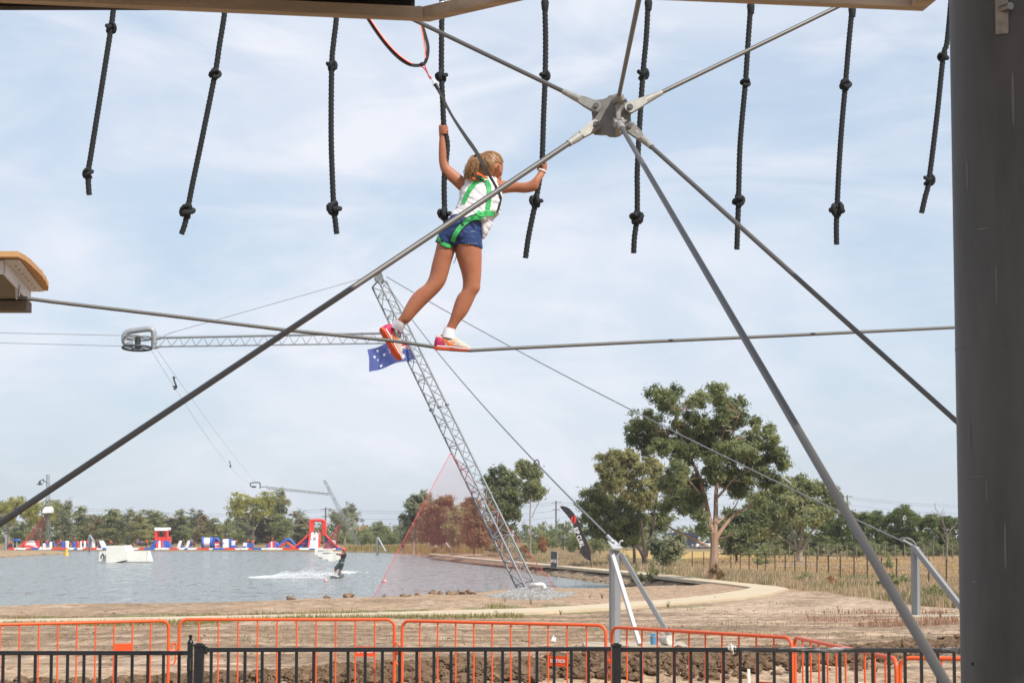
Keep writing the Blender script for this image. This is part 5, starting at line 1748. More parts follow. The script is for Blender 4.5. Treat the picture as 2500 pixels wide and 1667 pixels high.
ban = thing('feather_banner', 'tall black feather banner with a red swirl and white lettering', 'banner', on_ground(bpx(916, 960)[0], YBN))
outl = [(545, 262), (575, 258), (610, 264), (655, 288), (700, 330), (738, 390), (765, 450), (795, 525), (830, 600), (862, 680), (885, 745), (898, 815), (906, 886), (880, 880), (840, 858), (806, 822), (788, 775), (790, 730), (775, 690), (752, 640), (735, 580), (718, 510), (690, 450), (655, 395), (615, 345), (580, 305)]
q = MB(); q.extrude([bpx(u, v) for u, v in outl], (0, 0.03, 0)); q.build('banner_cloth', m_ban, ban, smooth=False)
q = MB(); q.tube(smooth_path([on_ground(bpx(916, 960)[0], YBN) - np.array([0, 0, 0.1]), bpx(908, 888), bpx(900, 815), bpx(887, 745), bpx(864, 680), bpx(797, 525), bpx(740, 390), bpx(655, 287), bpx(575, 257)], 6), 0.022, 8); q.build('pole', m_dark, ban)
d_ = nrm(bpx(805, 720) - bpx(718, 480)); L_ = np.linalg.norm(bpx(805, 720) - bpx(718, 480))
o = link('lettering', text_mesh('RIP CURL', 0.42, 0.004, m_white, True), ban)
place(o, ban, bpx(805, 720) * 0.55 + bpx(720, 490) * 0.45 + np.array([0, -0.012, 0]), d_, np.cross(np.array([0, -1.0, 0]), d_))
o.scale = (L_ / o.dimensions.x * 0.92 if o.dimensions.x > 0 else 1, 0.9, 1)
q = MB()
sw = [(708, 350), (735, 385), (738, 425), (715, 455), (690, 470), (712, 440), (715, 410), (700, 385), (722, 395), (700, 372)]
q.extrude([bpx(u, v) + np.array([0, -0.012, 0]) for u, v in ((708, 352), (732, 380), (740, 415), (728, 445), (702, 470), (716, 436), (718, 410), (708, 392), (724, 396), (712, 374))], (0, 0.006, 0))
q.extrude([bpx(u, v) + np.array([0, -0.012, 0]) for u, v in ((706, 376), (684, 388), (676, 412), (686, 442), (700, 462), (694, 432), (694, 408), (708, 392), (696, 384))], (0, 0.006, 0))
q.build('swirl_logo', m_logo, ban, smooth=False)
YSB = 133.5


def spx(u, v): return P(1250 + u / 4.704, 1180 + v / 4.704, YSB)


sb = thing('sign_board', 'dark upright sign board with white lettering by the path', 'sign', on_ground(spx(480, 960)[0], YSB))
m_board = mat('dark_board', (0.035, 0.037, 0.042), 0.5, scale=3)
q = MB(); q.extrude([spx(446, 776), spx(518, 784), spx(514, 965), spx(446, 960)], (0, 0.05, 0)); q.build('panel', m_board, sb, smooth=False)
q = MB(); q.bar(spx(524, 775), spx(519, 975), 0.022, 8); q.build('pole', m_brace, sb)
o = link('lettering', text_mesh('RIP CURL', 0.16, 0.004, m_white, True), sb); place(o, sb, spx(480, 890) + np.array([0, -0.01, 0]), (1, 0, 0), (0, 0, 1)); o.scale = (0.33 / max(o.dimensions.x, .1), 1.6, 1)

# ================================================================== THE LAKE: ramps, buoys, rider
m_ramp = mat('white_ramp', (0.74, 0.72, 0.66), 0.5, var=0.05, scale=1)
m_ink = mat('black_print', (0.03, 0.03, 0.035), 0.6, scale=3)


def droplet(mb, c, h, ny=np.array([0, -1.0, 0])):
    o1 = [(0.0, 0.5), (0.16, 0.28), (0.30, 0.05), (0.32, -0.2), (0.18, -0.42), (0.02, -0.48), (0.14, -0.30), (0.18, -0.10), (0.08, 0.08), (0.0, 0.22)]
    o2 = [(-0.03, 0.36), (-0.20, 0.10), (-0.32, -0.10), (-0.28, -0.32), (-0.10, -0.48), (-0.14, -0.26), (-0.10, -0.06), (-0.02, 0.10)]
    for o_ in (o1, o2): mb.extrude([c + np.array([x * h, 0, z * h]) for x, z in o_], ny * 0.02)


YK = 187.0


def kpx(u, v, Y=YK): return P(u / 4.9, 1150 + v / 4.9, Y)


kick = thing('kicker_ramp', 'big white kicker ramp with side wings floating on the lake', 'ramp', G(285, 1372, WZ))
q = MB(); q.extrude([kpx(1268, 1100), kpx(1330, 1100), kpx(1500, 1062), kpx(1508, 955), kpx(1482, 885), kpx(1272, 890)], (0.15, 3.0, 0)); q.build('main_block', m_ramp, kick, smooth=False)
q = MB(); q.extrude([kpx(1180, 1078, YK + 2), kpx(1275, 1072, YK + 2), kpx(1275, 952, YK + 2), kpx(1190, 955, YK + 2)], (0, 1.2, 0)); wg = q.build('left_wing', m_ramp, kick, smooth=False)
q = MB(); droplet(q, kpx(1226, 1010, YK + 1.98), 0.52); q.build('drop_logo', m_ink, wg, smooth=False)
q = MB(); q.extrude([kpx(1490, 1078, YK + 1), kpx(1800, 1078, YK + 1), kpx(1765, 952, YK + 1), kpx(1500, 955, YK + 1)], (0, 1.5, 0)); q.build('right_wing', m_ramp, kick, smooth=False)
q = MB(); q.bar(kpx(1755, 1078, YK + .98), kpx(1768, 952, YK + .98), 0.03); q.build('edge_strip', m_ramp, kick)
YS2 = 205.0


def qpx(u, v, Y=YS2): return P(460 + u / 4.9, 1150 + v / 4.9, Y)


stp = thing('stepped_rail', 'white stepped wakeboard box with rows of dark holes, behind the rider', 'ramp', G(805, 1368, WZ))
for (u0, u1, v0, v1, Y, dots) in ((1510, 1570, 935, 1000, 226, 0), (1550, 1695, 928, 1022, 220, 6), (1604, 1695, 955, 1070, 210, 4), (1690, 1822, 962, 1068, 207, 6), (1672, 1730, 985, 1108, 196, 0)):
    q = MB(); q.extrude([qpx(u0, v1, Y), qpx(u1, v1, Y), qpx(u1, v0, Y), qpx(u0, v0, Y)], (0.1, 2.2, 0)); bx = q.build('step_box', m_ramp, stp, smooth=False)
    if dots:
        d = MB()
        for j in range(dots): d.tube([qpx(u0 + (u1 - u0) * (j + .5) / dots, v0 + 22, Y - .01), qpx(u0 + (u1 - u0) * (j + .5) / dots, v0 + 22, Y - .04)], 0.055, 8)
        d.build('hole', m_ink, bx)
m_buoyp = mat('pink_buoy', (0.78, 0.36, 0.33), 0.5, scale=4); m_buoyy = mat('yellow_buoy', (0.85, 0.50, 0.03), 0.5, scale=4)
for (x, y, r, m, lb) in ((795.5, 1417, 4.6, m_buoyp, 'pink ball buoy just left of the wakeboarder'), (939.5, 1419, 5.2, m_buoyp, 'pink ball buoy beside the edge of the big net'), (413, 1346.5, 1.6, mat('red_float', (0.65, 0.06, 0.05), 0.5), 'tiny red float below the red tower'), (459.5, 1346.5, 2.0, mat('red_float', (0.65, 0.06, 0.05), 0.5), 'tiny red float below the barrel inflatable')):
    p = G(x, y + r * .5, WZ); q = MB(); q.ball(p + np.array([0, 0, r * p[1] / F * 0.55]), r * p[1] / F, 14, 10); tag(q.build('buoy', m, None, origin=p), lb, 'buoy', 'buoys on the lake')
p = G(162.5, 1355, WZ); w_ = p[1] / F
q = MB(); q.tube([p - np.array([0, 0, .1]), p + np.array([0, 0, 3 * w_]), p + np.array([0, 0, 16 * w_])], [5.3 * w_, 5.0 * w_, 2.0 * w_], 14); yb_ = q.build('marker_buoy', m_buoyy, None, origin=p); tag(yb_, 'yellow cone marker buoy off the tip of the sand spit', 'buoy')
q = MB(); q.tube([p + np.array([0, 0, 8 * w_]), p + np.array([0, 0, 10 * w_])], [3.9 * w_, 3.4 * w_], 14); q.build('band', mat('orange_band', (0.75, 0.25, 0.03), 0.5), yb_)

# --- people: one body builder ---------------------------------------------------------------------------------
def figure(name, label, base, h, joints, cloth, group=None, vox=0.02, it=3, yaw=0.0, extra=None):
    """joints: dict name -> (x, z, y) in units of body height relative to base"""
    t = thing(name, label, 'person', base, group)
    J = {k_: base + np.array([v[0], v[2], v[1]]) * h for k_, v in joints.items()}
    mb = MB()

    def lim(ks, rs):
        mb.tube(smooth_path([J[k_] for k_ in ks], 4), np.interp(np.linspace(0, len(ks) - 1, (len(ks) - 1) * 4 + 1), range(len(ks)), np.array(rs) * h), 10)
        mb.ball(J[ks[-1]], rs[-1] * h, 8, 6)
    lim(['pelvis', 'waist', 'chest', 'neck'], [0.085, 0.075, 0.092, 0.036])
    mb.ball(J['chest'], (0.105 * h, 0.068 * h, 0.06 * h), 12, 8)
    lim(['neck', 'head'], [0.034, 0.04]); mb.ball(J['head'], (0.050 * h, 0.056 * h, 0.067 * h), 12, 9)
    mb.ball(J['head'] + np.array([-0.045 * h, 0, -0.008 * h]), 0.012 * h, 6, 5)
    for s in 'lr':
        lim(['sh' + s, 'el' + s, 'wr' + s], [0.036, 0.029, 0.021]); lim(['wr' + s, 'ha' + s], [0.02, 0.023])
        lim(['hip' + s, 'kn' + s, 'an' + s], [0.062, 0.043, 0.028]); lim(['an' + s, 'to' + s], [0.026, 0.022])
        mb.ball(J['sh' + s], 0.042 * h, 8, 6)
    fuse(mb, vox, it, 'body', m_skin, t)
    for nm, segs, m, sc in cloth:
        c = MB()
        for ks, rs in segs:
            c.tube(smooth_path([J[k_] for k_ in ks], 4), np.interp(np.linspace(0, len(ks) - 1, (len(ks) - 1) * 4 + 1), range(len(ks)), np.array(rs) * h * sc), 12)
        fuse(c, vox, 2, nm, m, t)
    return t, J


m_vest = mat('black_vest', (0.018, 0.018, 0.020), 0.7, scale=6); m_bs = mat('dark_boardshorts', (0.035, 0.045, 0.042), 0.7, scale=6, var=0.4)
m_helm = mat('orange_helmet', (0.72, 0.10, 0.03), 0.4, scale=4); m_boardm = mat('dark_wakeboard', (0.045, 0.05, 0.025), 0.4, var=0.5, scale=3)
YW = G(822, 1409, WZ)[1]


def W_(px, py, dy=0.0): return P(px, py, YW + dy)


wb0 = G(822, 1407.5, WZ); hW = 1.72


def rel(px, py, dy=0.0):
    v = (W_(px, py, dy) - wb0) / hW; return (v[0], v[2], v[1])


jw = dict(pelvis=rel(834, 1371), waist=rel(836, 1362), chest=rel(838.5, 1353), neck=rel(839.5, 1346.5), head=rel(839, 1341.5),
          shl=rel(836.5, 1350, -0.14), ell=rel(830, 1353.5, -0.20), wrl=rel(825, 1352.5, -.10), hal=rel(822.5, 1352, -.04), shr=rel(840, 1350, 0.16), elr=rel(833, 1354, 0.2), wrr=rel(826, 1353.5, .06), har=rel(823, 1353, .02),
          hipl=rel(832, 1374, -0.05), knl=rel(819, 1388, -0.12), anl=rel(819.5, 1402.5, -.05), tol=rel(816, 1405, -.16), hipr=rel(835.5, 1374, 0.06), knr=rel(831, 1389, 0.0), anr=rel(828, 1402, .05), tor=rel(825, 1405, -.08))
rider, JW = figure('person', 'wakeboarder in black vest and orange helmet leaning back on the lake', wb0, hW, jw,
                   [('vest', [(['waist', 'chest', 'neck'], [0.088, 0.108, 0.05])], m_vest, 1.05), ('boardshorts', [(['waist', 'pelvis'], [0.085, 0.096]), (['hipl', 'knl'], [0.078, 0.060]), (['hipr', 'knr'], [0.078, 0.060])], m_bs, 1.03),
                    ('boot', [(['anl', 'tol'], [0.042, 0.040]), (['anr', 'tor'], [0.042, 0.040])], m_vest, 1.0)])
q = MB(); q.ball(JW['head'] + np.array([0.01, 0, 0.028]), (0.115, 0.125, 0.105), 14, 9); q.build('helmet', m_helm, rider)
q = MB(); q.bar(JW['chest'] + np.array([-0.15, -0.12, 0.05]), JW['waist'] + np.array([-0.13, -0.12, -0.05]), 0.03); q.build('pale_trim', m_white, rider)
wbd = MB(); pts = [G(810, 1411, WZ) + np.array([0, 0, .10]), G(816, 1411.5, WZ) + np.array([0, 0, .04]), G(824, 1410.5, WZ) + np.array([0, 0, .03]), G(831, 1408.5, WZ) + np.array([0, 0, .08]), G(834, 1407.5, WZ) + np.array([0, 0, .16])]
wbd.ribbon(smooth_path(pts, 5), np.concatenate([[0.2], np.interp(np.arange(19), [0, 5, 14, 18], [0.30, 0.42, 0.42, 0.30]), [0.18]]), 0.05, np.array([0, -0.35, 1.0]))
tag(wbd.build('wakeboard', m_boardm, None, origin=pts[2]), 'dark wakeboard under the feet of the rider', 'wakeboard')
tr = wire_thing('thin orange tow rope from the rider up toward the far carriage', [W_(822.5, 1352.3), P(690, 1215, 190)], 0.010, mat('orange_rope', (0.70, 0.24, 0.03), 0.7), sag=0.15, name='tow_rope', cat='rope')
q = MB(); q.bar(W_(822.4, 1351.2, -.25), W_(822.4, 1353.5, .2), 0.022, 8); q.build('tow_handle', m_vest, tr, origin=None)
# spray: thousands of droplets in a long fan behind the board
nS = 26000
u = rng.random(nS) ** 0.85; side = rng.random(nS)
xpx = 826 - 216 * u + rng.normal(0, 1.5, nS)
hpx = (5.4 * (1 - sstep(.30, 1.0, u)) * sstep(-.04, .10, u) + 0.35) * (1 + 0.25 * np.sin(u * 23))
hgt = np.minimum(rng.exponential(0.75, nS), 3.4) * hpx
keep = hgt >= 0
basep = np.array([G(x, 1410 - 1.5 * uu, WZ) for x, uu in zip(xpx, u)])
pos = basep + np.stack([np.zeros(nS), rng.normal(0, 0.35, nS) * (0.3 + .6 * u), hgt * YW / F], 1)
sz = rng.uniform(0.005, 0.016, nS) * (1.1 - 0.3 * u) / (1 + 0.04 * hgt)
tet = np.array([[1, 1, 1], [1, -1, -1], [-1, 1, -1], [-1, -1, 1]], float)
V_ = (pos[:, None, :] + tet[None] * sz[:, None, None] * np.array([1.7, 1, .8])).reshape(-1, 3)
Fq = np.array([[0, 1, 2], [0, 3, 1], [0, 2, 3], [1, 3, 2]])
F_ = (np.arange(nS)[:, None, None] * 4 + Fq[None]).reshape(-1, 3)
m_spray = mat('white_spray', (0.90, 0.91, 0.92), 0.6, var=0.02, transl=0.4)
sp_o = link('spray', fast_mesh('spray', V_, F_, m_spray, smooth=False)); tag(sp_o, 'fan of white spray thrown up behind the wakeboard', 'spray', kind='stuff')
# foam and wake streaks ahead and around
nF = 1300; V_, F_ = [], []
for i in range(nF):
    if i < 300: x, y = 835 + abs(rng.normal(0, 18)), 1398 + rng.normal(0, 1.6)
    else: x, y = rng.uniform(612, 822), 1410.5 + rng.normal(0, 0.5)
    p = G(x, y, WZ) + np.array([0, 0, 0.02 + 0.05 * rng.random() * (i < 300)]); s_ = rng.uniform(0.02, 0.06) * (.7 if i < 300 else .4)
    V_.append(p + tet * s_ * np.array([2.2, 1.5, .25])); F_.append(Fq + 4 * i)
tag(link('foam', fast_mesh('foam', np.vstack(V_), np.vstack(F_), m_spray, smooth=False)), 'white foam on the water round the wakeboard', 'foam', kind='stuff')
# ================================================================== INFLATABLE PARK ON THE FAR LAGOON
YI = 313.0
KI = YI / F
m_ired = mat('inflatable_red', (0.74, 0.045, 0.03), 0.45, var=0.06, scale=0.6)
m_iblue = mat('inflatable_blue', (0.045, 0.115, 0.46), 0.45, var=0.08, scale=0.6)
m_iwhite = mat('inflatable_white', (0.80, 0.79, 0.77), 0.45, var=0.03, scale=0.6)
m_inet = mat('blue_side_panel', (0.055, 0.085, 0.32), 0.6, var=0.2, scale=1.2)
GI = 'inflatable pieces of the floating park'


def I(x, y, dy=0.0):
    return P(x, y, YI + dy)


def inf(name, label, x, y=1340):
    return thing(name, label, 'inflatable', I(x, y), GI)


def blk(x0, x1, y0, y1, dep, dy=0.0, mb=None, rnd=1.5):
    """soft edged block between photo pixels"""
    mb = mb or MB()
    a, b = I(x0, y1, dy), I(x1, y0, dy); r = min(rnd * KI, (b[0] - a[0]) * .3, (b[2] - a[2]) * .3)
    o = [(a[0] + r, a[2]), (b[0] - r, a[2]), (b[0], a[2] + r), (b[0], b[2] - r), (b[0] - r, b[2]), (a[0] + r, b[2]), (a[0], b[2] - r), (a[0], a[2] + r)]
    mb.extrude([(x, YI + dy, z) for x, z in o], (0, dep, 0)); return mb


def itube(pts, r, m, nm, par, n=12):
    q = MB(); q.tube(pts, r * KI, n); return q.build(nm, m, par)


# big slide
bs = inf('inflatable_slide', 'tallest red white and blue inflatable slide with a red frame on top', 772)
for s, x0, x1 in ((-1, 755, 708), (1, 793, 835)):
    top = [(x0, 1303)] + [(x0 + (x1 - x0) * f, 1303 + 37 * (1 - (1 - f) ** 1.35)) for f in np.linspace(0.12, 1, 8)]
    q = MB(); q.extrude([I(x, y + 1.5, 0.5) for x, y in top] + [I(x0, 1341, 0.5)], (0, 2.5, 0)); q.build('side_panel', m_inet, bs, smooth=False)
    itube([I(x, y, 0.3) for x, y in top], 2.7, m_ired, 'side_tube', bs); itube([I(x, y, 3.2) for x, y in top], 2.7, m_ired, 'side_tube', bs)
    q = MB(); q.bar(I(x0, 1327, .45), I(x1 + (x0 - x1) * .42, 1327, .45), 1.2 * KI); q.build('tie_strip', m_ired, bs)
q = MB(); q.extrude([I(751, 1344, -2.5), I(778, 1344, -2.5), I(778.5, 1304, 0.2), I(757, 1304, 0.2)], (0, 0.5, 0.3)); sl = q.build('slide_bed', m_iwhite, bs, smooth=False)
q = MB(); droplet(q, I(769, 1313, -0.65) + np.array([0, -0.35, 0]), 0.62); q.build('drop_logo', m_ink, sl, smooth=False)
o = link('lettering', text_mesh('AQUA', 0.2, 0.004, m_ink, True), sl) if False else None
itube([I(752, 1343, -2.4), I(757.5, 1303, 0.1)], 2.5, m_ired, 'slide_rail', bs); itube([I(778.5, 1343, -2.4), I(781, 1303, 0.1)], 2.5, m_ired, 'slide_rail', bs)
for x in (757.5, 763.5, 788, 793.5): itube([I(x, 1306, 0.6 if x in (757.5, 793.5) else 2.6), I(x, 1272, 0.6 if x in (757.5, 793.5) else 2.6)], 3.4, m_ired, 'frame_leg', bs)
itube(smooth_path([I(756, 1276, .6), I(760, 1270.5, .6), I(775, 1269.5, .6), I(790, 1270.5, .6), I(795, 1276, .6)], 5), 3.6, m_ired, 'top_bar', bs)
itube(smooth_path([I(759, 1277, 2.6), I(765, 1271, 2.6), I(785, 1271, 2.6), I(790, 1277, 2.6)], 5), 3.4, m_ired, 'top_bar', bs)
# red tower with white roof
rt = inf('inflatable_tower', 'red inflatable tower with flat white roof over a striped blue base', 394)
for x in (380, 386.5, 402, 408): itube([I(x, 1321, 0.3 if x in (380, 408) else 2.2), I(x, 1294, 0.3 if x in (380, 408) else 2.2)], 3.5, m_ired, 'frame_leg', rt)
blk(378, 412, 1310, 1322, 2.5, .2).build('red_wall', m_ired, rt); blk(377, 410, 1287, 1295, 2.8, 0).build('roof_slab', m_iwhite, rt)
for o_ in ([(362, 1340), (372, 1327), (377, 1319), (387, 1319), (387, 1340)], [(398, 1340), (398, 1319), (410, 1319), (413, 1328), (416, 1340)]):
    q = MB(); q.extrude([I(*a) for a in o_], (0, 2.5, 0)); q.build('base_wedge', m_iblue, rt)
for (x0, x1, m) in ((381, 387, m_ired), (387, 392, m_iwhite), (392, 398, m_ired), (398, 403, m_iblue)):
    q = MB(); q.extrude([I(x0, 1340, -.6), I(x1, 1340, -.6), I(x1 - .5, 1320, .1), I(x0 + .5, 1320, .1)], (0, 1.2, 0)); q.build('ramp_stripe', m, rt, smooth=False)
# red and white lump slide on the left
lh = inf('inflatable_ramp', 'low red and white inflatable humped ramp at the left end of the park', 70)
q = MB(); q.extrude([I(x, y) for x, y in ((48, 1340), (55, 1330), (62, 1321), (72, 1319), (78, 1326), (88, 1331), (94, 1338), (94, 1340))], (0, 3.0, 0)); q.build('white_hump', m_iwhite, lh)
itube(smooth_path([I(48, 1339, -.3), I(56, 1328, -.3), (I(63, 1321, -.3)), I(60, 1333, -.6), I(72, 1333, -.8), I(90, 1338, -.5)], 5), 2.6, m_ired, 'red_tube', lh)
# upright rows left of the kicker
for (x0, x1, y0, m, lb, nm) in ((148, 158, 1321, m_iblue, 'small blue inflatable block left of two white pillars', 'inflatable_block'), (158, 169, 1320, m_iwhite, 'white inflatable bolster among the crowd on the left', 'inflatable_bolster'),
                                (104, 111, 1326, m_iwhite, 'small white inflatable knob near the far left tower foot', 'inflatable_stub'), (86, 97, 1318, m_ired, 'red inflatable post right of the humped ramp', 'inflatable_post'),
                                (176, 186, 1322, m_iblue, 'blue inflatable pillar beside a red one', 'inflatable_pillar'), (187, 193, 1320, m_ired, 'red inflatable pillar beside a blue one', 'inflatable_pillar'),
                                (195, 201, 1320, m_iwhite, 'white inflatable pillar left of the braced post', 'inflatable_pillar'), (203, 209, 1320, m_iwhite, 'white inflatable pillar right beside the braced post', 'inflatable_pillar'),
                                (223, 232, 1320, m_iwhite, 'white inflatable pillar right of the braced post', 'inflatable_pillar'), (120, 127, 1322, m_iwhite, 'short white inflatable pillar amid swimmers on the left', 'inflatable_pillar')):
    t = inf(nm, lb, (x0 + x1) / 2); q = MB(); r_ = (x1 - x0) / 2 * KI; c = I((x0 + x1) / 2, 1340, .5)
    q.tube([c, c + np.array([0, 0, (1340 - y0 - 2) * KI]), c + np.array([0, 0, (1340 - y0) * KI])], [r_, r_, r_ * .6], 12); q.build('bolster', m, t)
    q = MB(); q.tube([c, c + np.array([0, 0, 3 * KI])], r_ * 1.12, 12); q.build('collar', m_ired if m is not m_ired else m_iwhite, t)
for (x0, lb) in ((240, 'blue and white inflatable wedge left of the kicker ramp'), (430, 'white tilted inflatable slab right of the red tower, left one'), (450, 'white tilted inflatable slab right of the red tower, right one')):
    t = inf('inflatable_wedge', lb, x0 + 8)
    q = MB(); q.extrude([I(x0, 1340), I(x0 + 8, 1340), I(x0 + 15, 1319), I(x0 + 8, 1319)] if x0 > 300 else [I(x0 + 9, 1340), I(x0 + 18, 1340), I(x0 + 8, 1319), I(x0 + 1, 1319)], (0, 1.6, 0)); q.build('white_slab', m_iwhite, t)
    q = MB(); q.extrude([I(x0 + 8, 1340, .3), I(x0 + 15, 1340, .3), I(x0 + 16, 1321, .3)] if x0 > 300 else [I(x0, 1340, .3), I(x0 + 9, 1340, .3), I(x0 + 1, 1320, .3)], (0, 1.4, 0)); q.build('blue_side', m_iblue, t)
# barrel roller
br = inf('inflatable_barrel', 'white inflatable barrel with thick blue end rings', 506)
c0_, c1_ = I(496, 1324, .5), I(517, 1324, .5)
q = MB(); q.tube([c0_, c1_], 12 * KI, 20); q.build('drum', m_iwhite, br)
for c_ in (c0_, c1_):
    q = MB(); q.tube([c_ + np.array([0.3 * math.cos(t) * 0, 11 * KI * math.cos(t), 11.5 * KI * math.sin(t)]) for t in np.linspace(0, 2 * math.pi, 25)], 3.4 * KI, 10, cap=False); q.build('end_ring', m_iblue, br)
ar = inf('inflatable_arch', 'blue inflatable arch with red and white steps beside the barrel', 530)
itube(smooth_path([I(521, 1336, .5), I(522, 1318, .5), I(527, 1314, .5), I(533, 1317, .5), I(535, 1326, .5)], 5), 3.2, m_iblue, 'arch_tube', ar)
for i in range(4): blk(524, 535, 1323 + 4 * i, 1327 + 4 * i, 1.2, -.4 - .3 * i).build('step', m_iwhite if i % 2 else m_ired, ar)
cl = inf('inflatable_climber', 'white stepped inflatable climbing wall with blue sides', 552)
q = MB(); q.extrude([I(540, 1340, .4), I(543, 1315, .4), (I(563, 1315, .4)), I(566, 1340, .4)], (0, 2.6, 0)); q.build('blue_body', m_iblue, cl)
for i in range(5): blk(543, 558, 1315 + 4.8 * i, 1319.3 + 4.8 * i, .6, -.1 - .22 * i).build('step', m_iwhite, cl)
wc = inf('inflatable_sofa', 'white and blue inflatable sofa right of the climbing wall', 571)
blk(563, 577, 1331, 1340, 2, 0).build('blue_base', m_iblue, wc); blk(565, 574, 1319, 1331, 1.2, .6).build('white_back', m_iwhite, wc)
rk = inf('inflatable_rocker', 'blue and white inflatable rocker in the middle of the park', 603)
blk(593, 603, 1324, 1337, 1.6, 0).build('white_half', m_iwhite, rk); blk(603, 614, 1325, 1337, 1.6, 0).build('blue_half', m_iblue, rk); blk(590, 600, 1333, 1340, 1.5, -.6).build('blue_foot', m_iblue, rk)
dm = inf('inflatable_dome', 'striped red white and blue inflatable dome left of the monkey bars', 666)
for (x0, x1, m) in ((649, 656, m_iblue), (656, 661.5, m_ired), (661.5, 665, m_iwhite), (665, 671, m_ired), (671, 682, m_iblue)):
    q = MB(); arc = lambda x: 1321 + 13 * abs((x - 665) / 17.5) ** 2.4
    q.extrude([I(x0, 1340), I(x1, 1340), I(x1, arc(x1)), I((x0 + x1) / 2, arc((x0 + x1) / 2)), I(x0, arc(x0))], (0, 2.4, 0)); q.build('stripe', m, dm, smooth=False)
mk = inf('inflatable_bars', 'blue and red inflatable monkey bars just left of the big slide', 705)
itube(smooth_path([I(680, 1335, .5), I(692, 1322, .5), I(702, 1316.5, .5), I(710, 1318, .5), I(724, 1334, .5)], 6), 3.2, m_iblue, 'bar_tube', mk)
itube(smooth_path([I(678, 1340, -.4), I(690, 1329, -.4), I(699, 1324.5, -.4), I(708, 1329, -.4), I(720, 1338, -.4)], 6), 2.4, m_ired, 'arch_tube', mk)
blk(695, 706, 1330, 1340, 1.2, .3).build('blue_post', m_iblue, mk)
wbll = inf('inflatable_ball', 'white inflatable ball at the right side of the big slide', 815, 1327)
q = MB(); q.ball(I(813, 1325, 2), 7.5 * KI, 14, 10); q.build('ball', m_iwhite, wbll); q = MB(); q.tube([I(818, 1332, .5), I(829, 1341, .5)], 3 * KI, 10); q.build('tail', m_ired, wbll)
# pontoon strips along the water line
LMK = [(30, 'before the far left shelter'), (58, 'left of the humped ramp'), (92, 'before the humped ramp'), (120, 'below the far vertical tower'), (150, 'left of the white bolster'), (180, 'before the blue pillar'), (206, 'before the two white pillars'), (232, 'right of the braced post'),
       (262, 'before the blue and white wedge'), (290, 'behind the kicker block'), (320, 'behind the right wing of the kicker'), (350, 'left of the red tower'), (378, 'at the left foot of the red tower'), (404, 'at the right foot of the red tower'), (430, 'just right of the red tower'), (456, 'before the tilted white slabs'),
       (486, 'left of the barrel'), (512, 'before the barrel'), (540, 'before the blue arch'), (566, 'before the climbing wall'), (590, 'left of the rocker'), (616, 'before the rocker'), (645, 'between rocker and striped dome'), (675, 'before the striped dome'), (700, 'before the monkey bars'), (728, 'at the left foot of the big slide'),
       (756, 'before the left blue side of the big slide'), (784, 'under the white bed of the big slide'), (812, 'before the right blue side of the big slide'), (9999, 'at the right foot of the big slide')]
x = 20; i = 0; PC = [m_ired, m_iwhite, m_iblue, m_iwhite, m_ired, m_iwhite, m_iwhite, m_ired, m_iblue]
while x < 838:
    w = random.choice([22, 28, 34, 40])
    cn = {m_ired: 'red', m_iwhite: 'white', m_iblue: 'blue'}
    lm = [l for l in LMK if l[0] >= x + w / 2 - 8][0][1]
    t = thing('pontoon', 'flat %s and %s pontoon %s' % (cn[PC[i % 9]], cn[PC[(i + 3) % 9]], lm), 'pontoon', I(x, 1341, -2.5), 'flat pontoons along the waterline')
    blk(x, x + w * .62, 1336.5, 1341.5, 1.6, -2.5, rnd=2).build('long_pad', PC[i % 9], t); blk(x + w * .62 + .6, x + w - 1.5, 1337.5, 1341.5, 1.5, -2.5, rnd=2).build('short_pad', PC[(i + 3) % 9], t)
    x += w; i += 1

# --- swimmers --------------------------------------------------------------------------------------------------
SW = {}


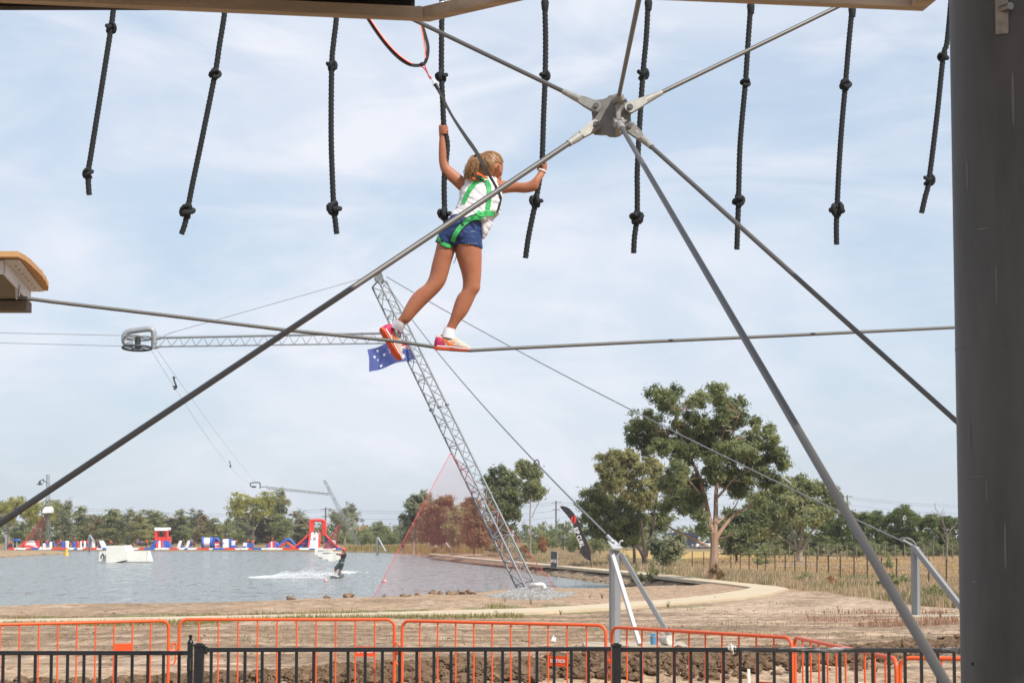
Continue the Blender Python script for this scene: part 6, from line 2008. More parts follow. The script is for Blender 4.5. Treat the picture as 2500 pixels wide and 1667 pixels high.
def swimmer(label, px, py, pose, vm, hpx=24):
    key = (pose, vm.name)
    base = I(px, py, -1.2)
    if key not in SW:
        st = dict(pelvis=(0, .52, 0), waist=(0, .60, 0), chest=(0, .71, 0), neck=(0, .83, 0), head=(0.01, .925, 0), shl=(-.11, .79, 0), shr=(.11, .79, 0), ell=(-.16, .64, -.02), elr=(.16, .64, -.03), wrl=(-.15, .52, -.08), wrr=(.15, .52, -.08),
                  hal=(-.145, .47, -.1), har=(.145, .47, -.1), hipl=(-.055, .50, 0), hipr=(.055, .50, 0), knl=(-.06, .27, -.02), knr=(.07, .27, .03), anl=(-.06, .05, .02), anr=(.08, .05, .05), tol=(-.07, .02, -.08), tor=(.09, .02, -.06))
        if pose == 1: st.update(elr=(.22, .88, -.02), wrr=(.20, 1.03, -.03), har=(.20, 1.08, -.03), knl=(-.12, .29, -.12), anl=(-.09, .08, .03), tol=(-.10, .03, -.08))
        if pose == 2: st.update(pelvis=(-.05, .40, 0), waist=(-.02, .49, 0), chest=(.04, .58, 0), neck=(.10, .68, 0), head=(.14, .76, 0), shl=(-.02, .66, -.1), shr=(.10, .64, .1), ell=(.12, .55, -.12), elr=(.2, .55, .1), wrl=(.22, .48, -.1), wrr=(.3, .48, .1), hal=(.26, .46, -.1), har=(.34, .46, .1),
                                hipl=(-.07, .38, -.05), hipr=(-.05, .38, .05), knl=(.07, .24, -.08), knr=(.09, .26, .08), anl=(-.06, .05, -.06), anr=(-.02, .05, .06), tol=(.02, .02, -.06), tor=(.07, .02, .06))
        h = hpx * KI
        t, J = figure('person', label, base, h, st, [('vest', [(['waist', 'chest', 'neck'], [.092, .112, .055])], vm, 1.08), ('shorts', [(['waist', 'pelvis'], [.08, .098]), (['hipl', 'knl'], [.075, .058]), (['hipr', 'knr'], [.075, .058])], m_bs if pose != 1 else m_iblue, 1.05)], 'swimmers on the inflatable park', vox=.035, it=2)
        q = MB(); q.ball(J['head'] + np.array([-.004 * h, .012 * h, .018 * h]), (.056 * h, .060 * h, .060 * h), 8, 6); q.build('hair', m_bark2 if pose else m_hair, t)
        SW[key] = (t, hpx)
        return t
    src, h0 = SW[key]
    c = copy_tree(src); c.location = tuple(base); c['label'] = label
    s = hpx / h0; c.scale = (s * random.choice((-1, 1)) if False else s, s, s); c.rotation_euler = (0, 0, random.uniform(-1.2, 1.2))
    return c


m_bark2 = mat('dark_hair', (0.03, 0.02, 0.015), 0.6)
VR, VB, VD = m_ired, m_iblue, m_vest
for (lb, x, y, po, v, hp_) in (
        ('swimmer in red vest farthest left on the park, beside the pale post', 25, 1338, 0, VR, 20), ('swimmer in dark vest right of the humped ramp', 99, 1339, 0, VD, 22), ('swimmer with raised arm in red vest left of the white pillar', 115, 1338, 1, VR, 23),
        ('swimmer in blue vest right beside the short white pillar', 131, 1339, 0, VB, 22), ('swimmer in dark vest amid the crowd left of the blue block', 136, 1339, 1, VD, 22), ('crouching swimmer in red vest just left of the blue block', 142, 1339, 2, VR, 22),
        ('swimmer in red vest behind the blue inflatable block', 147, 1337, 0, VR, 23), ('swimmer in red vest right of the white bolster', 170, 1339, 2, VR, 21), ('swimmer in red vest on top of the blue pillar', 182, 1324, 2, VR, 18),
        ('swimmer in red vest between the two white pillars', 202, 1338, 0, VR, 22), ('swimmer in red vest beside the braced post', 213, 1338, 1, VR, 22), ('swimmer in dark vest between white pillar and wedge', 236, 1338, 0, VD, 22),
        ('swimmer in red vest leaning forward alone above the kicker ramp', 269, 1337, 2, VR, 24), ('small swimmer in red vest behind the right wing of the kicker', 325, 1338, 2, VR, 18), ('tall swimmer in blue vest left of the red tower', 336, 1338, 0, VB, 24),
        ('smaller swimmer in blue vest nearer the red tower', 346, 1338, 0, VB, 20), ('swimmer in red vest nearest the red tower on its left', 357.5, 1338, 0, VR, 24), ('swimmer in red vest at the right foot of the red tower', 416, 1338, 1, VR, 23),
        ('swimmer in dark vest between the two tilted white slabs', 447, 1337, 0, VD, 22), ('swimmer in blue vest left of the barrel', 467, 1338, 0, VB, 24), ('crouching swimmer in dark vest left of the barrel', 474, 1340, 2, VD, 22),
        ('swimmer in dark vest between arch and climbing wall', 538, 1338, 0, VD, 22), ('swimmer in blue vest sitting on top of the climbing wall', 552, 1316, 2, VB, 20), ('swimmer in red vest behind the white and blue seat', 577, 1334, 0, VR, 18),
        ('swimmer in red vest riding the rocker', 605, 1330, 2, VR, 20), ('swimmer in red vest with raised arm standing right of the rocker', 617.5, 1341, 1, VR, 27), ('swimmer in red vest on top of the striped dome', 665, 1323, 2, VR, 16),
        ('swimmer in dark vest under the monkey bars', 698, 1338, 0, VD, 18), ('swimmer in blue vest at the top of the big slide', 768, 1306, 2, VB, 18), ('swimmer in red vest at the top of the big slide', 776, 1306, 2, VR, 18)):
    swimmer(lb, x, y, po, v, hp_)

# umbrella and small far structures on the left
t = thing('sun_shelter', 'blue topped shelter at the far left end of the park', 'shelter', I(34, 1339, 4))
q = MB(); q.extrude([I(30, 1319, 4), I(43, 1319, 4), I(41, 1315, 4), I(31, 1315, 4)], (0, 2, 0)); q.build('canopy', m_iblue, t)
q = MB(); q.bar(I(32, 1319, 4.2), I(32, 1340, 4.2), .06); q.bar(I(41, 1319, 4.2), I(41, 1340, 4.2), .06); q.build('frame', m_brace, t)
q = MB(); q.extrude([I(16, 1340, 4.5), I(33, 1340, 4.5), I(33, 1328, 4.5), I(17, 1328, 4.5)], (0, 1.5, 0)); q.build('low_wall', mat('dark_red_wall', (0.12, 0.02, 0.02), 0.8), t)

# far cable towers
def far_tower(label, base, top, wb_, wt_, Y, bays, extra):
    t = thing('cable_tower', label, 'cable tower', P(base[0], base[1], Y), 'far cable towers')
    A = [P(base[0] + d * wb_, base[1], Y + e) for d, e in ((-.5, 0), (0, -.6), (.5, 0))]; B = [P(top[0] + d * wt_, top[1], Y + e) for d, e in ((-.5, 0), (0, -.3), (.5, 0))]
    lattice(t, A, B, 0.036, 0.015, bays, m_lat)
    return t


t = far_tower('far vertical cable tower with a white work box, at the far left', (118, 1322), (117, 1158), 10, 7, 292, 9, None)
q = MB(); q.extrude([P(104, 1252, 291), P(126, 1251, 291), P(127, 1242, 291), P(122, 1236, 291), P(110, 1236, 291), P(104, 1244, 291)], (0, 1.2, 0)); q.build('work_box', m_iwhite, t)
q = MB(); q.tube([P(97, 1174, 290), P(97, 1184, 290)], 0.15, 8); q.tube([P(90, 1181, 290) , P(104, 1181, 290)], 0.09, 6); q.bar(P(97, 1174, 290), P(106, 1170, 290), .06); q.bar(P(106, 1178, 290), P(106, 1168, 290), .05); q.bar(P(106, 1172, 290), P(116, 1178, 291), .05); q.build('pulley', m_dark, t)
t = far_tower('far leaning cable tower right of the big slide', (881, 1345), (792, 1172), 13, 6, 300, 13, None)
q = MB(); q.bar(P(650, 1187, 299), P(803, 1204, 300), .05); q.bar(P(650, 1193, 299), P(803, 1208, 300), .04); q.bar(P(650, 1190, 300), P(803, 1205, 301), .04)
for i in range(14):
    f = i / 14; q.bar(P(650 + 153 * f, 1187 + 17 * f, 299), P(650 + 153 * (f + .07), 1193 + 15 * (f + .07), 299), .03, 4)
q.build('boom', m_lat, t)
q = MB(); q.tube(smooth_path([P(613, 1188, 299), P(611, 1181, 299), P(615, 1178, 299), P(632, 1177.5, 299), P(635, 1181, 299), P(635, 1192, 299)], 4), .075, 8); q.tube([P(620, 1186, 299), P(620, 1190, 299)], .3, 8); q.bar(P(636, 1188, 299), P(650, 1188, 299), .05); q.build('carriage', m_dark, t)
t = far_tower('slim far mast standing left of the red net', (982, 1345), (975, 1267), 5, 3.5, 245, 7, None)
q = MB(); q.box(P(979, 1307, 244.6), (.32, .3, .12)); q.build('collar', m_brace, t)
pp_ = P(983, 1343, 243); swn = copy_tree(SW[(0, VD.name)][0]); swn.location = tuple(pp_); swn['label'] = 'person in dark clothes standing at the foot of the slim mast'; swn['group'] = 'people on the far shore'
swn.scale = (0.95,) * 3

# power poles and lines
m_pole = mat('power_pole', (0.10, 0.095, 0.09), 0.8, scale=1); YP = 430.0
for (x, y0, lb) in ((795, 1238, 'power pole behind the big slide'), (1357.5, 1222, 'power pole left of the feather banner'), (2068.5, 1208, 'power pole rising above the pines on the right')):
    b = P(x, 1330, YP); t = thing('power_pole', lb, 'power pole', (b[0], YP, -.9), 'power poles beyond the lake')
    tp = P(x, y0, YP)
    q = MB(); q.tube([(b[0], YP, -.9), tp], [.2, .13], 8); q.build('pole', m_pole, t)
    q = MB(); q.bar(P(x - 12, y0 + 5, YP), P(x + 12, y0 + 3.5, YP), .07); q.bar(P(x - 9, y0 + 22, YP), P(x + 9, y0 + 21, YP), .07); q.build('crossarm', m_pole, t)
for (dy, lb) in ((4, 'topmost power line crossing far behind the lake'), (9, 'second power line crossing far behind the lake'), (24, 'lower power line crossing far behind the lake'), (40, 'lowest power line crossing far behind the lake')):
    pts = [P(-200, 1236 + dy, YP)] + [P(x, y0 + dy, YP) for x, y0 in ((230, 1237), (795, 1238), (1357.5, 1222), (2068.5, 1208), (2600, 1225))]
    wire_thing(lb, pts, 0.022, m_pole, sag=1.0, name='power_line', cat='power line', n=8)
hs = thing('house', 'far house with a red tiled roof between the trees right of the big slide', 'house', (P(885, 1298, 480)[0], 480, -0.3))
q = MB(); a = P(872, 1300, 480); b = P(905, 1300, 480); q.box(((a[0] + b[0]) / 2, 482, 0.9), (b[0] - a[0], 4, 2.4)); q.build('wall', mat('house_wall', (0.45, 0.38, 0.32), .9), hs)
q = MB(); z0 = 2.1; q.extrude([(a[0] - .3, 479.6, z0), (b[0] + .3, 479.6, z0), (b[0] - 1, 481.5, z0 + 1.3), (a[0] + 1, 481.5, z0 + 1.3)], (0, 2.6, 0)); q.build('roof', mat('red_roof', (0.36, 0.10, 0.07), .85, scale=2), hs)

# ================================================================== CARS ON THE ROAD
m_glass = mat('car_glass', (0.02, 0.025, 0.03), 0.08, scale=2); m_tyre = mat('tyre', (0.02, 0.02, 0.02), .9)
m_rim = mat('alloy', (0.45, 0.45, 0.46), .35, .7)


def car(name, label, px, py, Y, prof, win, L, m, hub_h=.33, cat='car'):
    """side profile (x 0..1 of the length, z in metres)"""
    b = P(px, py, Y); z0 = -1.0; x0 = b[0]
    t = thing(name, label, cat, (x0, Y, z0))
    q = MB(); q.extrude([(x0 + u * L, Y, z0 + z) for u, z in prof], (0, 1.75, 0)); q.build('body', m, t)
    for w in win:
        q = MB(); q.extrude([(x0 + u * L, Y - .012, z0 + z) for u, z in w], (0, .01, 0)); q.build('window', m_glass, t, smooth=False)
    for u in (.19, .81):
        for yy_ in (-.03, 1.60):
            c = np.array([x0 + u * L, Y + yy_, z0 + hub_h]); q = MB(); q.tube([c, c + np.array([0, .2, 0])], hub_h, 16); wh = q.build('wheel', m_tyre, t)
            q = MB(); q.tube([c - np.array([0, .012, 0]), c], hub_h * .6, 12); q.build('rim', m_rim, wh)
    q = MB(); q.box((x0 + .03, Y + .3, z0 + .7), (.06, .3, .14)); q.build('headlight', m_iwhite, t)
    return t


YV = 410.0
m_vanm = mat('grey_van', (0.16, 0.17, 0.19), .35, scale=1); m_carw = mat('white_car', (0.70, .71, .72), .3, scale=1, var=.03); m_bus = mat('navy_bus', (0.020, 0.028, 0.05), .5, scale=1)
car('van', 'dark grey van on the road left of the feather banner', 1345, 1335, YV, [(0, .35), (0, .85), (.03, .98), (.16, 1.15), (.25, 1.75), (.30, 1.88), (.97, 1.9), (1, 1.75), (1, .35)], [[(.19, 1.2), (.265, 1.72), (.34, 1.72), (.34, 1.2)], [(.37, 1.2), (.37, 1.72), (.62, 1.72), (.62, 1.2)], [(.65, 1.2), (.65, 1.72), (.94, 1.7), (.94, 1.2)]], 3.9, m_vanm, cat='van')
car('parked_car', 'pale car half hidden behind the trunk of the big gum tree', 1700, 1341, YV - 5, [(0, .3), (0, .68), (.06, .82), (.26, .93), (.40, 1.38), (.50, 1.46), (.72, 1.44), (.90, 1.02), (1, .95), (1, .3)], [[(.30, .95), (.415, 1.33), (.55, 1.38), (.55, .95)], [(.58, .95), (.58, 1.38), (.71, 1.36), (.84, .97)]], 4.3, m_carw)
car('bus', 'dark blue bus with pale stripes behind the tree left of the big gum', 1632, 1337, YV + 8, [(0, .4), (0, 2.6), (.03, 2.8), (.97, 2.8), (1, 2.6), (1, .4)], [[(.03, 1.4), (.03, 2.2), (.3, 2.2), (.3, 1.4)], [(.33, 1.4), (.33, 2.2), (.62, 2.2), (.62, 1.4)], [(.65, 1.4), (.65, 2.2), (.97, 2.2), (.97, 1.4)]], 5.6, m_bus, .45, 'bus')

# ================================================================== PADDOCK FENCE
m_stk = mat('dark_picket', (0.045, 0.03, 0.022), .85, scale=2)
pf = thing('paddock_fence', 'dark star picket fence with wires across the dry grass', 'fence', ground_at(2000, 1400))
FX = [1690, 1718, 1742, 1784.5, 1807, 1829, 1849, 1869, 1892, 1917, 1940.5, 1967.5, 1994.5, 2022.5, 2051.5, 2085, 2117.5, 2152, 2189, 2227, 2267.5, 2310.5, 2350, 2400]
tops = []
for x in FX:
    yb_ = np.interp(x, [1690, 1849, 1968, 2085, 2189, 2311, 2400], [1386, 1394, 1402, 1412, 1416, 1426, 1434]); yt_ = np.interp(x, [1690, 1849, 1968, 2085, 2189, 2311, 2400], [1346, 1349, 1351, 1357, 1361, 1365, 1369])
    b = ground_at(x, yb_); tz_ = P(x, yt_, b[1])
    bar('picket', b - np.array([0, 0, .1]), tz_, .026, m_stk, pf, 'box'); tops.append((b, tz_))
for f in (.94, .62, .3):
    q = MB(); q.tube([b + (t_ - b) * f for b, t_ in tops], .004, 4); q.build('wire', m_stk, pf)
# rear fence along the pines
pf2 = thing('rear_fence', 'low grey post fence along the foot of the pines', 'fence', ground_at(2050, 1362))
tops = []
for i, x in enumerate(np.linspace(1880, 2420, 24)):
    b = P(x, 1366, 172); b[2] = float(gz(b[0], 172)[0]); bar('post', b, b + np.array([0, 0, 1.15]), .045, m_oldwood, pf2, '6'); tops.append(b)
for f in (.45, 1.05):
    q = MB(); q.tube([b + np.array([0, 0, f]) for b in tops], .012, 4); q.build('wire', m_stk, pf2)
# ================================================================== TREES
def leaf_mat(name, a, b, transl=0.22):
    return mat_vcol(name, rough=0.55, spec=0.25, transl=0.54)


m_leaf = leaf_mat('gum_leaves', None, None)
m_barkp = mat('pink_gum_bark', (0.30, 0.165, 0.105), .9, var=.35, scale=1.6, bump=.5, bscale=10, stretch=(2.5, 2.5, .5), col2=(0.40, 0.285, 0.215))
m_barkg = mat('grey_gum_bark', (0.30, 0.245, 0.20), .9, var=.3, scale=1.8, bump=.4, bscale=10, stretch=(2, 2, .5))
m_barkd = mat('dark_bark', (0.075, 0.055, 0.042), .95, var=.4, scale=2, bump=.4, bscale=10)
GREENS = dict(olive=((0.125, 0.125, 0.055), (0.235, 0.220, 0.105)), deep=((0.062, 0.074, 0.030), (0.175, 0.185, 0.085)), grey=((0.095, 0.105, 0.062), (0.205, 0.205, 0.125)), yellow=((0.13, 0.13, 0.028), (0.25, 0.23, 0.065)),
              pine=((0.030, 0.045, 0.013), (0.112, 0.130, 0.038)), brown=((0.10, 0.072, 0.036), (0.20, 0.135, 0.068)), mid=((0.085, 0.098, 0.042), (0.200, 0.205, 0.095)), rust=((0.13, 0.065, 0.03), (0.24, 0.11, 0.05)))


def leaves(clumps, n, ln, wd, pal, droop=0.55, core=0.35, bright=2.05):
    """clumps: array rows (x,y,z,rx,ry,rz); returns verts, quads, colours"""
    C0 = np.asarray(clumps, float)
    sub_ = []                                            # break every clump into ragged tufts
    for c in C0:
        for _ in range(14):
            d = rng.normal(size=3); d /= np.linalg.norm(d)
            s_ = rng.uniform(.14, .36)
            sub_.append(np.r_[c[:3] + d * c[3:] * rng.uniform(.30, 1.10), c[3:] * s_ * np.array([1.15, 1.15, .85])])
    C = np.array(sub_)
    vol = (C[:, 3] * C[:, 5]) ** 0.9
    k_ = rng.choice(len(C), n, p=vol / vol.sum())
    d = rng.normal(size=(n, 3)); d /= np.linalg.norm(d, axis=1)[:, None]
    rad = core + (1.0 - core) * rng.random(n) ** 0.6
    rad = rad * (1 + np.abs(rng.normal(0, .16, n)))
    rad *= 1 + 0.30 * (fbm(d[:, 0] * 2.2 + k_ * 3.7, d[:, 2] * 2.2 + d[:, 1] * 1.3 + k_, 2) - 0.5) * 2
    # small tufts: snap positions toward tuft centres
    pos = C[k_, :3] + d * rad[:, None] * C[k_, 3:]
    tuft = rng.normal(size=(n, 3)) * ln * np.where(rng.random(n) < .05, .7, .3)[:, None]
    pos = pos + tuft
    cen = C0[:, :3].mean(0); outd = pos - cen; outd /= np.linalg.norm(outd, axis=1)[:, None] + 1e-9
    outd = outd * .55 + d * .45; outd[:, 2] += .35
    nn_ = outd + rng.normal(size=(n, 3)) * .55; nn_ /= np.linalg.norm(nn_, axis=1)[:, None]     # leaves turn their faces outwards
    a = rng.normal(size=(n, 3)) * 0.75; a[:, 2] -= droop
    a -= nn_ * (a * nn_).sum(1)[:, None]; a /= np.linalg.norm(a, axis=1)[:, None] + 1e-9
    b = np.cross(a, nn_)
    L = ln * rng.uniform(.6, 1.35, n)[:, None]; Wd = wd * rng.uniform(.7, 1.3, n)[:, None]
    V = np.stack([pos - a * L * .5, pos + b * Wd * .5 - a * L * .08, pos + a * L * .5, pos - b * Wd * .5 - a * L * .08], 1).reshape(-1, 3)
    Fq = np.arange(4 * n).reshape(n, 4)
    lo, hi = np.array(GREENS[pal][0]), np.array(GREENS[pal][1])
    ctint = np.repeat(rng.normal(0.52, 0.17, len(C0)), 14)[k_] + rng.normal(0, 0.16, len(C))[k_] + rng.normal(0, 0.2, n)
    col = (lo + (hi - lo) * np.clip(ctint, 0, 1.25)[:, None]) * bright
    return V, Fq, np.repeat(col, 4, 0)


def tree(name, label, base, clumps, limbs, n, ln, wd, pal, bark, group=None, cat='tree', droop=.55, core=.35, bright=2.05):
    t = thing(name, label, cat, base, group)
    o = np.asarray(base, float)
    V, Fq, col = leaves(clumps, int(n * 1.05), ln, wd, pal, droop, core, bright)
    link('crown', fast_mesh('crown', V - o, Fq, m_leaf, col, smooth=False), t)
    if limbs:
        q = MB()
        for pts, r0, r1 in limbs:
            sp = smooth_path(pts, 5); q.tube(sp, np.linspace(r0, r1, len(sp)) , 9)
        q.build('trunk', bark, t)
    return t


def px_tree(name, label, crop, Y, base_uv, cl, limbs, n, ln, wd, pal, bark, spread=0.8, group=None, core=.35, droop=.55, rs=1.13, twigs=True):
    """clumps and limbs read off an enlarged view: crop = (x0, y0, scale)"""
    x0, y0, sc = crop
    k_ = Y / F / sc
    bx, by = x0 + base_uv[0] / sc, y0 + base_uv[1] / sc
    base = P(bx, by, Y); base[2] = float(gz(base[0], Y)[0])
    C = []
    hw = max(abs(c[0] - base_uv[0]) for c in cl) * k_
    for (u, v, ru, rv) in cl:
        dx = (u - base_uv[0]) * k_
        dep = math.sqrt(max(0.05, 1 - (dx / (hw * 1.15)) ** 2)) * hw * spread
        p = P(x0 + u / sc, y0 + v / sc, Y + random.uniform(-dep, dep) * 0.8)
        C.append((*p, ru * k_ * rs, (ru + rv) / 2 * k_ * rs, rv * k_ * rs))
    for c in [c_ for c_ in C if random.random() < .65]:       # fill the crown inwards
        m_ = np.array(C[0][:3]) * 0 + np.mean([q_[:3] for q_ in C[:len(cl)]], 0)
        v_ = np.array(c[:3]) + (m_ - np.array(c[:3])) * random.uniform(.12, .35) + rng.normal(size=3) * c[3] * .45
        C.append((*v_, c[3] * .75, c[4] * .75, c[5] * .7))
    L = []
    for pts, r0, r1 in limbs:
        ph = random.uniform(-1, 1) * hw * 0.25
        pp = [P(x0 + u / sc, y0 + v / sc, Y + ph * (i / max(1, len(pts) - 1))) for i, (u, v) in enumerate(pts)]
        if (pts[0][0], pts[0][1]) == tuple(base_uv): pp[0] = base - np.array([0, 0, .15])
        L.append((pp, r0 * k_, r1 * k_))
    if twigs:                                            # a twig from the nearest limb point into each clump
        allp = np.vstack([np.array(smooth_path(l[0], 4)) for l in L]); 
        allp = allp[allp[:, 2] > base[2] + 0.25 * (allp[:, 2].max() - base[2])]
        for c in C:
            cc = np.array(c[:3]); dd_ = np.linalg.norm(allp - cc, axis=1) + 0.6 * np.maximum(0, allp[:, 2] - cc[2])
            s_ = allp[dd_.argmin()]; mid = (s_ + cc) / 2 + np.array([0, 0, -.06 * np.linalg.norm(cc - s_)])
            L.append(([s_, mid, cc], 4.5 * k_, 1.5 * k_))
    return tree(name, label, base, C, L, n, ln, wd, pal, bark, group, core=core, droop=droop)


CA = (1400, 920, 3.137)
px_tree('gum_tree', 'biggest gum tree, pink barked with forking limbs, right of the feather banner', CA, 101.0, (1062, 1545),
        [(680, 170, 95, 85), (770, 130, 60, 60), (610, 130, 50, 50), (740, 215, 80, 50), (1100, 130, 75, 80), (1130, 85, 60, 38), (1220, 200, 85, 85), (950, 160, 60, 50), (905, 215, 50, 35), (520, 330, 95, 80), (460, 430, 45, 90), (620, 400, 120, 100), (560, 520, 90, 70), (700, 520, 100, 75),
         (960, 350, 85, 60), (1080, 380, 110, 100), (1130, 290, 80, 55), (1390, 340, 42, 50), (1480, 420, 75, 60), (1390, 450, 75, 60), (1540, 480, 40, 40), (1000, 480, 100, 60), (1180, 500, 95, 70), (1060, 560, 110, 70), (850, 600, 100, 70), (1330, 560, 100, 60),
         (1530, 610, 105, 70), (1620, 680, 65, 60), (1420, 680, 100, 70), (800, 720, 95, 90), (760, 830, 95, 95), (1080, 700, 100, 75), (1290, 860, 85, 75), (1260, 780, 75, 60), (1500, 780, 120, 70), (1600, 830, 75, 55), (880, 960, 120, 90), (720, 960, 100, 65), (960, 1055, 80, 55), (1210, 620, 85, 70), (900, 440, 60, 45), (1440, 920, 55, 45), (985, 1175, 45, 60), (940, 860, 80, 70)],
        [([(1062, 1545), (1075, 1420), (1080, 1300), (1078, 1190)], 36, 29), ([(1070, 1230), (1045, 1110), (1005, 930), (930, 690), (790, 545), (700, 420)], 24, 7), ([(1005, 1000), (960, 890), (880, 790)], 14, 5), ([(1080, 1230), (1090, 1050), (1092, 900), (1110, 700), (1150, 420), (1250, 290)], 22, 6),
         ([(1095, 1230), (1150, 1150), (1240, 1050), (1400, 950), (1520, 800)], 17, 6), ([(1095, 930), (1160, 860), (1250, 760), (1400, 660)], 11, 4), ([(1100, 1120), (1180, 1050), (1240, 990)], 10, 5), ([(930, 690), (840, 500), (790, 330), (765, 240)], 10, 5), ([(1210, 450), (1240, 370), (1270, 280)], 8, 4), ([(1030, 1300), (880, 1220), (770, 1170), (700, 1120)], 13, 6), ([(900, 905), (790, 900), (720, 850)], 7, 3), ([(1250, 470), (1340, 460), (1410, 420)], 8, 3), ([(1105, 1245), (1180, 1220), (1240, 1190)], 9, 4)],
        56000, .235, .060, 'deep', m_barkp, spread=.55, rs=1.10)
px_tree('gum_tree', 'olive gum tree just left of the biggest gum, behind the stay wire', CA, 136.0, (548, 1490),
        [(300, 620, 90, 55), (390, 600, 80, 55), (250, 700, 80, 75), (400, 720, 110, 75), (330, 820, 100, 75), (560, 660, 80, 55), (620, 720, 70, 75), (640, 820, 80, 75), (470, 880, 120, 95)],
        [([(548, 1490), (545, 1400), (520, 1340), (480, 1285)], 24, 10), ([(548, 1420), (535, 1250), (505, 1050), (400, 800)], 15, 5), ([(555, 1380), (600, 1150), (640, 900)], 13, 5), ([(500, 1100), (440, 1050), (300, 900)], 8, 3), ([(600, 1200), (620, 1060), (560, 1000)], 8, 3)],
        16000, .28, .08, 'olive', m_barkd, spread=.5)
px_tree('gum_tree', 'dark lower half of foliage spreading left behind the anchor post', CA, 138.0, (470, 1480),
        [(180, 870, 65, 55), (120, 930, 75, 65), (80, 990, 55, 55), (230, 960, 95, 75), (400, 1000, 120, 85), (560, 1000, 100, 85), (300, 1090, 110, 85), (130, 1080, 85, 75), (430, 1130, 110, 75), (620, 1120, 110, 65), (700, 1080, 75, 55), (200, 1180, 100, 55), (470, 1230, 110, 55), (330, 1230, 90, 50)],
        [([(470, 1480), (465, 1330), (450, 1150), (400, 1000)], 14, 5), ([(462, 1300), (350, 1150), (200, 1000)], 9, 4)], 20000, .28, .08, 'mid', m_barkd, spread=.5)
px_tree('gum_tree', 'small pale leafed gum growing low between the olive gum and the pink trunk', CA, 109.0, (690, 1470),
        [(740, 1310, 95, 65), (630, 1290, 65, 50), (800, 1270, 60, 45), (700, 1380, 80, 45)], [([(690, 1470), (700, 1390), (730, 1300)], 8, 3)], 3400, .26, .08, 'grey', m_barkg, spread=.6)
px_tree('gum_tree', 'dark bushy tree filling the gap right of the pink trunk', CA, 150.0, (1250, 1400),
        [(1250, 1070, 100, 60), (1180, 1130, 80, 60), (1330, 1130, 90, 60), (1230, 1190, 110, 55), (1180, 1250, 90, 50), (1240, 1310, 60, 45), (1340, 1220, 70, 60)], [([(1250, 1400), (1245, 1250), (1250, 1100)], 10, 4)], 9000, .34, .10, 'deep', m_barkd, spread=.6)
CC = (1850, 1160, 4.612)
px_tree('spreading_gum', 'broad gum with thick grey forked trunk in the paddock, left of the slanting rod', CC, 158.0, (470, 965),
        [(200, 120, 170, 95), (450, 80, 130, 70), (620, 130, 130, 80), (800, 180, 100, 80), (880, 240, 65, 50), (300, 260, 170, 105), (550, 310, 150, 85), (130, 380, 130, 90), (380, 420, 130, 80), (700, 420, 150, 80), (850, 370, 100, 60), (950, 350, 60, 45), (60, 500, 110, 90), (190, 640, 90, 60), (650, 500, 90, 50), (40, 640, 90, 80), (-60, 420, 110, 90), (-80, 560, 100, 70), (480, 210, 120, 70), (-40, 260, 100, 70)],
        [([(470, 965), (468, 900), (470, 830)], 38, 32), ([(450, 850), (370, 770), (260, 700), (180, 640)], 16, 5), ([(450, 850), (400, 680), (370, 560), (340, 420)], 18, 6), ([(468, 850), (490, 680), (510, 520), (520, 380)], 20, 7), ([(490, 860), (560, 740), (600, 640), (690, 560), (780, 420)], 20, 6), ([(440, 700), (420, 560), (440, 430)], 10, 4)],
        24000, .36, .10, 'mid', m_barkg, spread=.5)
CM = (900, 1080, 3.92)
px_tree('slim_gum', 'slim tall gum with bare trunk and two crown tufts, left of the power pole', CM, 190.0, (1550, 1100),
        [(1490, 230, 65, 55), (1540, 260, 80, 65), (1600, 300, 45, 35), (1460, 280, 40, 30), (1530, 430, 70, 45), (1640, 460, 55, 45), (1570, 400, 70, 40), (1500, 520, 45, 32), (1610, 510, 50, 30)],
        [([(1550, 1100), (1548, 900), (1545, 700), (1550, 560), (1545, 420), (1520, 280)], 9, 4), ([(1560, 720), (1590, 650), (1630, 560), (1650, 480)], 5, 3)], 5200, .36, .12, 'mid', m_barkg, spread=.6)
px_tree('gum_tree', 'tall dark gum behind the leaning tower, beside the slim gum', CM, 195.0, (1270, 990),
        [(1200, 320, 80, 70), (1280, 280, 60, 45), (1320, 360, 105, 70), (1200, 450, 80, 70), (1360, 480, 90, 80), (1290, 560, 115, 80), (1400, 560, 70, 70), (1230, 650, 100, 75), (1370, 670, 80, 70), (1300, 760, 110, 70), (1240, 850, 100, 60), (1160, 560, 60, 60), (1420, 390, 60, 35)],
        [([(1270, 990), (1270, 800), (1260, 600), (1230, 400)], 13, 4), ([(1268, 750), (1320, 600), (1360, 480)], 8, 3)], 12000, .38, .12, 'deep', m_barkg, spread=.6)
px_tree('gum_tree', 'grey green gum at the left border of the big net', CM, 240.0, (430, 985),
        [(530, 510, 62, 52), (440, 560, 70, 60), (400, 640, 80, 45), (500, 640, 70, 52), (570, 560, 50, 50), (380, 720, 70, 70), (450, 760, 80, 60), (340, 820, 70, 60), (420, 870, 90, 60), (520, 720, 60, 60), (360, 900, 70, 50)],
        [([(430, 985), (430, 850), (440, 700), (480, 580)], 9, 4)], 8000, .42, .14, 'grey', m_barkg, spread=.6)
px_tree('gum_tree', 'brownish gum seen through the upper part of the big net', CM, 225.0, (700, 980),
        [(680, 600, 95, 75), (740, 560, 70, 50), (650, 700, 100, 75), (740, 720, 90, 80), (600, 800, 90, 75), (700, 840, 100, 70), (780, 640, 50, 50), (580, 900, 90, 60), (690, 920, 90, 50)],
        [([(700, 980), (700, 800), (690, 620)], 9, 4)], 9000, .42, .14, 'brown', m_barkg, spread=.6)
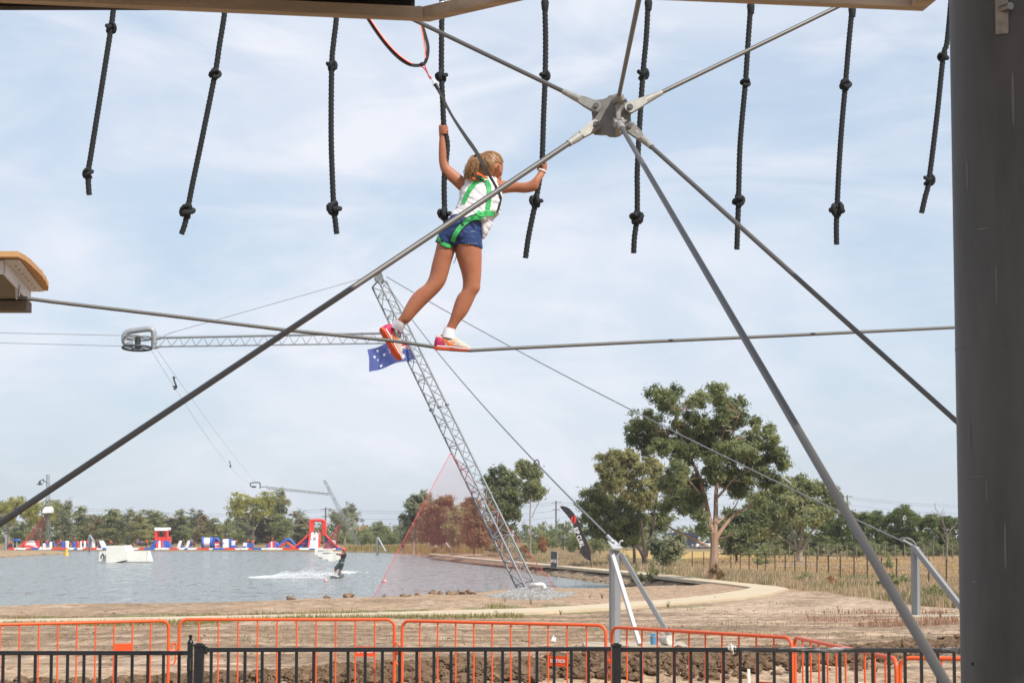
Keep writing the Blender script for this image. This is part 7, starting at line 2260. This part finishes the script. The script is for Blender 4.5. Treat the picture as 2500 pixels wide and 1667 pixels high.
px_tree('gum_tree', 'lower brownish gum in the middle of the big net', CM, 222.0, (860, 985),
        [(870, 660, 70, 60), (840, 730, 80, 70), (900, 760, 70, 70), (830, 830, 90, 70), (920, 860, 80, 70), (860, 920, 90, 50), (960, 920, 60, 50)], [([(860, 985), (865, 820), (870, 680)], 8, 3)], 6500, .42, .14, 'olive', m_barkg, spread=.6)
px_tree('gum_tree', 'dark brownish gum behind the right border of the big net', CM, 210.0, (1010, 985),
        [(990, 610, 65, 60), (1020, 700, 75, 75), (970, 740, 60, 60), (1060, 790, 85, 75), (1000, 840, 85, 75), (1100, 860, 80, 70), (1040, 920, 100, 55), (1140, 930, 60, 50), (950, 900, 60, 50)], [([(1010, 985), (1010, 820), (1000, 640)], 9, 3)], 9000, .42, .14, 'brown', m_barkd, spread=.6)

# --- prototypes for the far tree line ---------------------------------------------------------------------
def proto(name, label, seed, shape, n, pal, bark, lx):
    """unit tree 10 m tall at the origin"""
    random.seed(seed)
    C = []; L = []
    if shape == 'narrow':
        for i in range(15):
            z = 1.0 + 8.4 * (i / 14); r = 1.5 * math.sin(math.pi * min(.93, .30 + .62 * i / 14)) + .25
            C.append((random.uniform(-.75, .75), random.uniform(-.7, .7), z, r * random.uniform(.7, 1.1), r * .8, random.uniform(.7, 1.15)))
        L.append(([(0, 0, -.3), (.1, 0, 3), (-.1, 0, 6), (.1, 0, 9)], .16, .05)); L.append(([(0, 0, 1.2), (.5, -.3, 3.2), (.8, -.5, 5.5)], .09, .03))
    elif shape == 'round':
        for i in range(26):
            a = random.uniform(0, 6.28); rr = random.random() ** .5 * 3.4; z = 5.9 + random.uniform(-2.6, 3.1) * (1 - (rr / 4.4) ** 2)
            C.append((math.cos(a) * rr, math.sin(a) * rr, z, random.uniform(.9, 1.5), 1.1, random.uniform(.7, 1.1)))
        L.append(([(0, 0, -.3), (.15, 0, 2), (-.1, 0, 4), (.2, 0, 7)], .26, .08))
        for a in (0.4, 2.4, 4.4): L.append(([(0, 0, 2.2), (math.cos(a) * 1.1, math.sin(a) * 1.1, 4), (math.cos(a) * 2.4, math.sin(a) * 2.4, 6)], .14, .05))
    elif shape == 'bush':
        for i in range(15):
            a = random.uniform(0, 6.28); rr = random.random() ** .5 * 4.2; z = 1.2 + random.uniform(0, 7.0) * (1 - (rr / 5) ** 2)
            C.append((math.cos(a) * rr, math.sin(a) * rr, z, random.uniform(1.3, 2.0), 1.7, random.uniform(1.1, 1.8)))
        L.append(([(0, 0, -.3), (0, 0, 5)], .2, .08))
    else:                                                # pine dome
        for i in range(24):
            a = random.uniform(0, 6.28); rr = random.random() ** .5 * 4.0; z = 6.6 + 2.6 * (1 - (rr / 4.6) ** 2) + random.uniform(-.6, .4)
            C.append((math.cos(a) * rr, math.sin(a) * rr, z, random.uniform(1.0, 1.6), 1.3, random.uniform(.6, .9)))
        for i in range(16):
            a = random.uniform(0, 6.28); rr = 2.0 + random.random() * 2.2
            C.append((math.cos(a) * rr, math.sin(a) * rr, random.uniform(1.0, 6.0), random.uniform(1.0, 1.5), 1.2, random.uniform(.9, 1.4)))
        L.append(([(0, 0, -.3), (0, 0, 4), (.3, 0, 7)], .25, .1))
    t = tree(name, label, (0, 0, 0), C, L, n, lx, lx * .42, pal, bark, core=.15 if shape in ('bush', 'pine') else .3, bright=2.1)
    return t


PR = {}
for i, pal in enumerate(('grey', 'mid', 'olive', 'brown')): PR['narrow' + pal] = proto('treeline_gum', '', 30 + i, 'narrow', 3600, pal, m_barkg, .42)
for i, pal in enumerate(('mid', 'yellow', 'grey')): PR['round' + pal] = proto('treeline_gum', '', 50 + i, 'round', 5200, pal, m_barkg, .45)
for i, pal in enumerate(('deep', 'mid', 'rust', 'brown')): PR['bush' + pal] = proto('shrub', '', 70 + i, 'bush', 3000, pal, m_barkd, .62)
for i in range(2): PR['pine%d' % i] = proto('pine_tree', '', 90 + i, 'pine', 9000, 'pine', m_barkd, .5)
random.seed(11)
used_p = set()


def plant(key, label, px, ytop, ybase, wpx, Y, group, cat='tree'):
    src = PR[key]
    if key in used_p: o = copy_tree(src)
    else: o = src; used_p.add(key)
    b = P(px, ybase, Y); b[2] = float(gz(b[0], b[1])[0])
    h = P(px, ytop, Y)[2] - b[2]; wd0 = {'n': 3.0, 'r': 8.6, 'b': 10.5, 'p': 10.0}[key[0]]; h0 = {'n': 10.0, 'r': 9.6, 'b': 9.3, 'p': 9.7}[key[0]]
    o.location = tuple(b); o.scale = (wpx * Y / F / wd0, wpx * Y / F / wd0, h / h0); o.rotation_euler = (0, 0, random.uniform(0, 6.28))
    tag(o, label, cat, group)
    return o


TL = 'trees of the far tree line'
for (k_, x, yt, w, lb) in (
        ('roundyellow', 22, 1196, 95, 'big yellowish gum at the far left edge of the tree line'), ('bushmid', -35, 1225, 110, 'broad bushy tree cut by the left edge of the photo'), ('bushdeep', 55, 1262, 70, 'dark undergrowth tree in front of the left edge gums'), ('roundolive' if False else 'roundyellow', 92, 1206, 80, 'yellowish gum just left of the far vertical tower'), ('roundmid', 140, 1212, 75, 'round gum right behind the far vertical tower'),
        ('narrowgrey', 163, 1222, 32, 'narrow grey gum right of the far vertical tower'), ('bushdeep', 110, 1275, 70, 'dark shrubby tree at the foot of the far vertical tower'), ('narrowmid', 188, 1232, 40, 'slender gum left of the pale braced post'), ('narrowgrey', 208, 1255, 34, 'short slender gum above the two white pillars'), ('narrowbrown', 233, 1254, 28, 'small brownish gum above the blue and white wedge'),
        ('narrowmid', 262, 1240, 42, 'tall slender gum above the left wing of the kicker'), ('narrowolive', 288, 1240, 46, 'tall slender gum above the kicker block'), ('narrowgrey', 313, 1243, 36, 'slender gum above the right wing of the kicker'), ('roundolive' if False else 'narrowolive', 340, 1241, 46, 'olive slender gum left of the red tower'), ('narrowmid', 366, 1243, 44, 'slender gum directly behind the left half of the red tower'),
        ('narrowgrey', 396, 1252, 46, 'slender grey gum directly behind the right half of the red tower'), ('narrowbrown', 420, 1262, 40, 'brownish slender gum right of the red tower'), ('narrowmid', 443, 1241, 34, 'slender gum above the two tilted white slabs'), ('narrowgrey', 473, 1243, 40, 'slender gum above the barrel inflatable'), ('narrowbrown', 497, 1256, 40, 'brownish gum between barrel and climbing wall'),
        ('narrowolive', 520, 1262, 40, 'low olive gum above the blue arch'), ('bushmid', 560, 1246, 70, 'bushy gum left below the highest crown of the tree line'), ('narrowgrey', 590, 1262, 40, 'grey slender gum under the left of the highest crown'), ('roundyellow', 618, 1183, 135, 'highest yellow green gum of the tree line, between barrel and big slide'), ('narrowolive', 622, 1250, 50, 'olive slender gum under the highest crown'),
        ('narrowmid', 685, 1188, 40, 'tall narrow gum at the right of the highest crown'), ('narrowbrown', 655, 1246, 52, 'brownish gum above the rocker inflatable'), ('bushmid', 690, 1262, 60, 'bushy gum above the striped dome'), ('narrowgrey', 733, 1246, 44, 'slender grey gum left of the red slide frame'), ('bushdeep', 765, 1288, 60, 'dark low tree seen through the red slide frame'),
        ('roundgrey', 842, 1225, 80, 'round grey gum behind the far leaning tower'), ('bushmid', 835, 1285, 70, 'low bushy tree at the foot of the far leaning tower'), ('bushmid', 905, 1280, 60, 'low round tree right of the far leaning tower'), ('bushdeep', 945, 1284, 66, 'dark low tree left of the slim mast'), ('narrowmid', 925, 1270, 34, 'pointed low gum between tower and slim mast'), ('bushdeep', 872, 1300, 50, 'dark shrubby tree under the red roofed house')):
    plant(k_, lb, x, yt, 1337, w * (1.3 if k_[0] == 'n' else 1.1), random.uniform(345, 385), TL)
for (k_, x, yt, w, Y, lb) in (
        ('bushmid', 1330, 1262, 75, 260, 'round shrub tree behind the dark sign board'), ('bushdeep', 1375, 1262, 85, 270, 'dark round tree at the foot of the power pole'), ('bushrust', 1322, 1300, 45, 215, 'rusty orange shrub left of the grey van'), ('bushmid', 1290, 1300, 60, 205, 'green shrub at the foot of the slim gum'), ('bushdeep', 1280, 1345, 40, 165, 'dense shrub low beside the slim trunk'),
        ('bushdeep', 1225, 1310, 80, 215, 'dark shrub behind the lower part of the leaning tower'), ('bushmid', 1420, 1275, 80, 235, 'green shrub behind the feather banner'), ('bushmid', 1465, 1285, 80, 215, 'green shrub right of the feather banner'), ('bushbrown', 1430, 1310, 45, 190, 'brownish shrub behind the white letters of the banner'), ('bushmid', 1180, 1310, 70, 235, 'olive shrub behind the net, under the tall dark gum'),
        ('bushbrown', 1100, 1310, 80, 240, 'brown shrub low behind the net'), ('bushdeep', 1400, 1290, 50, 250, 'dark shrub right of the grey van'), ('bushmid', 1510, 1318, 60, 150, 'small green shrub beside the anchor post top'), ('bushmid', 1870, 1320, 60, 175, 'pale green shrub left of the thick grey trunk')):
    plant(k_, lb, x, yt, 1345 if Y > 160 else 1368, w, Y, 'shrubs beyond the lake', 'shrub')
for j, (x, yt, w, lb) in enumerate(((1820, 1285, 110, 'pine farthest left, behind the dark bushy tree'), (1895, 1262, 110, 'pine behind the left side of the spreading gum'), (1965, 1270, 110, 'pine directly behind the thick grey trunk'), (2030, 1262, 105, 'pine crossed by the slanting steel rod'), (2085, 1248, 100, 'pine just right of the slanting rod'), (2130, 1250, 95, 'second pine to the right of the slanting rod'),
                                    (2172, 1254, 95, 'pine left of the one rising above the row'), (2205, 1236, 72, 'pine rising above the row of pines'), (2245, 1256, 95, 'pine behind the farther anchor post'), (2285, 1258, 90, 'pine left of the bare dead tree'), (2325, 1262, 95, 'pine at the column edge behind the bare dead tree'), (2400, 1262, 110, 'pine hidden mostly by the column'))):
    plant('pine%d' % (j % 2), lb, x, yt, 1346, w * 1.18, random.uniform(196, 215), 'pines along the paddock')
    if yt > 1240: plant('bushdeep', 'dark undergrowth shrub below ' + lb.split(',')[0].replace('pine', 'the pine', 1), x + random.uniform(-15, 15), 1310 + random.uniform(-10, 8), 1350, 75, random.uniform(186, 194), 'undergrowth below the pines', 'shrub')
for (k_, x, yt, yb, w, Y, lb) in (('bushmid', 1553, 1366, 1391, 44, 107, 'low green bush left of the dark leaning trunks'), ('bushdeep', 1592, 1362, 1396, 34, 108, 'small dark bush right beside the dark trunks'), ('bushdeep', 2172, 1388, 1432, 58, 82, 'dark green shrub in the long grass behind the slanting rod'), ('bushmid', 2280, 1420, 1448, 60, 74, 'green shrub in the grass right of the farther anchor post'), ('bushbrown', 1750, 1362, 1405, 44, 99, 'brown twiggy shrub at the foot of the biggest gum'),
                                 ('bushmid', 1962, 1391, 1407, 60, 97, 'low green bush in the grass before the picket fence'), ('bushrust', 2032, 1402, 1420, 44, 90, 'yellow brown low bush among the fence pickets'), ('bushmid', 2167, 1340, 1386, 30, 125, 'upright pale shrub in the paddock'), ('bushmid', 2215, 1396, 1412, 70, 92, 'grey green low shrub left of the farther anchor post'), ('bushmid', 1858, 1350, 1366, 50, 140, 'low bush in the paddock beyond the fence')):
    plant(k_, lb, x, yt, yb, w, Y, 'bushes in the dry grass', 'shrub')

for k_ in PR:                                            # a kind nothing was planted from leaves no trace
    if k_ not in used_p:
        for c_ in list(PR[k_].children): bpy.data.objects.remove(c_)
        bpy.data.objects.remove(PR[k_])

# the scrub that closes the gaps behind the tree line: one mass
C_ = []
for i in range(150):
    x = -70 + 1110 * i / 149 + random.uniform(-6, 6); Y = random.uniform(392, 415)
    hp_ = 38 + 36 * float(fbm(np.array([x * .021]), np.array([3.3]), 3)[0]) * (1.0 if x < 760 else .55)
    p = P(x, 1337, Y); k_ = Y / F
    for f in (.25, .6, .9): C_.append((p[0], Y, p[2] + hp_ * k_ * f, 9 * k_, 9 * k_, hp_ * k_ * .26))
for i in range(70):
    x = 1040 + 1500 * i / 69 + random.uniform(-6, 6); Y = random.uniform(440, 470)
    hp_ = 24 + 34 * float(fbm(np.array([x * .02]), np.array([8.3]), 3)[0]); p = P(x, 1330, Y); k_ = Y / F
    for f in (.25, .6, .9): C_.append((p[0], Y, p[2] + hp_ * k_ * f, 13 * k_, 9 * k_, hp_ * k_ * .26))
V_, Fq_, col_ = leaves(C_, 34000, .75, .34, 'mid', core=.2)
tag(link('scrub', fast_mesh('scrub', V_, Fq_, m_leaf, col_, smooth=False)), 'far scrub closing the gaps behind the tree line', kind='stuff')

# --- bare dead trees -----------------------------------------------------------------------------------------
m_dead = mat('dead_wood', (0.20, 0.17, 0.145), .9, var=.2, scale=3)


def dead_tree(label, px, ytop, ybase, Y, spread, seed):
    random.seed(seed)
    b = P(px, ybase, Y); b[2] = float(gz(b[0], Y)[0]); H = P(px, ytop, Y)[2] - b[2]
    t = thing('dead_tree', label, 'tree', b, 'bare dead trees'); q = MB(); tw = MB()

    def grow(p, d, L, r, lv):
        n = p + d * L; mid = (p + n) / 2 + np.array([random.uniform(-1, 1), random.uniform(-1, 1), 0]) * L * .06
        (q if lv < 3 else tw).tube(smooth_path([p, mid, n], 2), np.linspace(r, r * .7, 5), 6 if lv < 3 else 4)
        if lv < 5:
            for _ in range(2 if lv else 3):
                e = nrm(d + np.array([random.uniform(-1, 1) * spread, random.uniform(-1, 1) * spread, random.uniform(-.1, .4)])); grow(n if random.random() < .7 else mid, e, L * random.uniform(.55, .82), r * .62, lv + 1)
    grow(b - np.array([0, 0, .1]), np.array([0.02, 0, 1.0]), H * .30, H * .022, 0)
    q.build('trunk', m_dead, t); tw.build('twigs', m_dead, t)


dead_tree('bare dead tree at the left side of the column', 2312, 1212, 1372, 150, .62, 4)
dead_tree('bare dead tree with pale limbs behind the farther anchor post', 2262, 1290, 1346, 180, .8, 9)
dead_tree('bare grey dead tree left of the farther stay wire end', 2110, 1280, 1346, 182, .8, 5)
random.seed(21)

# ================================================================== GRASS AND WEEDS
def blades(name, label, n, sampler, h0, h1, w, cols, bend=.35):
    V_, C_ = [], []
    pts = sampler(n); n = len(pts)
    h = rng.uniform(h0, h1, n)[:, None]; a = rng.uniform(0, 6.28, n); d = np.stack([np.cos(a), np.sin(a), np.zeros(n)], 1)
    s = np.stack([-np.sin(a), np.cos(a), np.zeros(n)], 1); s[:, 1] *= .4
    wv = w * rng.uniform(.6, 1.4, n)[:, None]; up_ = np.array([0, 0, 1.0]); be = rng.uniform(0, bend, n)[:, None]
    v = np.stack([pts - s * wv * .5, pts + s * wv * .5, pts + up_ * h * .6 + d * h * be * .4 + s * wv * .32, pts + up_ * h + d * h * be], 1)
    v = np.stack([v[:, 0], v[:, 1], v[:, 2], v[:, 3]], 1)
    ci = rng.integers(0, len(cols), n); col = np.array(cols)[ci] * rng.uniform(.75, 1.25, n)[:, None]
    o = link(name, fast_mesh(name, v.reshape(-1, 3), np.arange(4 * n).reshape(n, 4), m_grass, np.repeat(col, 4, 0), smooth=False))
    return tag(o, label, kind='stuff')


m_grass = mat_vcol('dry_grass', rough=.85, spec=.1, transl=.25)


def in_zone(poly, n, dens=None):
    Q = poly_px(poly, -.12); lo, hi = Q.min(0), Q.max(0); out = []
    tot = 0
    while tot < n:
        # denser toward the camera so that the cover looks even
        y = lo[1] * (hi[1] / lo[1]) ** rng.random(40000); x = rng.uniform(lo[0], hi[0], 40000)
        m_ = seg_dist(x, y, Q)[1]
        if dens is not None: m_ &= rng.random(40000) < dens(x, y)
        x, y = x[m_], y[m_]; z, sd, dp, ip, _ = gz(x, y, True)
        g_ = (sd > .4) & (~ip) & (dp > .12); out.append(np.stack([x[g_], y[g_], z[g_] - .02], 1)); tot += g_.sum()
        if len(out) > 60: break
    return np.vstack(out)[:n]


GZ = [(1180, 1354), (1250, 1366), (1400, 1379), (1516, 1388.5), (1648, 1401), (1834, 1422), (1935, 1433), (2080, 1451), (2200, 1468), (2345, 1489), (2600, 1515), (2600, 1440), (2345, 1428), (2100, 1414), (1900, 1400), (1700, 1388), (1600, 1372), (1450, 1360), (1300, 1350), (1190, 1345)]
patch = lambda x, y: np.clip(-.75 + 2.6 * fbm(x * .55, y * .30, 3), .03, 1)
blades('dry_grass', 'long dry grass between path and paddock fence', 46000, lambda n: in_zone(GZ, n, patch), .06, .34, .03, [(0.44, .325, .205), (0.52, .39, .255), (0.35, .255, .155), (0.29, .245, .135), (0.46, .305, .20), (0.23, .18, .11)])
blades('green_grass', 'green tufts among the dry grass', 9000, lambda n: in_zone(GZ, n, lambda x, y: sstep(.56, .68, fbm(x * .5 + 7, y * .2, 4))), .08, .34, .035, [(0.17, .175, .075), (0.20, .19, .09), (0.12, .135, .055)])
PZ = [(1600, 1364), (1900, 1356), (2345, 1350), (2600, 1350), (2600, 1436), (2345, 1424), (2100, 1410), (1900, 1396), (1700, 1384), (1600, 1370)]
blades('paddock_grass', 'short dry grass in the paddock behind the fence', 16000, lambda n: in_zone(PZ, n, patch), .08, .22, .05, [(0.42, .29, .14), (0.38, .25, .13), (0.33, .24, .13)])
FZ = [(842, 1336), (1180, 1336), (1180, 1350), (1000, 1350), (842, 1344)]
blades('far_grass', 'dry grass on the far shore behind the park', 8000, lambda n: in_zone(FZ, n), .3, .8, .09, [(0.34, .24, .09), (0.27, .21, .08), (0.18, .17, .06)])
PV = [(0, 1506), (420, 1501), (640, 1495), (850, 1490), (1180, 1476), (1280, 1482), (1280, 1503), (850, 1511), (420, 1519), (0, 1527)]
blades('verge_grass', 'thin green and dry grass fringing the path', 7000, lambda n: in_zone(PV, n, lambda x, y: sstep(.44, .60, fbm(x * .5, y * .9, 3)) * .9), .04, .16, .022, [(0.15, .16, .055), (0.22, .20, .08), (0.34, .26, .13)])
NZ = [(-100, 1530), (1280, 1506), (1500, 1495), (1900, 1470), (2345, 1500), (2500, 1600), (1900, 1570), (1500, 1560), (900, 1600), (-100, 1640)]
blades('sparse_weeds', 'sparse dry weeds scattered over the bare dirt', 1700, lambda n: in_zone(NZ, n, lambda x, y: sstep(.55, .70, fbm(x * .45 + 3, y * .5, 3))), .03, .13, .016, [(0.24, .20, .09), (0.36, .27, .15), (0.16, .17, .06)])
RZ = [(1950, 1503), (2100, 1494), (2340, 1503), (2340, 1530), (2100, 1530), (1980, 1518)]
blades('rust_weeds', 'rusty red dead weeds on the pale sand', 1300, lambda n: in_zone(RZ, n, lambda x, y: sstep(.45, .62, fbm(x * .6, y * .5, 3))), .04, .2, .016, [(0.25, .12, .07), (0.33, .19, .12), (0.22, .13, .08)])


def weed(label, px, py, h, n, col, spread=.35, group='single weeds on the dirt'):
    b = ground_at(px, py); t = thing('weed', label, 'plant', b, group); q = MB(); w_ = b[1] / F
    hh = h * w_
    for i in range(n):
        a = random.uniform(0, 6.28); d = np.array([math.cos(a) * spread, math.sin(a) * spread, 1.0]) * hh * random.uniform(.5, 1)
        q.tube([b, b + d * .5 + np.array([0, 0, .05 * hh]), b + d], [.006, .005, .003], 4)
    q.build('stems', col, t)
    q = MB()
    for i in range(n * 4):
        a = random.uniform(0, 6.28); f = random.uniform(.15, .95); c = b + np.array([math.cos(a) * spread * f, math.sin(a) * spread * f, f]) * hh * random.uniform(.5, 1.0); s_ = hh * .10
        d = nrm(np.array([random.gauss(0, 1), random.gauss(0, 1), .6])); e = nrm(np.cross(d, np.array([random.gauss(0, 1), random.gauss(0, 1), random.gauss(0, 1)]))) * s_ * .3
        q.add([c, c + d * s_ * .5 + e, c + d * s_, c + d * s_ * .5 - e], [(0, 1, 2, 3)])
    q.build('leaves', m_weedg if col is m_weeds else m_dead2, t, smooth=False)


m_weeds = mat('weed_stem', (0.16, .16, .06), .9); m_weedg = mat('weed_leaf', (0.13, .16, .05), .8, transl=.2, var=.3); m_dead2 = mat('dead_weed', (0.20, .13, .08), .9, var=.3)
for (x, y, h, n, c, lb) in ((1631, 1485, 22, 9, m_weeds, 'tall green weed standing right of the anchor post braces'), (1357, 1562, 12, 12, m_weeds, 'low green weed behind the barrier, left of the anchor post'), (1369, 1501, 14, 10, m_weeds, 'green weed on the path edge left of the anchor post'), (1297, 1476, 26, 5, m_dead2, 'bare dead stalk at the near foot of the leaning tower'),
                            (1233, 1470, 22, 4, m_dead2, 'thin bare stalk left of the leaning tower foot'), (1470, 1462, 18, 9, m_dead2, 'dark dead weed at the water just left of the anchor post'), (1440, 1460, 12, 5, m_dead2, 'thin dead weed at the water between pipe and anchor post'), (2048, 1496, 22, 8, m_dead2, 'dead brown weed tallest on the rusty patch'), (2012, 1500, 14, 8, m_dead2, 'small dead weed at the left end of the rusty patch'),
                            (2296, 1508, 20, 9, m_dead2, 'dead weed right of the farther anchor post'), (1210, 1500, 12, 10, m_weeds, 'small green weed on the path verge below the net'), (560, 1508, 12, 14, m_weeds, 'low green weed on the path verge above the second barrier'), (1925, 1437, 9, 12, m_weeds, 'grass tuft at the sharp corner of the path'), (1745, 1437 if False else 1462, 8, 8, m_weeds, 'small weed on the outer edge of the path bend'), (2140, 1640, 16, 12, m_weeds, 'grey green weed behind the steeply angled barrier')):
    weed(lb, x, y, h, n, c)

# ================================================================== THE AIR
m_haze = bpy.data.materials.new('haze'); m_haze.use_nodes = True
nh, lh_ = m_haze.node_tree.nodes, m_haze.node_tree.links
nh.remove(nh['Principled BSDF'])
vh = nh.new('ShaderNodeVolumePrincipled')
vh.inputs['Color'].default_value = (0.93, 0.95, 1.0, 1); vh.inputs['Density'].default_value = 0.00022; vh.inputs['Anisotropy'].default_value = 0.2
lh_.new(vh.outputs['Volume'], nh['Material Output'].inputs['Volume'])
q = MB(); q.box((0, 450, 8.0), (3600, 1100, 21.0))
hz = q.build('haze', m_haze, smooth=False); tag(hz, kind='stuff')
